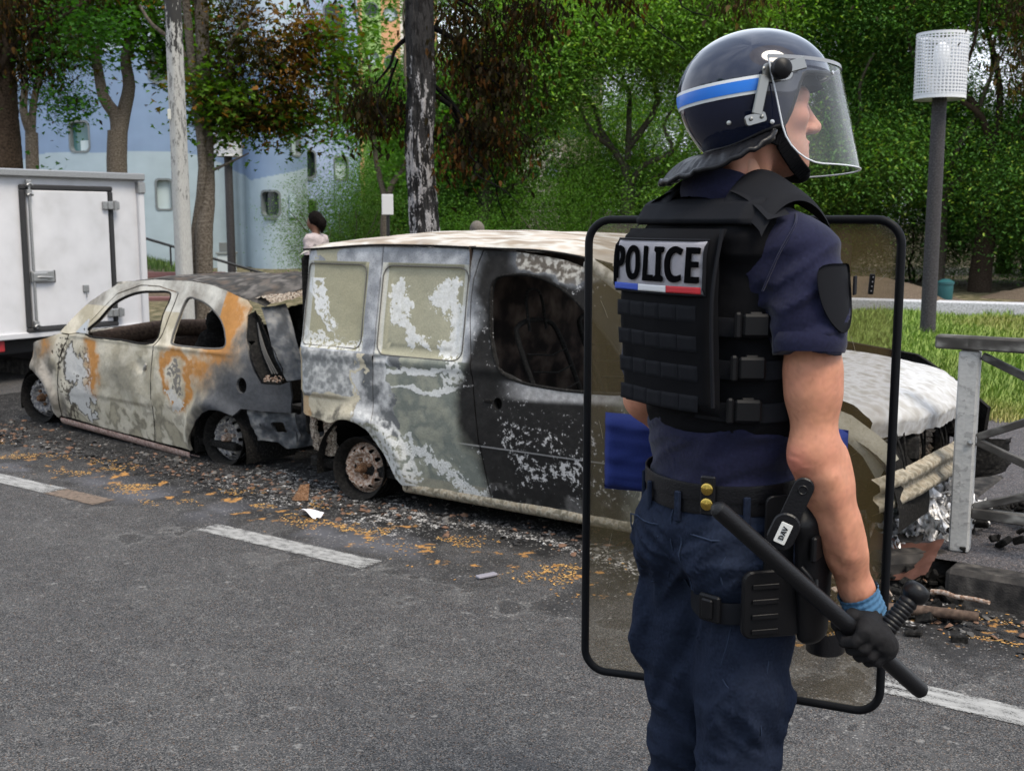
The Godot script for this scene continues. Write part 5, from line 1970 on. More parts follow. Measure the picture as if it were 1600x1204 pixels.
			if X > 2.35:
				r = lerpf(0.32, 0.5, s); gg = lerpf(0.30, 0.48, s); b = lerpf(0.24, 0.42, s)
				if f > 0.66 and g > 0.5:
					r *= 0.8; gg *= 0.78; b *= 0.75
			var wh := clampf(white, 0, 1)
			r = lerpf(r, 0.66, wh); gg = lerpf(gg, 0.66, wh); b = lerpf(b, 0.65, wh)
			var tone := 0.86 + 0.26 * (g - 0.25)
			out[k * 3] = int(pow(clampf(r * tone, 0, 1), 0.4545) * 255)
			out[k * 3 + 1] = int(pow(clampf(gg * tone, 0, 1), 0.4545) * 255)
			out[k * 3 + 2] = int(pow(clampf(b * tone, 0, 1), 0.4545) * 255)
			bump[k] = int(clampf(0.3 + wh * 0.4 + g * 0.3, 0, 1) * 255)
	return [tex(Image.create_from_data(w, h, false, Image.FORMAT_RGB8, out)), grey_tex(bump, w, h)]

# steel wheel without a tyre, facing +z, centre at the origin
func make_wheel(parent: Node3D, at: Vector3, r: float, disc_m: Material, rim_m: Material, hub_m: Material, basis := Basis()) -> Node3D:
	var o := Node3D.new()
	var n := "wheel"
	var k := 0
	while parent.has_node(NodePath(n)):
		k += 1
		n = "wheel_%03d" % k
	o.name = n
	parent.add_child(o)
	o.position = at
	o.basis = basis
	var xf := Transform3D(Basis(Vector3.RIGHT, PI / 2), Vector3.ZERO)
	var mb := MB.new()
	mb.lathe([Vector2(r * 0.86, -0.16), Vector2(r * 0.98, -0.17), Vector2(r, -0.16), Vector2(r * 0.98, -0.14), Vector2(r * 0.86, -0.12), Vector2(r * 0.80, -0.08), Vector2(r * 0.80, -0.03), Vector2(r * 0.88, -0.005), Vector2(r * 0.98, 0.01), Vector2(r * 1.0, 0.02), Vector2(r * 0.985, 0.028), Vector2(r * 0.96, 0.024), Vector2(r * 0.90, 0.008), Vector2(r * 0.84, -0.012), Vector2(r * 0.80, -0.035)], 48, xf)
	put("rim", mb.mesh(), rim_m, o)
	var holes := []
	for i in 12:
		holes.append(circle(cos(TAU * i / 12) * r * 0.64, sin(TAU * i / 12) * r * 0.64, r * 0.075, 10))
	mb = MB.new()
	mb.sheet(circle(0, 0, r * 0.815, 40), holes, r * 0.1, func(p: Vector2) -> Vector3:
		var q := p.length() / r
		var zz := -0.055 + 0.05 * sst(0.78, 0.62, q) - 0.03 * sst(0.5, 0.36, q) + 0.012 * sst(0.36, 0.3, q)
		return Vector3(p.x, p.y, zz), 0.006)
	put("disc", mb.mesh(), disc_m, o)
	mb = MB.new()
	mb.lathe([Vector2(r * 0.17, -0.06), Vector2(r * 0.17, 0.0), Vector2(r * 0.13, 0.02), Vector2(r * 0.10, 0.035), Vector2(0.0, 0.038)], 20, Transform3D(Basis(Vector3.RIGHT, PI / 2), Vector3(0, 0, -0.01)))
	for i in 4:
		var a := TAU * i / 4 + 0.4
		mb.lathe([Vector2(0.013, -0.03), Vector2(0.013, 0.01), Vector2(0.0, 0.014)], 6, Transform3D(Basis(Vector3.RIGHT, PI / 2), Vector3(cos(a) * r * 0.27, sin(a) * r * 0.27, -0.02)))
	put("hub", mb.mesh(), hub_m, o)
	# brake drum behind and the wires of the burnt tyre
	mb = MB.new()
	mb.lathe([Vector2(0, -0.20), Vector2(r * 0.7, -0.20), Vector2(r * 0.72, -0.1), Vector2(0, -0.09)], 28, xf)
	put("brake_drum", mb.mesh(), M.char, o)
	mb = MB.new()
	for i in 3:
		var pts := []
		for j in 33:
			var a := TAU * j / 32
			var rr := r * (0.96 + 0.012 * i) + 0.002 * sin(a * 7.0 + i * 2.0)
			pts.append(Vector3(cos(a) * rr, maxf(sin(a) * rr, -r * 1.0) - 0.003 * i, -0.03 - 0.045 * i))
		mb.tube(pts, 0.005, 5, false)
	put("tyre_wire", mb.mesh(), M.char, o)
	return o

func build_van() -> void:
	van_noise = fnl(250, 1.0, 3)
	var tx := van_tex()
	var paint := mat(Color.WHITE, 0.78)
	paint.metallic_specular = 0.22
	paint.albedo_texture = tx[0]
	paint.heightmap_enabled = true
	paint.heightmap_texture = tx[1]
	paint.heightmap_scale = 0.25
	M.van_paint = paint
	var o := thing("burnt_van", "burnt-out panel van, bleached rear side and sooty black front door", "van", Vector3(-4.97, 0, -4.72))
	var us := Vector2(1.0 / 4.0, 1.0 / 1.6)
	var arch := [0.25, 0.2, 0.26, 0.29, 0.285, 0.385, 0.34, 0.445, 0.47, 0.48, 0.61, 0.43]
	var cell := 0.022
	# rear quarter
	var mb := MB.new()
	mb.sheet(poly([0.0, 0.5, 0.0, 0.88, 0.012, 1.38, 0.03, 1.425, 0.1, 1.435, 0.35, 1.452, 0.652, 1.462, 0.652, 0.372, 0.61, 0.43, 0.55, 0.462, 0.47, 0.48, 0.40, 0.472, 0.34, 0.446, 0.29, 0.445, 0.15, 0.462, 0.03, 0.468]), [], cell, van_near, 0.02, Vector2.ZERO, us)
	put("rear_quarter_panel", mb.mesh(), paint, o)
	mb = MB.new()
	mb.sheet(poly([0.658, 1.462, 1.352, 1.455, 1.325, 1.38, 1.305, 1.30, 1.30, 1.2, 1.305, 1.08, 1.355, 0.75, 1.395, 0.42, 1.442, 0.15, 0.84, 0.14, 0.79, 0.17, 0.72, 0.30, 0.658, 0.372]), [], cell, van_near, 0.02, Vector2.ZERO, us)
	put("side_panel", mb.mesh(), paint, o)
	# window trims: thin raised rubber edges burnt to dark lines
	for q in [[0.055, 0.885, 0.545, 1.355, 0.05], [0.67, 0.865, 1.27, 1.355, 0.06]]:
		var pts := []
		for p in round_rect(q[0], q[1], q[2], q[3], q[4], 5):
			pts.append(van_near(p) + Vector3(0, 0, 0.003))
		pts.append(pts[0])
		mb = MB.new()
		mb.tube(pts, 0.0035, 5, false)
		put("window_trim", mb.mesh(), M.ash_dark, o)
	# front door
	var win := smooth_poly([1.435, 1.29, 1.56, 1.328, 1.72, 1.318, 1.87, 1.262, 2.01, 1.165, 2.18, 1.01, 2.29, 0.88, 2.30, 0.79, 2.05, 0.77, 1.85, 0.772, 1.64, 0.792, 1.53, 0.845, 1.465, 0.96, 1.435, 1.12], 5)
	mb = MB.new()
	mb.sheet(poly([1.36, 1.452, 1.55, 1.445, 1.74, 1.425, 1.88, 1.405, 1.99, 1.37, 2.15, 1.29, 2.3, 1.19, 2.62, 0.96, 2.36, 0.925, 2.352, 0.6, 2.37, 0.4, 2.34, 0.14, 1.452, 0.15, 1.403, 0.42, 1.363, 0.75, 1.313, 1.08, 1.308, 1.2, 1.313, 1.30, 1.333, 1.38]), [win, circle(1.52, 0.665, 0.032, 16, 0.9)], cell, van_near, 0.03, Vector2.ZERO, us)
	var door := put("front_door", mb.mesh(), paint, o)
	mb = MB.new()
	var wp := []
	for p in win:
		wp.append(van_near(p) + Vector3(0, 0, -0.004))
	wp.append(wp[0])
	mb.tube(wp, 0.009, 6, false)
	put("window_frame", mb.mesh(), M.char, door)
	mb = MB.new()
	mb.lathe([Vector2(0.036, 0.006), Vector2(0.036, -0.04), Vector2(0.0, -0.045)], 20, Transform3D(Basis(Vector3.RIGHT, PI / 2), van_near(Vector2(1.52, 0.665)) - Vector3(0, 0, 0.01)))
	mb.box(van_near(Vector2(1.46, 0.675)) + Vector3(0, 0, 0.003), Vector3(0.05, 0.018, 0.014), Basis(), 0.004)
	put("handle_recess", mb.mesh(), M.char, door)
	# front wing with arch
	var wing := [2.365, 0.92, 2.62, 0.925, 2.9, 0.885, 3.2, 0.84, 3.4, 0.78, 3.55, 0.70, 3.63, 0.64, 3.66, 0.60, 3.60, 0.56, 3.555, 0.50]
	for k in 9:
		var a := deg_to_rad(25.0 + k * 19.0)
		wing.append_array([3.2 + cos(a) * 0.385, 0.34 + sin(a) * 0.385])
	wing.append_array([2.82, 0.25, 2.80, 0.14, 2.348, 0.14, 2.378, 0.4, 2.36, 0.6])
	mb = MB.new()
	for i in range(0, wing.size(), 2):
		wing[i] = wing[i] if wing[i] < 3.25 else 3.25 + (wing[i] - 3.25) * 0.72
	mb.sheet(poly(wing), [], 0.03, van_near, 0.02, Vector2.ZERO, us)
	put("front_wing", mb.mesh(), paint, o)
	# sill
	mb = MB.new()
	mb.grid(60, 8, func(u: float, v: float) -> Vector3:
		var a := lerpf(-0.6, PI * 0.75, v)
		return Vector3(lerpf(0.83, 2.86, u), 0.128 - 0.042 * sin(a) - 0.004 * u, -0.083 + 0.045 * cos(a) + 0.004 * van_noise.get_noise_2d(u * 40.0, v * 3.0)), -1.0, Vector2(0.5, 0.03), Vector2(0.2, 0.10))
	put("sill", mb.mesh(), M.rocker, o)
	# roof
	var gut := func(x: float) -> float:
		return 1.425 + 0.037 * sst(-0.1, 0.7, x) - 0.012 * sst(0.9, 1.6, x) - 0.08 * pow(clampf((x - 1.6) / 0.6, 0, 2), 1.8)
	mb = MB.new()
	mb.grid(90, 36, func(u: float, v: float) -> Vector3:
		var x := lerpf(-0.03, 2.2, u)
		var zg := -0.105 - 0.02 * sst(0.15, 0.0, x)
		var zz := lerpf(zg, -1.58 - zg, v)
		var c := sin(PI * v)
		var y: float = gut.call(x) + 0.075 * pow(maxf(c, 0.0), 0.55) * (0.72 + 0.28 * sst(0.0, 1.2, x)) + 0.012 * sst(0, 0.06, v) * sst(1, 0.94, v)
		y += 0.006 * van_noise.get_noise_2d(x * 3.0, zz * 3.0) - 0.03 * pow(clampf((0.12 - x) / 0.15, 0, 1), 2.0)
		x += 0.08 * c * sst(1.7, 2.2, x)
		return Vector3(x, y, zz), 1.0, Vector2(1, 1))
	put("roof", mb.mesh(), M.van_roof, o)
	mb = MB.new()
	var gp := []
	for k in 24:
		var x := 0.02 + k * 0.092
		gp.append(Vector3(x, (gut.call(x) as float) + 0.006, -0.1 - 0.02 * sst(0.15, 0.0, x)))
	mb.tube(gp, 0.009, 6, true, 0.8)
	put("gutter", mb.mesh(), M.char, o)
	# windscreen pillar and scuttle
	mb = MB.new()
	for s in [[-0.10, 0], [-1.48, 1]]:
		mb.tube([Vector3(2.0, 1.40, s[0]), Vector3(2.3, 1.23, s[0] + 0.02 * (1 - 2 * s[1])), Vector3(2.72, 0.96, s[0] + 0.05 * (1 - 2 * s[1]))], 0.035, 8)
	mb.box(Vector3(2.68, 0.94, -0.79), Vector3(0.1, 0.06, 1.4), Basis(), 0.01)
	put("windscreen_frame", mb.mesh(), M.ash_metal, o)
	# bonnet: arched sheet, its lip rolled and buckled
	mb = MB.new()
	mb.grid(50, 50, func(u: float, v: float) -> Vector3:
		var c := absf(v * 2.0 - 1.0)
		var front := 3.59 - 0.15 * pow(c, 2.4)
		var roll := sst(0.86, 1.0, u)
		var x := lerpf(2.66, front, minf(u / 0.9, 1.0)) - 0.02 * roll
		var t := clampf((x - 2.66) / 0.93, 0, 1)
		var y := 0.925 - 0.03 * t - 0.115 * pow(t, 3.0) - 0.03 * pow(c, 2.0) * (0.6 + 0.9 * t)
		y -= 0.10 * roll + 0.02 * sst(0.80, 0.86, u)
		y += 0.006 * van_noise.get_noise_2d(x * 5.0, v * 8.0)
		if u > 0.84:
			y += 0.012 * van_noise.get_noise_2d(v * 30.0, u * 30.0)
		return Vector3(x, y, lerpf(-0.09, -1.49, v)), 1.0)
	put("bonnet", mb.mesh(), M.bonnet, o)
	mb = MB.new()
	mb.grid(6, 40, func(u: float, v: float) -> Vector3:
		var c := absf(v * 2.0 - 1.0)
		return Vector3(3.55 - 0.15 * pow(c, 2.4) - 0.05 * u, 0.70 - 0.06 * pow(c, 2.0) - 0.05 * u + 0.014 * van_noise.get_noise_2d(v * 40.0, 3.0) * u * 3.0, lerpf(-0.1, -1.48, v)), 1.0)
	put("bonnet_lip", mb.mesh(), M.ash_metal, o)
	# bumper beam, W section, runs across the front
	var prof := [Vector2(0.0, 0.075), Vector2(0.03, 0.055), Vector2(0.032, 0.03), Vector2(0.008, 0.008), Vector2(0.008, -0.008), Vector2(0.032, -0.03), Vector2(0.03, -0.055), Vector2(0.0, -0.075)]
	mb = MB.new()
	mb.grid(7, 60, func(u: float, v: float) -> Vector3:
		var p: Vector2 = prof[int(round(u * 7.0))]
		var z := lerpf(0.05, -1.22, v)
		return Vector3(3.585 + p.x * 1.3 - 0.10 * pow(absf(v * 2.0 - 1.0), 3.0) + 0.006 * van_noise.get_noise_2d(v * 20.0, u * 4.0), 0.455 + p.y * 1.05 + 0.05 * v + 0.02 * sin(v * 5.0), z), -1.0)
	put("bumper_beam", mb.mesh(), M.rocker, o)
	mb = MB.new()
	mb.grid(14, 14, func(u: float, v: float) -> Vector3:
		var a := lerpf(-0.4, 2.1, u)
		return Vector3(3.60 + 0.14 * sin(a) + 0.02 * van_noise.get_noise_2d(u * 20.0, v * 20.0), 0.46 + lerpf(-0.13, 0.10, v) * (1.0 - 0.4 * u), -1.12 - 0.16 * (1.0 - cos(a)) + 0.02 * van_noise.get_noise_2d(v * 25.0, u * 25.0)), 1.0)
	put("bumper_corner", mb.mesh(), M.char, o)
	# front end: crumbling inner wings, radiator frame, engine lump
	mb = MB.new()
	mb.grid(16, 30, func(u: float, v: float) -> Vector3:
		var w := 0.07 + 0.05 * absf(van_noise.get_noise_2d(v * 12.0, 8.0)) * 3.0
		return Vector3(3.50 - 0.06 * v + 0.03 * van_noise.get_noise_2d(u * 14.0, v * 14.0), lerpf(0.76, 0.30, v), -0.62 + (u - 0.5) * w * 2.0 + 0.04 * van_noise.get_noise_2d(v * 9.0, 2.0)), 1.0)
	mb.grid(16, 30, func(u: float, v: float) -> Vector3:
		return Vector3(3.42 + 0.05 * van_noise.get_noise_2d(u * 10.0, v * 10.0 + 5.0), lerpf(0.62, 0.42, v) + 0.05 * van_noise.get_noise_2d(u * 8.0, 9.0), lerpf(-0.60, -1.30, u)), 1.0)
	put("radiator_frame", mb.mesh(), M.flaky, o)
	var er := RandomNumberGenerator.new()
	er.seed = 61
	mb = MB.new()
	for k in 26:
		mb.box(Vector3(er.randf_range(2.85, 3.4), er.randf_range(0.25, 0.62), er.randf_range(-1.3, -0.2)), Vector3(er.randf_range(0.08, 0.3), er.randf_range(0.06, 0.25), er.randf_range(0.1, 0.35)), Basis(Vector3(er.randfn(), er.randfn(), er.randfn()).normalized(), er.randf() * 0.6), 0.02)
	put("engine", mb.mesh(), M.char, o)
	mb = MB.new()
	for k in 9:
		var z := -0.2 - 0.11 * k
		mb.tube(curve3([Vector3(3.5, 0.70, z), Vector3(3.53 + er.randf_range(-0.03, 0.04), 0.55, z + er.randf_range(-0.05, 0.05)), Vector3(3.5, er.randf_range(0.3, 0.42), z + er.randf_range(-0.08, 0.08))]), 0.006, 5)
	put("hose", mb.mesh(), M.char, o)
	# shells that close the body: rear wall, bulkhead, floor, far side
	mb = MB.new()
	mb.box(Vector3(0.0, 0.86, -0.79), Vector3(0.05, 1.08, 1.34), Basis(), 0.02)
	put("rear_doors", mb.mesh(), M.char, o)
	mb = MB.new()
	mb.box(Vector3(1.4, 0.17, -0.79), Vector3(2.7, 0.06, 1.4), Basis(), 0.01)
	mb.box(Vector3(2.64, 0.55, -0.79), Vector3(0.05, 0.75, 1.4), Basis(), 0.01)
	put("floor", mb.mesh(), M.char, o)
	mb = MB.new()
	mb.grid(30, 30, func(u: float, v: float) -> Vector3: return Vector3(1.28 + 0.03 * sin(v * 7.0) * sin(u * 9.0) + 0.01 * van_noise.get_noise_2d(u * 9.0, v * 9.0), lerpf(0.2, 1.47, v), lerpf(-0.08, -1.5, u)), 1.0)
	put("bulkhead", mb.mesh(), M.van_inner, o)
	mb = MB.new()
	mb.sheet(poly([0.0, 0.2, 0.0, 1.42, 0.65, 1.46, 1.36, 1.455, 1.99, 1.37, 2.62, 0.96, 3.2, 0.89, 3.62, 0.66, 3.6, 0.5, 3.52, 0.4, 3.2, 0.72, 2.85, 0.4, 2.8, 0.14, 0.84, 0.14, 0.6, 0.44, 0.3, 0.44, 0.2, 0.2]), [win], 0.06, van_far, -0.02, Vector2.ZERO, us)
	put("far_side", mb.mesh(), M.char, o)
	# seats: bare frames with hoops
	for z: float in [-0.36, -0.98]:
		mb = MB.new()
		mb.tube(curve3([Vector3(1.78, 0.45, z - 0.2), Vector3(1.55, 0.95, z - 0.2), Vector3(1.5, 1.06, z - 0.12), Vector3(1.5, 1.06, z + 0.12), Vector3(1.55, 0.95, z + 0.2), Vector3(1.78, 0.45, z + 0.2)], 4), 0.014, 6)
		mb.tube(curve3([Vector3(1.53, 1.02, z - 0.08), Vector3(1.50, 1.2, z - 0.07), Vector3(1.49, 1.24, z), Vector3(1.50, 1.2, z + 0.07), Vector3(1.53, 1.02, z + 0.08)], 4), 0.008, 6)
		for k in 5:
			var y := 0.55 + k * 0.09
			mb.tube([Vector3(1.75 - 0.04 * k, y, z - 0.19), Vector3(1.78 - 0.04 * k, y - 0.02, z), Vector3(1.75 - 0.04 * k, y, z + 0.19)], 0.005, 5)
		mb.box(Vector3(1.95, 0.42, z), Vector3(0.4, 0.05, 0.42), Basis(), 0.015)
		put("seat_frame", mb.mesh(), M.char, o)
	mb = MB.new()
	mb.tube(curve3([Vector3(2.55, 0.75, -0.36), Vector3(2.3, 0.86, -0.36)], 2), 0.02, 8)
	var ring := []
	for k in 25:
		var a := TAU * k / 24
		ring.append(Vector3(2.28, 0.87, -0.36) + Vector3(sin(a) * 0.08, cos(a) * 0.16, 0) * 1.0 + Vector3(0, 0, sin(a) * 0.15))
	mb.tube(ring, 0.01, 6, false)
	put("steering_wheel", mb.mesh(), M.char, o)
	# rear lower corner, bared by the fire
	mb = MB.new()
	mb.sheet(poly([0.02, 0.46, 0.03, 0.25, 0.22, 0.215, 0.27, 0.23, 0.28, 0.44]), [round_rect(0.12, 0.33, 0.19, 0.43, 0.02, 3), circle(0.17, 0.27, 0.018, 12, 1.3)], 0.02, func(p: Vector2) -> Vector3: return Vector3(p.x, p.y, -0.075 - 0.08 * pow(clampf((0.14 - p.x) / 0.14, 0, 1), 2.0) + 0.012 * van_noise.get_noise_2d(p.x * 20.0, p.y * 20.0) - 0.02 * sst(0.31, 0.29, p.y)), 0.02)
	put("rear_corner", mb.mesh(), M.flaky, o)
	# arch liners
	for q in [[0.52, 0.15, 0.35], [3.2, 0.34, 0.385]]:
		mb = MB.new()
		mb.grid(30, 4, func(u: float, v: float) -> Vector3:
			var a := lerpf(-0.1, PI + 0.1, u)
			return Vector3(q[0] + cos(a) * q[2], q[1] + sin(a) * q[2], -0.03 - 0.45 * v), 1.0)
		put("arch_liner", mb.mesh(), M.char, o)
	make_wheel(o, Vector3(0.49, 0.183, -0.07), 0.185, M.rust_pale, M.char, M.rust, Basis(Vector3.UP, 0.1) * Basis(Vector3.RIGHT, -0.06))
	make_wheel(o, Vector3(3.2, 0.183, -0.1), 0.185, M.rust_pale, M.char, M.rust, Basis(Vector3.UP, -0.1))
	make_wheel(o, Vector3(0.49, 0.183, -1.5), 0.185, M.rust_pale, M.char, M.rust, Basis(Vector3.UP, PI))
	make_wheel(o, Vector3(3.2, 0.183, -1.5), 0.185, M.rust_pale, M.char, M.rust, Basis(Vector3.UP, PI))

func vehicle_materials() -> void:
	var f := nz(512, 512, 0.03, 221, 5, FastNoiseLite.TYPE_SIMPLEX_SMOOTH, true)
	M.ash_dark = mat(lin(0.09, 0.085, 0.08), 0.9)
	M.rocker = tri_mat(ramp_tex(f, 512, 512, [0, 0.4, 0.52, 0.62, 1], [lin2(0.09, 0.08, 0.06), lin2(0.2, 0.175, 0.13), lin2(0.38, 0.35, 0.29), lin2(0.30, 0.25, 0.18), lin2(0.12, 0.1, 0.08)]), 1.2, 0.8, M.grain, 0.1)
	M.van_roof = tri_mat(ramp_tex(f, 512, 512, [0, 0.36, 0.46, 0.56, 0.66, 1], [lin2(0.16, 0.12, 0.09), lin2(0.27, 0.22, 0.17), lin2(0.44, 0.42, 0.38), lin2(0.52, 0.50, 0.47), lin2(0.42, 0.36, 0.30), lin2(0.30, 0.25, 0.2)]), 0.3, 0.8, M.grain, 0.1)
	M.bonnet = tri_mat(ramp_tex(f, 512, 512, [0, 0.34, 0.44, 0.56, 0.66, 1], [lin2(0.18, 0.165, 0.15), lin2(0.36, 0.35, 0.33), lin2(0.42, 0.42, 0.42), lin2(0.48, 0.48, 0.49), lin2(0.36, 0.35, 0.34), lin2(0.26, 0.24, 0.22)]), 0.55, 0.75, M.grain, 0.1)
	M.van_inner = tri_mat(ramp_tex(f, 512, 512, [0, 0.35, 0.6, 1], [lin2(0.004, 0.0035, 0.003), lin2(0.012, 0.009, 0.008), lin2(0.04, 0.029, 0.023), lin2(0.09, 0.07, 0.055)]), 0.35, 0.95)
	M.rust_dark = tri_mat(ramp_tex(f, 512, 512, [0, 0.5, 1], [lin2(0.03, 0.024, 0.02), lin2(0.09, 0.06, 0.045), lin2(0.18, 0.13, 0.1)]), 2.0, 0.9)
	M.rust_pale = tri_mat(ramp_tex(f, 512, 512, [0, 0.35, 0.5, 0.65, 1], [lin2(0.05, 0.03, 0.022), lin2(0.19, 0.10, 0.06), lin2(0.36, 0.26, 0.2), lin2(0.42, 0.36, 0.31), lin2(0.5, 0.45, 0.4)]), 3.0, 0.9, M.grain, 0.1)
	M.flaky = tri_mat(ramp_tex(f, 512, 512, [0, 0.36, 0.46, 0.55, 0.66, 1], [lin2(0.02, 0.018, 0.016), lin2(0.07, 0.05, 0.04), lin2(0.3, 0.25, 0.19), lin2(0.42, 0.39, 0.34), lin2(0.16, 0.10, 0.065), lin2(0.04, 0.03, 0.025)]), 2.4, 0.9, M.grain, 0.3)
	M.grey_disc = tri_mat(ramp_tex(f, 512, 512, [0, 0.4, 0.55, 0.65, 1], [lin2(0.04, 0.04, 0.042), lin2(0.13, 0.13, 0.14), lin2(0.22, 0.21, 0.21), lin2(0.34, 0.31, 0.28), lin2(0.5, 0.46, 0.42)]), 2.5, 0.8)
	M.pink_rocker = tri_mat(ramp_tex(f, 512, 512, [0, 0.4, 0.52, 0.62, 1], [lin2(0.14, 0.09, 0.075), lin2(0.27, 0.18, 0.155), lin2(0.40, 0.31, 0.28), lin2(0.26, 0.18, 0.15), lin2(0.12, 0.08, 0.065)]), 1.2, 0.8)
	M.car_roof = tri_mat(ramp_tex(f, 512, 512, [0, 0.36, 0.44, 0.54, 0.64, 1], [lin2(0.24, 0.22, 0.2), lin2(0.07, 0.064, 0.06), lin2(0.025, 0.024, 0.023), lin2(0.035, 0.033, 0.031), lin2(0.07, 0.058, 0.048), lin2(0.13, 0.09, 0.065)]), 0.3, 0.8, M.grain, 0.1)
	M.char_rim = tri_mat(ramp_tex(f, 512, 512, [0, 0.45, 0.6, 1], [lin2(0.02, 0.02, 0.021), lin2(0.06, 0.06, 0.063), lin2(0.13, 0.125, 0.12), lin2(0.34, 0.32, 0.3)]), 2.0, 0.75)
	M.foil = tri_mat(ramp_tex(f, 512, 512, [0, 0.36, 0.46, 0.6, 1], [lin2(0.10, 0.09, 0.085), lin2(0.3, 0.29, 0.28), lin2(0.52, 0.52, 0.53), lin2(0.66, 0.66, 0.68), lin2(0.74, 0.74, 0.76)]), 2.0, 0.42)
	M.foil.metallic = 0.5
	M.van_roof.uv1_scale = Vector3(0.13, 0.4, 0.5)

# ---------- burnt hatchback ----------
func car_z(p: Vector2) -> float:
	var x := p.x
	var y := p.y
	var z := -0.04 * pow((y - 0.5) / 0.35, 2.0) if y <= 0.74 else -0.0188 - (y - 0.74) * 0.38
	if x > 2.45:
		z -= 0.24 * pow((x - 2.45) / 0.75, 2.0)
	if x < 0.2:
		z -= 0.16 * pow((0.2 - x) / 0.42, 2.0)
	var d := Vector2(x - 2.44, y - 0.1).length()
	z += 0.045 * exp(-pow((d - 0.31) / 0.06, 2.0)) * sst(-0.05, 0.1, y) * sst(0.6, 0.5, y)
	d = Vector2(x - 0.02, y - 0.15).length()
	z += 0.04 * exp(-pow((d - 0.31) / 0.06, 2.0)) * sst(0.6, 0.5, y)
	z -= 0.010 * sst(0.315, 0.295, y - 0.02 * (x - 1.0)) * sst(0.45, 0.6, x) * sst(2.1, 1.95, x)
	z -= 0.014 * sst(0.06, 0.02, Vector2((x - 1.58) * 0.8, y - 0.595).length())
	z += 0.008 * exp(-pow((y - 0.745) / 0.012, 2.0)) * sst(0.5, 0.7, x) * sst(2.65, 2.5, x)
	z += 0.010 * van_noise.get_noise_2d(x * 2.0 + 30.0, y * 2.0) + 0.0016 * van_noise.get_noise_2d(x * 13.0, y * 13.0 + 9.0)
	return z

func car_near(p: Vector2) -> Vector3:
	return Vector3(p.x, p.y, car_z(p))

func car_far(p: Vector2) -> Vector3:
	return Vector3(p.x, p.y, -1.46 - car_z(p))

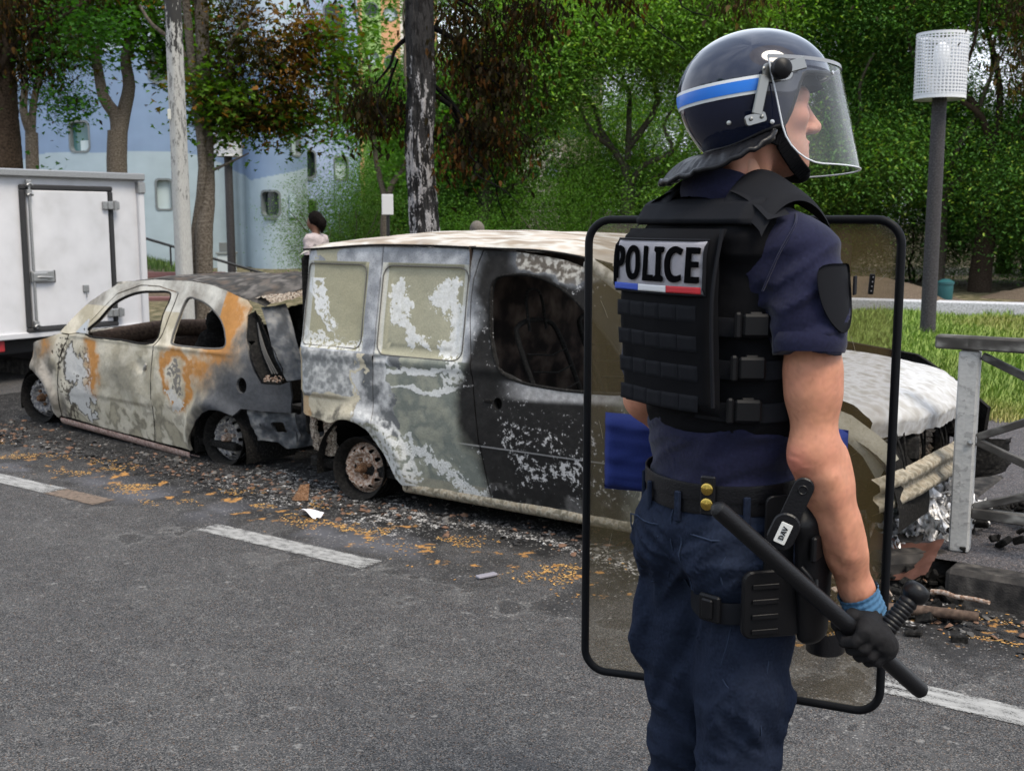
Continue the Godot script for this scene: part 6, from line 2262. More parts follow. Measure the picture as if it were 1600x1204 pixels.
func car_tex() -> Array:
	var w := 1280
	var h := 448
	var soft := nz(w, h, 0.006, 301, 5)
	var mid := nz(w, h, 0.018, 302, 5)
	var fine := nz(w, h, 0.06, 303, 4)
	var grit := nz(w, h, 0.2, 304, 3)
	var warp := nz(w, h, 0.010, 305, 4, FastNoiseLite.TYPE_SIMPLEX_SMOOTH, false, 55.0)
	var out := PackedByteArray()
	out.resize(w * h * 3)
	for j in h:
		var y := 1.3 * j / h
		for i in w:
			var x := -0.3 + 3.6 * i / w
			var k := j * w + i
			var s := soft[k] / 255.0
			var m := mid[k] / 255.0
			var f := fine[k] / 255.0
			var g := grit[k] / 255.0
			var wv := warp[k] / 255.0
			var X := x + (m - 0.5) * 0.14
			var Y := y + (s - 0.5) * 0.14
			# bleached cream
			var t := clampf((wv - 0.32) * 2.6, 0, 1)
			var r := lerpf(0.42, 0.64, t)
			var gg := lerpf(0.375, 0.585, t)
			var b := lerpf(0.28, 0.475, t)
			# grey brown licks low on the doors
			var lick := 0.5 + 0.5 * sin(wv * 15.0 + Y * 12.0)
			var low := sst(0.42, 0.24, Y) * sst(0.35, 0.6, x) * sst(2.3, 2.0, x)
			var lk := clampf((lick - 0.45) * 1.7, 0, 1) * low
			r = lerpf(r, 0.13, lk * 0.6); gg = lerpf(gg, 0.115, lk * 0.6); b = lerpf(b, 0.085, lk * 0.6)
			var mid_d := exp(-pow((X - 1.3) / 0.3, 2.0)) * exp(-pow((Y - 0.50) / 0.14, 2.0))
			r = lerpf(r, 0.22, mid_d * 0.8); gg = lerpf(gg, 0.205, mid_d * 0.8); b = lerpf(b, 0.165, mid_d * 0.8)
			# white blistered patches with dark edges on the front door
			if x > 0.42 and x < 1.0 and y < 0.72:
				var d1 := Vector2((X - 0.70) / 0.17, (Y - 0.51) / 0.15).length()
				var d2 := Vector2((X - 0.72) / 0.2, (Y - 0.26) / 0.12).length()
				var dd := minf(d1, d2) + (f - 0.5) * 0.35 + (m - 0.5) * 1.1
				if dd < 0.85:
					r = 0.57; gg = 0.555; b = 0.53
				elif dd < 1.0:
					r = 0.12; gg = 0.11; b = 0.095
				elif x < 0.62 and f * 0.5 + m * 0.5 > 0.56:
					r = 0.10; gg = 0.085; b = 0.065
			# rust bloom
			var o1 := exp(-pow((X - 0.90 + 0.06 * sin(y * 9.0)) / 0.07, 2.0)) * sst(0.26, 0.4, Y) * sst(0.76, 0.70, y)
			var o2 := exp(-pow((Vector2((X - 2.02) / 0.16, (Y - 0.53) / 0.17).length() - 1.0) / 0.22, 2.0)) * 0.9
			var o3 := exp(-pow((X - 2.48) / 0.16, 2.0)) * sst(0.58, 0.78, Y) * sst(1.16, 1.06, Y)
			var o4 := exp(-pow((X - 2.3) / 0.16, 2.0)) * exp(-pow((Y - 0.62) / 0.1, 2.0)) * 0.8
			var o5 := exp(-pow((X - 0.22) / 0.12, 2.0)) * exp(-pow((Y - 0.63) / 0.07, 2.0)) * 0.6
			var o6 := exp(-pow((X + 0.12) / 0.1, 2.0)) * exp(-pow((Y - 0.53) / 0.07, 2.0)) * 0.7
			var ru := maxf(maxf(o1, o2), maxf(maxf(o3, o4), maxf(o5, o6)))
			ru = clampf(ru * 1.5 + (f - 0.5) * 0.9 * ru + (m - 0.5) * 0.3 * ru, 0, 1)
			r = lerpf(r, 0.46, ru * 0.92); gg = lerpf(gg, 0.20, ru * 0.92); b = lerpf(b, 0.04, ru * 0.92)
			# blistered centre of the swirl
			var c2 := Vector2((X - 2.02) / 0.09, (Y - 0.55) / 0.12).length()
			if c2 < 0.8 and f > 0.45:
				r = 0.2; gg = 0.185; b = 0.165
			if Vector2((X - 2.0) / 0.12, (Y - 0.38) / 0.09).length() + (f - 0.5) < 0.7:
				r = 0.60; gg = 0.575; b = 0.53
			# blue-grey scorched steel over the rear wing
			var rear := sst(2.30, 2.55, X + 0.45 * (0.72 - Y)) * sst(0.86, 0.74, Y)
			rear = maxf(rear, sst(2.56, 2.68, X) * sst(1.05, 0.9, Y))
			rear *= 1.0 - 0.7 * ru
			var rb := 0.028 + 0.05 * s + 0.025 * f
			r = lerpf(r, rb, rear); gg = lerpf(gg, rb * 1.05, rear); b = lerpf(b, rb * 1.17, rear)
			# front wing: brown-grey with pale streaks
			var fw := sst(0.44, 0.30, X + 0.3 * (y - 0.5)) * sst(0.74, 0.66, Y)
			var fb := 0.09 + 0.22 * clampf((wv - 0.4) * 3.0, 0, 1)
			r = lerpf(r, fb * 1.08, fw * 0.85 * (1.0 - ru)); gg = lerpf(gg, fb * 0.97, fw * 0.85 * (1.0 - ru)); b = lerpf(b, fb * 0.86, fw * 0.85 * (1.0 - ru))
			# white ash over the roof rail
			if y > 0.98 and x < 2.4:
				var wq := clampf((s - 0.30) * 2.5 + (f - 0.5) * 0.3, 0, 1)
				r = lerpf(0.26, 0.56, wq); gg = lerpf(0.24, 0.54, wq); b = lerpf(0.21, 0.49, wq)
			# dark contour lines
			var ln := absf(fposmod(wv * 4.0, 1.0) - 0.5)
			if ln < 0.10 and y < 0.70:
				var lw := (0.10 - ln) * 2.4 * f
				r *= 1.0 - lw; gg *= 1.0 - lw; b *= 1.0 - lw
			if g > 0.78:
				r *= 0.7; gg *= 0.7; b *= 0.7
			var tone := 0.86 + 0.26 * (g - 0.25)
			out[k * 3] = int(pow(clampf(r * tone, 0, 1), 0.4545) * 255)
			out[k * 3 + 1] = int(pow(clampf(gg * tone, 0, 1), 0.4545) * 255)
			out[k * 3 + 2] = int(pow(clampf(b * tone, 0, 1), 0.4545) * 255)
	return [tex(Image.create_from_data(w, h, false, Image.FORMAT_RGB8, out)), grey_tex(fine, w, h)]

func build_car() -> void:
	var tx := car_tex()
	var paint := mat(Color.WHITE, 0.75)
	paint.metallic_specular = 0.22
	paint.albedo_texture = tx[0]
	paint.heightmap_enabled = true
	paint.heightmap_texture = tx[1]
	paint.heightmap_scale = 0.15
	var steel := tri_mat(ramp_tex(nz(256, 256, 0.03, 311, 5, FastNoiseLite.TYPE_SIMPLEX_SMOOTH, true), 256, 256, [0, 0.4, 0.55, 0.7, 1], [lin2(0.025, 0.027, 0.03), lin2(0.055, 0.06, 0.068), lin2(0.10, 0.105, 0.115), lin2(0.19, 0.19, 0.19), lin2(0.3, 0.29, 0.27)]), 1.3, 0.75, M.grain, 0.1)
	var o := thing("burnt_hatchback", "burnt three-door hatchback, rust-streaked cream side, between the truck and van", "car", Vector3(-8.33, 0, -5.12), deg_to_rad(-5))
	var us := Vector2(1.0 / 3.6, 1.0 / 1.3)
	var uo := Vector2(-0.3, 0)
	var cell := 0.024
	var mb := MB.new()
	mb.sheet(poly([0.60, 0.745, 0.45, 0.75, 0.25, 0.70, -0.05, 0.635, -0.17, 0.585, -0.205, 0.53, -0.19, 0.475, -0.13, 0.44, 0.0, 0.44, 0.09, 0.43, 0.19, 0.39, 0.255, 0.32, 0.29, 0.24, 0.31, 0.14, 0.36, 0.085, 0.393, 0.11, 0.402, 0.30, 0.468, 0.56, 0.562, 0.69]), [circle(0.36, 0.60, 0.018, 12)], cell, car_near, 0.02, uo, us)
	put("front_wing", mb.mesh(), paint, o)
	# door with its empty window
	var dwin := smooth_poly([0.83, 0.762, 0.95, 0.885, 1.11, 1.015, 1.32, 1.085, 1.56, 1.105, 1.765, 1.096, 1.755, 0.95, 1.735, 0.765, 1.3, 0.755], 4)
	mb = MB.new()
	mb.sheet(poly([0.57, 0.69, 0.61, 0.75, 0.75, 0.77, 0.92, 0.925, 1.1, 1.068, 1.36, 1.138, 1.6, 1.14, 1.846, 1.105, 1.815, 0.84, 1.748, 0.745, 1.735, 0.66, 1.684, 0.29, 1.62, 0.052, 1.0, 0.065, 0.398, 0.10, 0.408, 0.30, 0.475, 0.56]), [dwin, circle(1.655, 0.575, 0.012, 8), circle(1.665, 0.33, 0.006, 6)], cell, car_near, 0.025, uo, us)
	var door := put("door", mb.mesh(), paint, o)
	var wp := []
	for p in dwin:
		wp.append(car_near(p) - Vector3(0, 0, 0.006))
	wp.append(wp[0])
	mb = MB.new()
	mb.tube(wp, 0.010, 6, false)
	put("window_frame", mb.mesh(), M.char, door)
	mb = MB.new()
	var hc := car_near(Vector2(1.58, 0.595))
	mb.lathe([Vector2(0.05, 0.004), Vector2(0.04, -0.008), Vector2(0.0, -0.02)], 20, Transform3D(Basis(Vector3.RIGHT, PI / 2) , hc + Vector3(0, 0, 0.004)))
	mb.bar(hc + Vector3(0.05, -0.03, 0.01), hc + Vector3(0.085, 0.02, 0.012), 0.03, 0.02)
	put("handle_recess", mb.mesh(), M.ash_metal, door)
	mb = MB.new()
	mb.sheet(poly([0.70, 0.775, 0.84, 0.775, 0.83, 0.88]), [circle(0.81, 0.80, 0.012, 8)], 0.03, func(p: Vector2) -> Vector3: return car_near(p) + Vector3(0, 0, 0.012), 0.02)
	put("mirror_bracket", mb.mesh(), mat(lin(0.36, 0.38, 0.4), 0.6), door)
	# rear quarter with roof rail, quarter window, filler hole
	var qwin := smooth_poly([1.975, 1.075, 2.1, 1.073, 2.25, 1.035, 2.40, 0.965, 2.49, 0.88, 2.53, 0.80, 2.45, 0.772, 2.2, 0.765, 1.975, 0.768, 1.935, 0.81, 1.94, 0.95], 4)
	mb = MB.new()
	mb.sheet(poly([0.45, 0.757, 0.58, 0.87, 0.73, 0.985, 0.9, 1.075, 1.09, 1.14, 1.3, 1.172, 1.52, 1.188, 1.98, 1.192, 2.2, 1.175, 2.37, 1.148, 2.62, 1.095, 2.67, 1.05, 2.655, 0.985, 2.70, 0.86, 2.80, 0.66, 2.86, 0.575, 2.99, 0.575, 3.05, 0.60, 3.06, 0.50, 3.05, 0.40, 2.85, 0.40, 2.70, 0.405, 2.66, 0.36, 2.55, 0.385, 2.44, 0.378, 2.33, 0.34, 2.24, 0.275, 2.16, 0.17, 2.09, 0.045, 1.628, 0.05, 1.692, 0.29, 1.743, 0.66, 1.756, 0.745, 1.823, 0.84, 1.855, 1.112, 1.6, 1.148, 1.36, 1.147, 1.1, 1.077, 0.92, 0.935, 0.75, 0.78, 0.61, 0.757]), [qwin, circle(2.71, 0.555, 0.052, 18, 0.8)], cell, car_near, 0.022, uo, us)
	put("rear_quarter_panel", mb.mesh(), paint, o)
	wp = []
	for p in qwin:
		wp.append(car_near(p) - Vector3(0, 0, 0.006))
	wp.append(wp[0])
	mb = MB.new()
	mb.tube(wp, 0.009, 6, false)
	put("quarter_window_frame", mb.mesh(), M.ash_dark, o)
	mb = MB.new()
	mb.lathe([Vector2(0.053, 0.0), Vector2(0.05, -0.07), Vector2(0.0, -0.08)], 18, Transform3D(Basis(Vector3.RIGHT, PI / 2), car_near(Vector2(2.71, 0.555)) - Vector3(0, 0, 0.02)))
	put("filler_recess", mb.mesh(), M.char, o)
	# shut lines of the door, sooty
	mb = MB.new()
	for q in [[1.85, 1.105, 1.82, 0.84, 1.752, 0.745, 1.74, 0.66, 1.688, 0.29, 1.624, 0.055], [0.60, 0.745, 0.566, 0.69, 0.472, 0.56, 0.405, 0.30, 0.396, 0.105]]:
		var gp := []
		for p in smooth_poly(q, 4, false):
			gp.append(car_near(p) - Vector3(0, 0, 0.002))
		mb.tube(gp, 0.0048, 5)
	put("shut_line", mb.mesh(), M.char, o)
	# sill
	mb = MB.new()
	mb.grid(50, 8, func(u: float, v: float) -> Vector3:
		var a := lerpf(-0.3, PI * 0.8, v)
		return Vector3(lerpf(0.36, 2.12, u), 0.075 - 0.045 * sin(a) - 0.045 * u, -0.085 + 0.045 * cos(a) + 0.02 * u), -1.0)
	put("sill", mb.mesh(), M.pink_rocker, o)
	# roof, sagging, curled at the rear edge
	mb = MB.new()
	mb.grid(70, 36, func(u: float, v: float) -> Vector3:
		var x := lerpf(0.98, 2.78, u)
		var c := sin(PI * v)
		var rl := 1.192 - 0.11 * pow(clampf((1.52 - x) / 0.6, 0, 2), 1.8) - 0.10 * pow(clampf((x - 1.98) / 0.65, 0, 2), 1.5)
		var zg := -0.0188 - (rl - 0.74) * 0.38 - 0.24 * pow(clampf((x - 2.45) / 0.75, 0, 1), 2.0) - 0.006
		var z := lerpf(zg, -1.46 - zg, v)
		var y := rl + 0.05 * pow(maxf(c, 0.0), 0.6) + 0.12 * c * sst(2.0, 2.7, x)
		y += 0.010 * van_noise.get_noise_2d(x * 2.5 + 9.0, z * 2.5) - 0.03 * c * exp(-pow((x - 1.7) / 0.5, 2.0)) * 0.5
		y += 0.012 * sst(0.05, 0.0, v) - 0.012
		return Vector3(x + 0.06 * c * sst(2.5, 2.78, x), y, z), 1.0)
	put("roof", mb.mesh(), M.car_roof, o)
	mb = MB.new()
	mb.grid(30, 8, func(u: float, v: float) -> Vector3:
		var c := sin(PI * u)
		return Vector3(2.66 + 0.17 * v + 0.08 * c, 1.105 + 0.07 * c - 0.03 * v + 0.02 * sin(v * PI) + 0.012 * van_noise.get_noise_2d(u * 14.0, v * 5.0), lerpf(-0.20, -1.26, u)), 1.0)
	put("spoiler", mb.mesh(), M.flaky, o)
	# bonnet and scuttle
	mb = MB.new()
	mb.grid(30, 30, func(u: float, v: float) -> Vector3:
		var c := absf(v * 2.0 - 1.0)
		var x := lerpf(0.47, -0.24 + 0.10 * c * c, u)
		var t := (0.47 - x) / 0.7
		return Vector3(x, 0.775 - 0.11 * t - 0.07 * t * t - 0.02 * c * c + 0.006 * van_noise.get_noise_2d(x * 6.0, v * 6.0), lerpf(-0.05 - 0.08 * t * t, -1.41 + 0.08 * t * t, v)), -1.0)
	put("bonnet", mb.mesh(), M.ash_metal, o)
	mb = MB.new()
	for zz: float in [-0.1, -1.36]:
		var zi := -0.10 if zz > -0.5 else 0.10
		mb.tube([Vector3(0.46, 0.765, zz), Vector3(0.74, 0.98, zz + zi * 0.4), Vector3(1.05, 1.125, zz + zi)], 0.026, 8)
	mb.bar(Vector3(1.02, 1.14, -0.2), Vector3(1.02, 1.14, -1.26), 0.06, 0.03)
	mb.bar(Vector3(0.5, 0.74, -0.1), Vector3(0.5, 0.74, -1.36), 0.12, 0.05)
	put("windscreen_frame", mb.mesh(), M.ash_metal, o)
	# nose
	mb = MB.new()
	mb.grid(8, 30, func(u: float, v: float) -> Vector3:
		var c := absf(v * 2.0 - 1.0)
		return Vector3(-0.235 + 0.12 * c * c * c + 0.03 * u, lerpf(0.57, 0.24, u) + 0.02 * van_noise.get_noise_2d(v * 14.0, u * 6.0), lerpf(-0.1, -1.36, v)), 1.0)
	put("nose_panel", mb.mesh(), M.char, o)
	# interior
	mb = MB.new()
	mb.box(Vector3(1.35, 0.12, -0.73), Vector3(2.4, 0.05, 1.3), Basis(), 0.01)
	mb.box(Vector3(0.45, 0.42, -0.73), Vector3(0.05, 0.6, 1.3), Basis(), 0.01)
	put("floor", mb.mesh(), M.char, o)
	mb = MB.new()
	mb.tube(curve3([Vector3(0.75, 0.70, -0.12), Vector3(0.82, 0.76, -0.7), Vector3(0.78, 0.72, -1.32)], 8), 0.07, 10)
	mb.box(Vector3(0.75, 0.55, -0.73), Vector3(0.2, 0.25, 1.1), Basis(Vector3.BACK, 0.3), 0.05)
	put("dashboard", mb.mesh(), M.rust_dark, o)
	mb = MB.new()
	mb.grid(24, 6, func(u: float, v: float) -> Vector3: return Vector3(lerpf(0.75, 1.78, u), 0.76 + 0.03 * sin(v * 5.0) + 0.035 * van_noise.get_noise_2d(u * 30.0, v * 20.0), -1.28 + 0.10 * v), 1.0)
	put("crumbled_trim", mb.mesh(), M.flaky, o)
	for z: float in [-0.38, -1.06]:
		var fl := Field.new(Vector3(1.35, 0.15, z - 0.28), Vector3(2.15, 1.1, z + 0.28), 0.022)
		fl.ell(Vector3(1.68, 0.33, z), Vector3(0.26, 0.09, 0.21), Basis(), 0.05)
		fl.ell(Vector3(1.93, 0.58, z), Vector3(0.10, 0.32, 0.2), Basis(Vector3.BACK, -0.22), 0.06)
		fl.ell(Vector3(2.02, 0.90, z), Vector3(0.055, 0.095, 0.12), Basis(Vector3.BACK, -0.15), 0.03)
		fl.bump(func(p: Vector3) -> float: return 0.025 * van_noise.get_noise_3dv(p * 9.0))
		mb = MB.new()
		fl.build(mb)
		put("seat", mb.mesh(), M.char, o)
	mb = MB.new()
	mb.box(Vector3(2.45, 0.55, -0.73), Vector3(0.12, 0.45, 1.05), Basis(Vector3.BACK, -0.25), 0.04)
	mb.box(Vector3(2.38, 0.83, -0.45), Vector3(0.07, 0.14, 0.2), Basis(Vector3.BACK, -0.2), 0.03)
	put("rear_bench", mb.mesh(), M.char, o)
	# far side
	mb = MB.new()
	mb.sheet(poly([-0.2, 0.5, -0.05, 0.63, 0.45, 0.75, 0.73, 0.985, 1.09, 1.14, 1.52, 1.188, 1.98, 1.192, 2.37, 1.148, 2.62, 1.095, 2.9, 0.8, 3.05, 0.55, 3.05, 0.40, 2.7, 0.4, 2.44, 0.378, 2.16, 0.17, 2.09, 0.045, 0.4, 0.08, 0.29, 0.24, 0.09, 0.43, -0.1, 0.44]), [dwin, qwin], 0.06, car_far, -0.02, uo, us)
	put("far_side", mb.mesh(), M.ash_metal, o)
	# empty tail lamp housing
	var lo2 := poly([2.665, 1.0, 2.715, 1.03, 2.80, 0.93, 2.93, 0.79, 3.0, 0.68, 3.0, 0.585, 2.955, 0.578, 2.875, 0.583, 2.81, 0.68, 2.71, 0.87])
	mb = MB.new()
	mb.sheet(lo2, [round_rect(2.725, 0.80, 2.75, 0.84, 0.008, 2)], 0.02, func(p: Vector2) -> Vector3:
		var q := car_near(p)
		var d := 1.0
		for i in lo2.size():
			d = minf(d, Geometry2D.get_closest_point_to_segment(p, lo2[i], lo2[(i + 1) % lo2.size()]).distance_to(p))
		return q - Vector3(0, 0, 0.065 * sst(0.0, 0.035, d)), 0.0)
	var lamp := put("tail_lamp_housing", mb.mesh(), M.char, o)
	mb = MB.new()
	for k in 3:
		var off := 0.018 + 0.02 * k
		var a := car_near(Vector2(2.72 + off * 0.6, 0.97 - off)) - Vector3(0, 0, 0.03)
		var b2 := car_near(Vector2(2.80 + off, 0.80 - off * 0.6)) - Vector3(0, 0, 0.035)
		var c3 := car_near(Vector2(2.90 + off * 0.8, 0.64)) - Vector3(0, 0, 0.03)
		mb.tube(curve3([a, b2, c3], 6), 0.0055, 5)
	put("lamp_rib", mb.mesh(), M.ash_dark, lamp)
	mb = MB.new()
	var cr := RandomNumberGenerator.new()
	cr.seed = 8
	for k in 40:
		var p := car_near(Vector2(cr.randf_range(2.87, 2.985), cr.randf_range(0.59, 0.625))) - Vector3(0, 0, cr.randf_range(0.005, 0.05))
		mb.box(p, Vector3(0.014, 0.008, 0.012), Basis(Vector3(cr.randfn(), cr.randfn(), cr.randfn()).normalized(), cr.randf() * 3.0), 0.002)
	put("lamp_crumbs", mb.mesh(), M.rust_pale, lamp)
	# tailgate frame: steel strip beside the lamp, round the opening
	mb = MB.new()
	mb.grid(10, 24, func(u: float, v: float) -> Vector3:
		var q := Vector2(lerpf(2.735, 3.02, pow(v, 0.9)), lerpf(1.05, 0.60, v))
		var zz := car_z(q) - 0.015
		return Vector3(q.x + 0.05 * u + 0.03 * sin(u * PI), q.y + 0.02 * u, zz - 0.16 * u), 1.0)
	mb.grid(10, 12, func(u: float, v: float) -> Vector3:
		return Vector3(3.09 + 0.03 * sin(PI * u) - 0.02 * v, lerpf(0.62, 0.38, v), lerpf(-0.22, -1.24, u)), -1.0)
	mb.grid(10, 24, func(u: float, v: float) -> Vector3:
		var q := Vector2(lerpf(2.735, 3.02, pow(v, 0.9)), lerpf(1.05, 0.60, v))
		var zz := car_z(q) - 0.015
		return Vector3(q.x + 0.05 * u + 0.03 * sin(u * PI), q.y + 0.02 * u, -1.46 - zz + 0.16 * u), -1.0)
	put("tailgate_frame", mb.mesh(), steel, o)
	mb = MB.new()
	mb.sheet(poly([2.72, 0.40, 3.05, 0.395, 3.06, 0.25, 3.02, 0.16, 2.95, 0.15, 2.9, 0.19, 2.78, 0.2]), [round_rect(2.89, 0.26, 2.98, 0.33, 0.02, 3), circle(2.81, 0.30, 0.012, 8)], 0.024, func(p: Vector2) -> Vector3:
		return car_near(p) - Vector3(0, 0, 0.03 + 0.015 * sst(0.29, 0.27, p.y) + 0.01 * van_noise.get_noise_2d(p.x * 18.0, p.y * 18.0)), 0.02)
	mb.grid(10, 6, func(u: float, v: float) -> Vector3: return Vector3(3.04 + 0.03 * sin(PI * u), lerpf(0.38, 0.16, v) + 0.02 * van_noise.get_noise_2d(u * 8.0, v * 4.0), lerpf(-0.2, -1.24, u)), -1.0)
	put("bumper_carrier", mb.mesh(), steel, o)
	for q in [[2.44, 0.1, 0.29], [0.02, 0.15, 0.285]]:
		mb = MB.new()
		mb.grid(26, 4, func(u: float, v: float) -> Vector3:
			var a := lerpf(-0.2, PI + 0.2, u)
			return Vector3(q[0] + cos(a) * q[2], q[1] + sin(a) * q[2], -0.04 - 0.4 * v), 1.0)
		put("arch_liner", mb.mesh(), M.char, o)
	make_wheel(o, Vector3(2.43, 0.17, -0.10), 0.19, M.grey_disc, M.char, M.rust_pale, Basis(Vector3.UP, 0.12) * Basis(Vector3.RIGHT, -0.05))
	make_wheel(o, Vector3(-0.03, 0.195, -0.09), 0.20, M.grey_disc, M.char, M.rust, Basis(Vector3.UP, 0.22) * Basis(Vector3.RIGHT, 0.05))
	make_wheel(o, Vector3(2.43, 0.17, -1.38), 0.19, M.grey_disc, M.char, M.rust, Basis(Vector3.UP, PI))
	make_wheel(o, Vector3(-0.03, 0.195, -1.38), 0.20, M.grey_disc, M.char, M.rust, Basis(Vector3.UP, PI))

# ---------- riot officer: local +z is where he faces, -x his right ----------
var cloth: FastNoiseLite

func folds(p: Vector3, sx: float, sy: float, sz: float) -> float:
	var q := Vector3(p.x * sx, p.y * sy, p.z * sz)
	var a := 1.0 - absf(cloth.get_noise_3dv(q)) * 2.6
	return clampf(a, -0.2, 1.0)

func skin_colour(p: Vector3, _g: Vector3) -> Color:
	var c := Color(0.45, 0.205, 0.125)
	var q := cloth.get_noise_3dv(p * 16.0)
	c = c.lerp(Color(0.52, 0.215, 0.145), clampf(0.4 + q, 0, 1) * 0.45)
	c *= 0.95 + 0.16 * cloth.get_noise_3dv(p * 90.0) + 0.10 * cloth.get_noise_3dv(p * 30.0)
	var el := exp(-p.distance_squared_to(Vector3(-0.243, 1.15, -0.085)) / 0.0011)
	c = c.lerp(Color(0.40, 0.12, 0.085), el * 0.75)
	var mole := cloth.get_noise_3dv(p * 55.0 + Vector3(7, 3, 1))
	if mole > 0.56:
		c = c.lerp(Color(0.27, 0.11, 0.07), 0.4)
	c.a = 1.0
	return c

func build_officer() -> void:

	var o := thing("person", "riot officer in navy uniform, black vest and visored helmet, seen from behind", "person", Vector3(-0.987, 0, -2.1817), deg_to_rad(160.22))
	var weave := nz(256, 256, 0.5, 711, 2, FastNoiseLite.TYPE_SIMPLEX_SMOOTH, true)
	var wt := grey_tex(weave, 256, 256)
	var cb := nz(256, 256, 0.02, 712, 4, FastNoiseLite.TYPE_SIMPLEX_SMOOTH, true, 30.0)
	for i in cb.size():
		cb[i] = int(clampf(0.8 * (255 - absi(cb[i] - 128) * 3.0) + 0.2 * weave[i], 0, 255))
	var ct := grey_tex(cb, 256, 256)
	var fab := func(c: Color, scale: float, rough: float, sheen: float) -> StandardMaterial3D:
		var m := tri_mat(ramp_tex(weave, 256, 256, [0, 0.5, 1], [c * 0.6, c, c * 1.5]), scale, rough, wt, 0.10)
		m.rim_enabled = sheen > 0.2
		m.rim = sheen
		m.rim_tint = 0.6
		m.metallic_specular = 0.16
		return m
	var navy: StandardMaterial3D = fab.call(lin2(0.0115, 0.0125, 0.032), 7.0, 0.8, 0.22)
	var denim: StandardMaterial3D = fab.call(lin2(0.0135, 0.0185, 0.034), 7.0, 0.85, 0.1)
	for q in [[navy, 1.4, 0.14], [denim, 1.3, 0.5]]:
		q[0].uv1_scale = Vector3(q[1], q[1] * 0.8, q[1])
		q[0].heightmap_texture = ct
		q[0].heightmap_scale = q[2]
	var black: StandardMaterial3D = fab.call(lin2(0.0055, 0.0055, 0.0065), 6.0, 0.8, 0.0)
	var web: StandardMaterial3D = fab.call(lin2(0.011, 0.0115, 0.014), 9.0, 0.7, 0.0)
	var leather := mat(lin(0.006, 0.006, 0.0075), 0.36, 0.0, 0.35)
	leather.heightmap_enabled = true
	leather.uv1_triplanar = true
	leather.uv1_scale = Vector3.ONE * 5.0
	leather.heightmap_texture = M.fine
	leather.heightmap_scale = 0.05
	var plastic := mat(lin(0.0055, 0.0055, 0.0065), 0.4, 0.0, 0.3)
	var brass := mat(lin(0.50, 0.34, 0.08), 0.25, 1.0)
	var skin := mat(Color.WHITE, 0.55, 0.0, 0.4)
	skin.vertex_color_use_as_albedo = true
	skin.subsurf_scatter_enabled = true
	skin.subsurf_scatter_strength = 0.04
	skin.heightmap_enabled = true
	skin.uv1_triplanar = true
	skin.uv1_scale = Vector3.ONE * 13.0
	skin.heightmap_texture = M.grain
	skin.heightmap_scale = 0.05
	# ----- the body
	var body := MB.new()
	body.tint = Color(0.5, 0.265, 0.185)
	var f := Field.new(Vector3(-0.3, 0.02, -0.25), Vector3(0.3, 1.72, 0.22), 0.018)
	f.oval(Vector3(0, 1.0, -0.02), Vector3(0, 1.25, -0.01), Vector2(0.145, 0.105), Vector2(0.135, 0.095), Vector3.RIGHT, 0.06)
	f.oval(Vector3(0, 1.25, -0.01), Vector3(0, 1.5, -0.01), Vector2(0.14, 0.1), Vector2(0.15, 0.095), Vector3.RIGHT, 0.06)
	f.cap(Vector3(-0.14, 1.53, -0.01), Vector3(0.14, 1.53, -0.01), 0.055, 0.055, 0.06)
	f.cap(Vector3(0, 1.5, -0.02), Vector3(-0.004, 1.72, -0.002), 0.07, 0.056, 0.05)
	for s in [[-1.0, Vector3(-0.085, 0.48, -0.045), Vector3(-0.09, 0.09, -0.09)], [1.0, Vector3(0.095, 0.48, -0.02), Vector3(0.10, 0.09, -0.06)]]:
		f.cap(Vector3(0.085 * s[0], 0.93, -0.03), s[1], 0.085, 0.055, 0.05)
		f.cap(s[1], s[2], 0.052, 0.038, 0.03)
	f.build(body)
	# right arm, bare from the sleeve down
	f = Field.new(Vector3(-0.36, 0.84, -0.17), Vector3(-0.15, 1.50, 0.12), 0.0065)
	f.colour = skin_colour
	var sh := Vector3(-0.205, 1.50, -0.015)
	var el := Vector3(-0.249, 1.165, -0.036)
	var wr := Vector3(-0.289, 0.892, 0.055)
	f.cap(sh, el.lerp(sh, 0.35), 0.053, 0.0485, 0.02)
	f.cap(el.lerp(sh, 0.45), el, 0.049, 0.0415, 0.03)
	f.ell(el + Vector3(0.003, 0.0, -0.006), Vector3(0.033, 0.04, 0.034), Basis(), 0.03)
	f.ell(Vector3(-0.244, 1.155, -0.075), Vector3(0.009, 0.014, 0.009), Basis(), 0.03)
	var fa := el.lerp(wr, 0.24)
	f.oval(el, fa, Vector2(0.039, 0.041), Vector2(0.042, 0.044), Vector3(0.4, 0, 1), 0.03)
	f.oval(fa, el.lerp(wr, 0.72), Vector2(0.042, 0.044), Vector2(0.034, 0.038), Vector3(0.4, 0, 1), 0.03)
	f.oval(el.lerp(wr, 0.5), wr, Vector2(0.037, 0.041), Vector2(0.027, 0.034), Vector3(0.4, 0, 1), 0.03)
	f.cap(wr, wr + (wr - el).normalized() * 0.06, 0.028, 0.03, 0.02)
	f.ell(el.lerp(wr, 0.25) + Vector3(-0.012, 0.01, 0.028), Vector3(0.018, 0.07, 0.018), Basis(), 0.03)
	f.cap(el.lerp(wr, 0.15) + Vector3(-0.038, 0, -0.02), el.lerp(wr, 0.7) + Vector3(-0.026, 0, -0.022), 0.012, 0.007, 0.03)
	f.bump(func(p: Vector3) -> float: return 0.0022 * folds(p, 22.0, 5.0, 22.0) * sst(1.1, 0.98, p.y) + 0.0022 * folds(p, 14.0, 60.0, 14.0) * exp(-p.distance_squared_to(Vector3(-0.245, 1.155, -0.1)) / 0.0012), 0.02)
	f.build(body)
	# left arm, bent towards the shield
	f = Field.new(Vector3(0.12, 0.98, -0.12), Vector3(0.40, 1.50, 0.30), 0.010)
	f.colour = skin_colour
	var lel := Vector3(0.262, 1.205, -0.01)
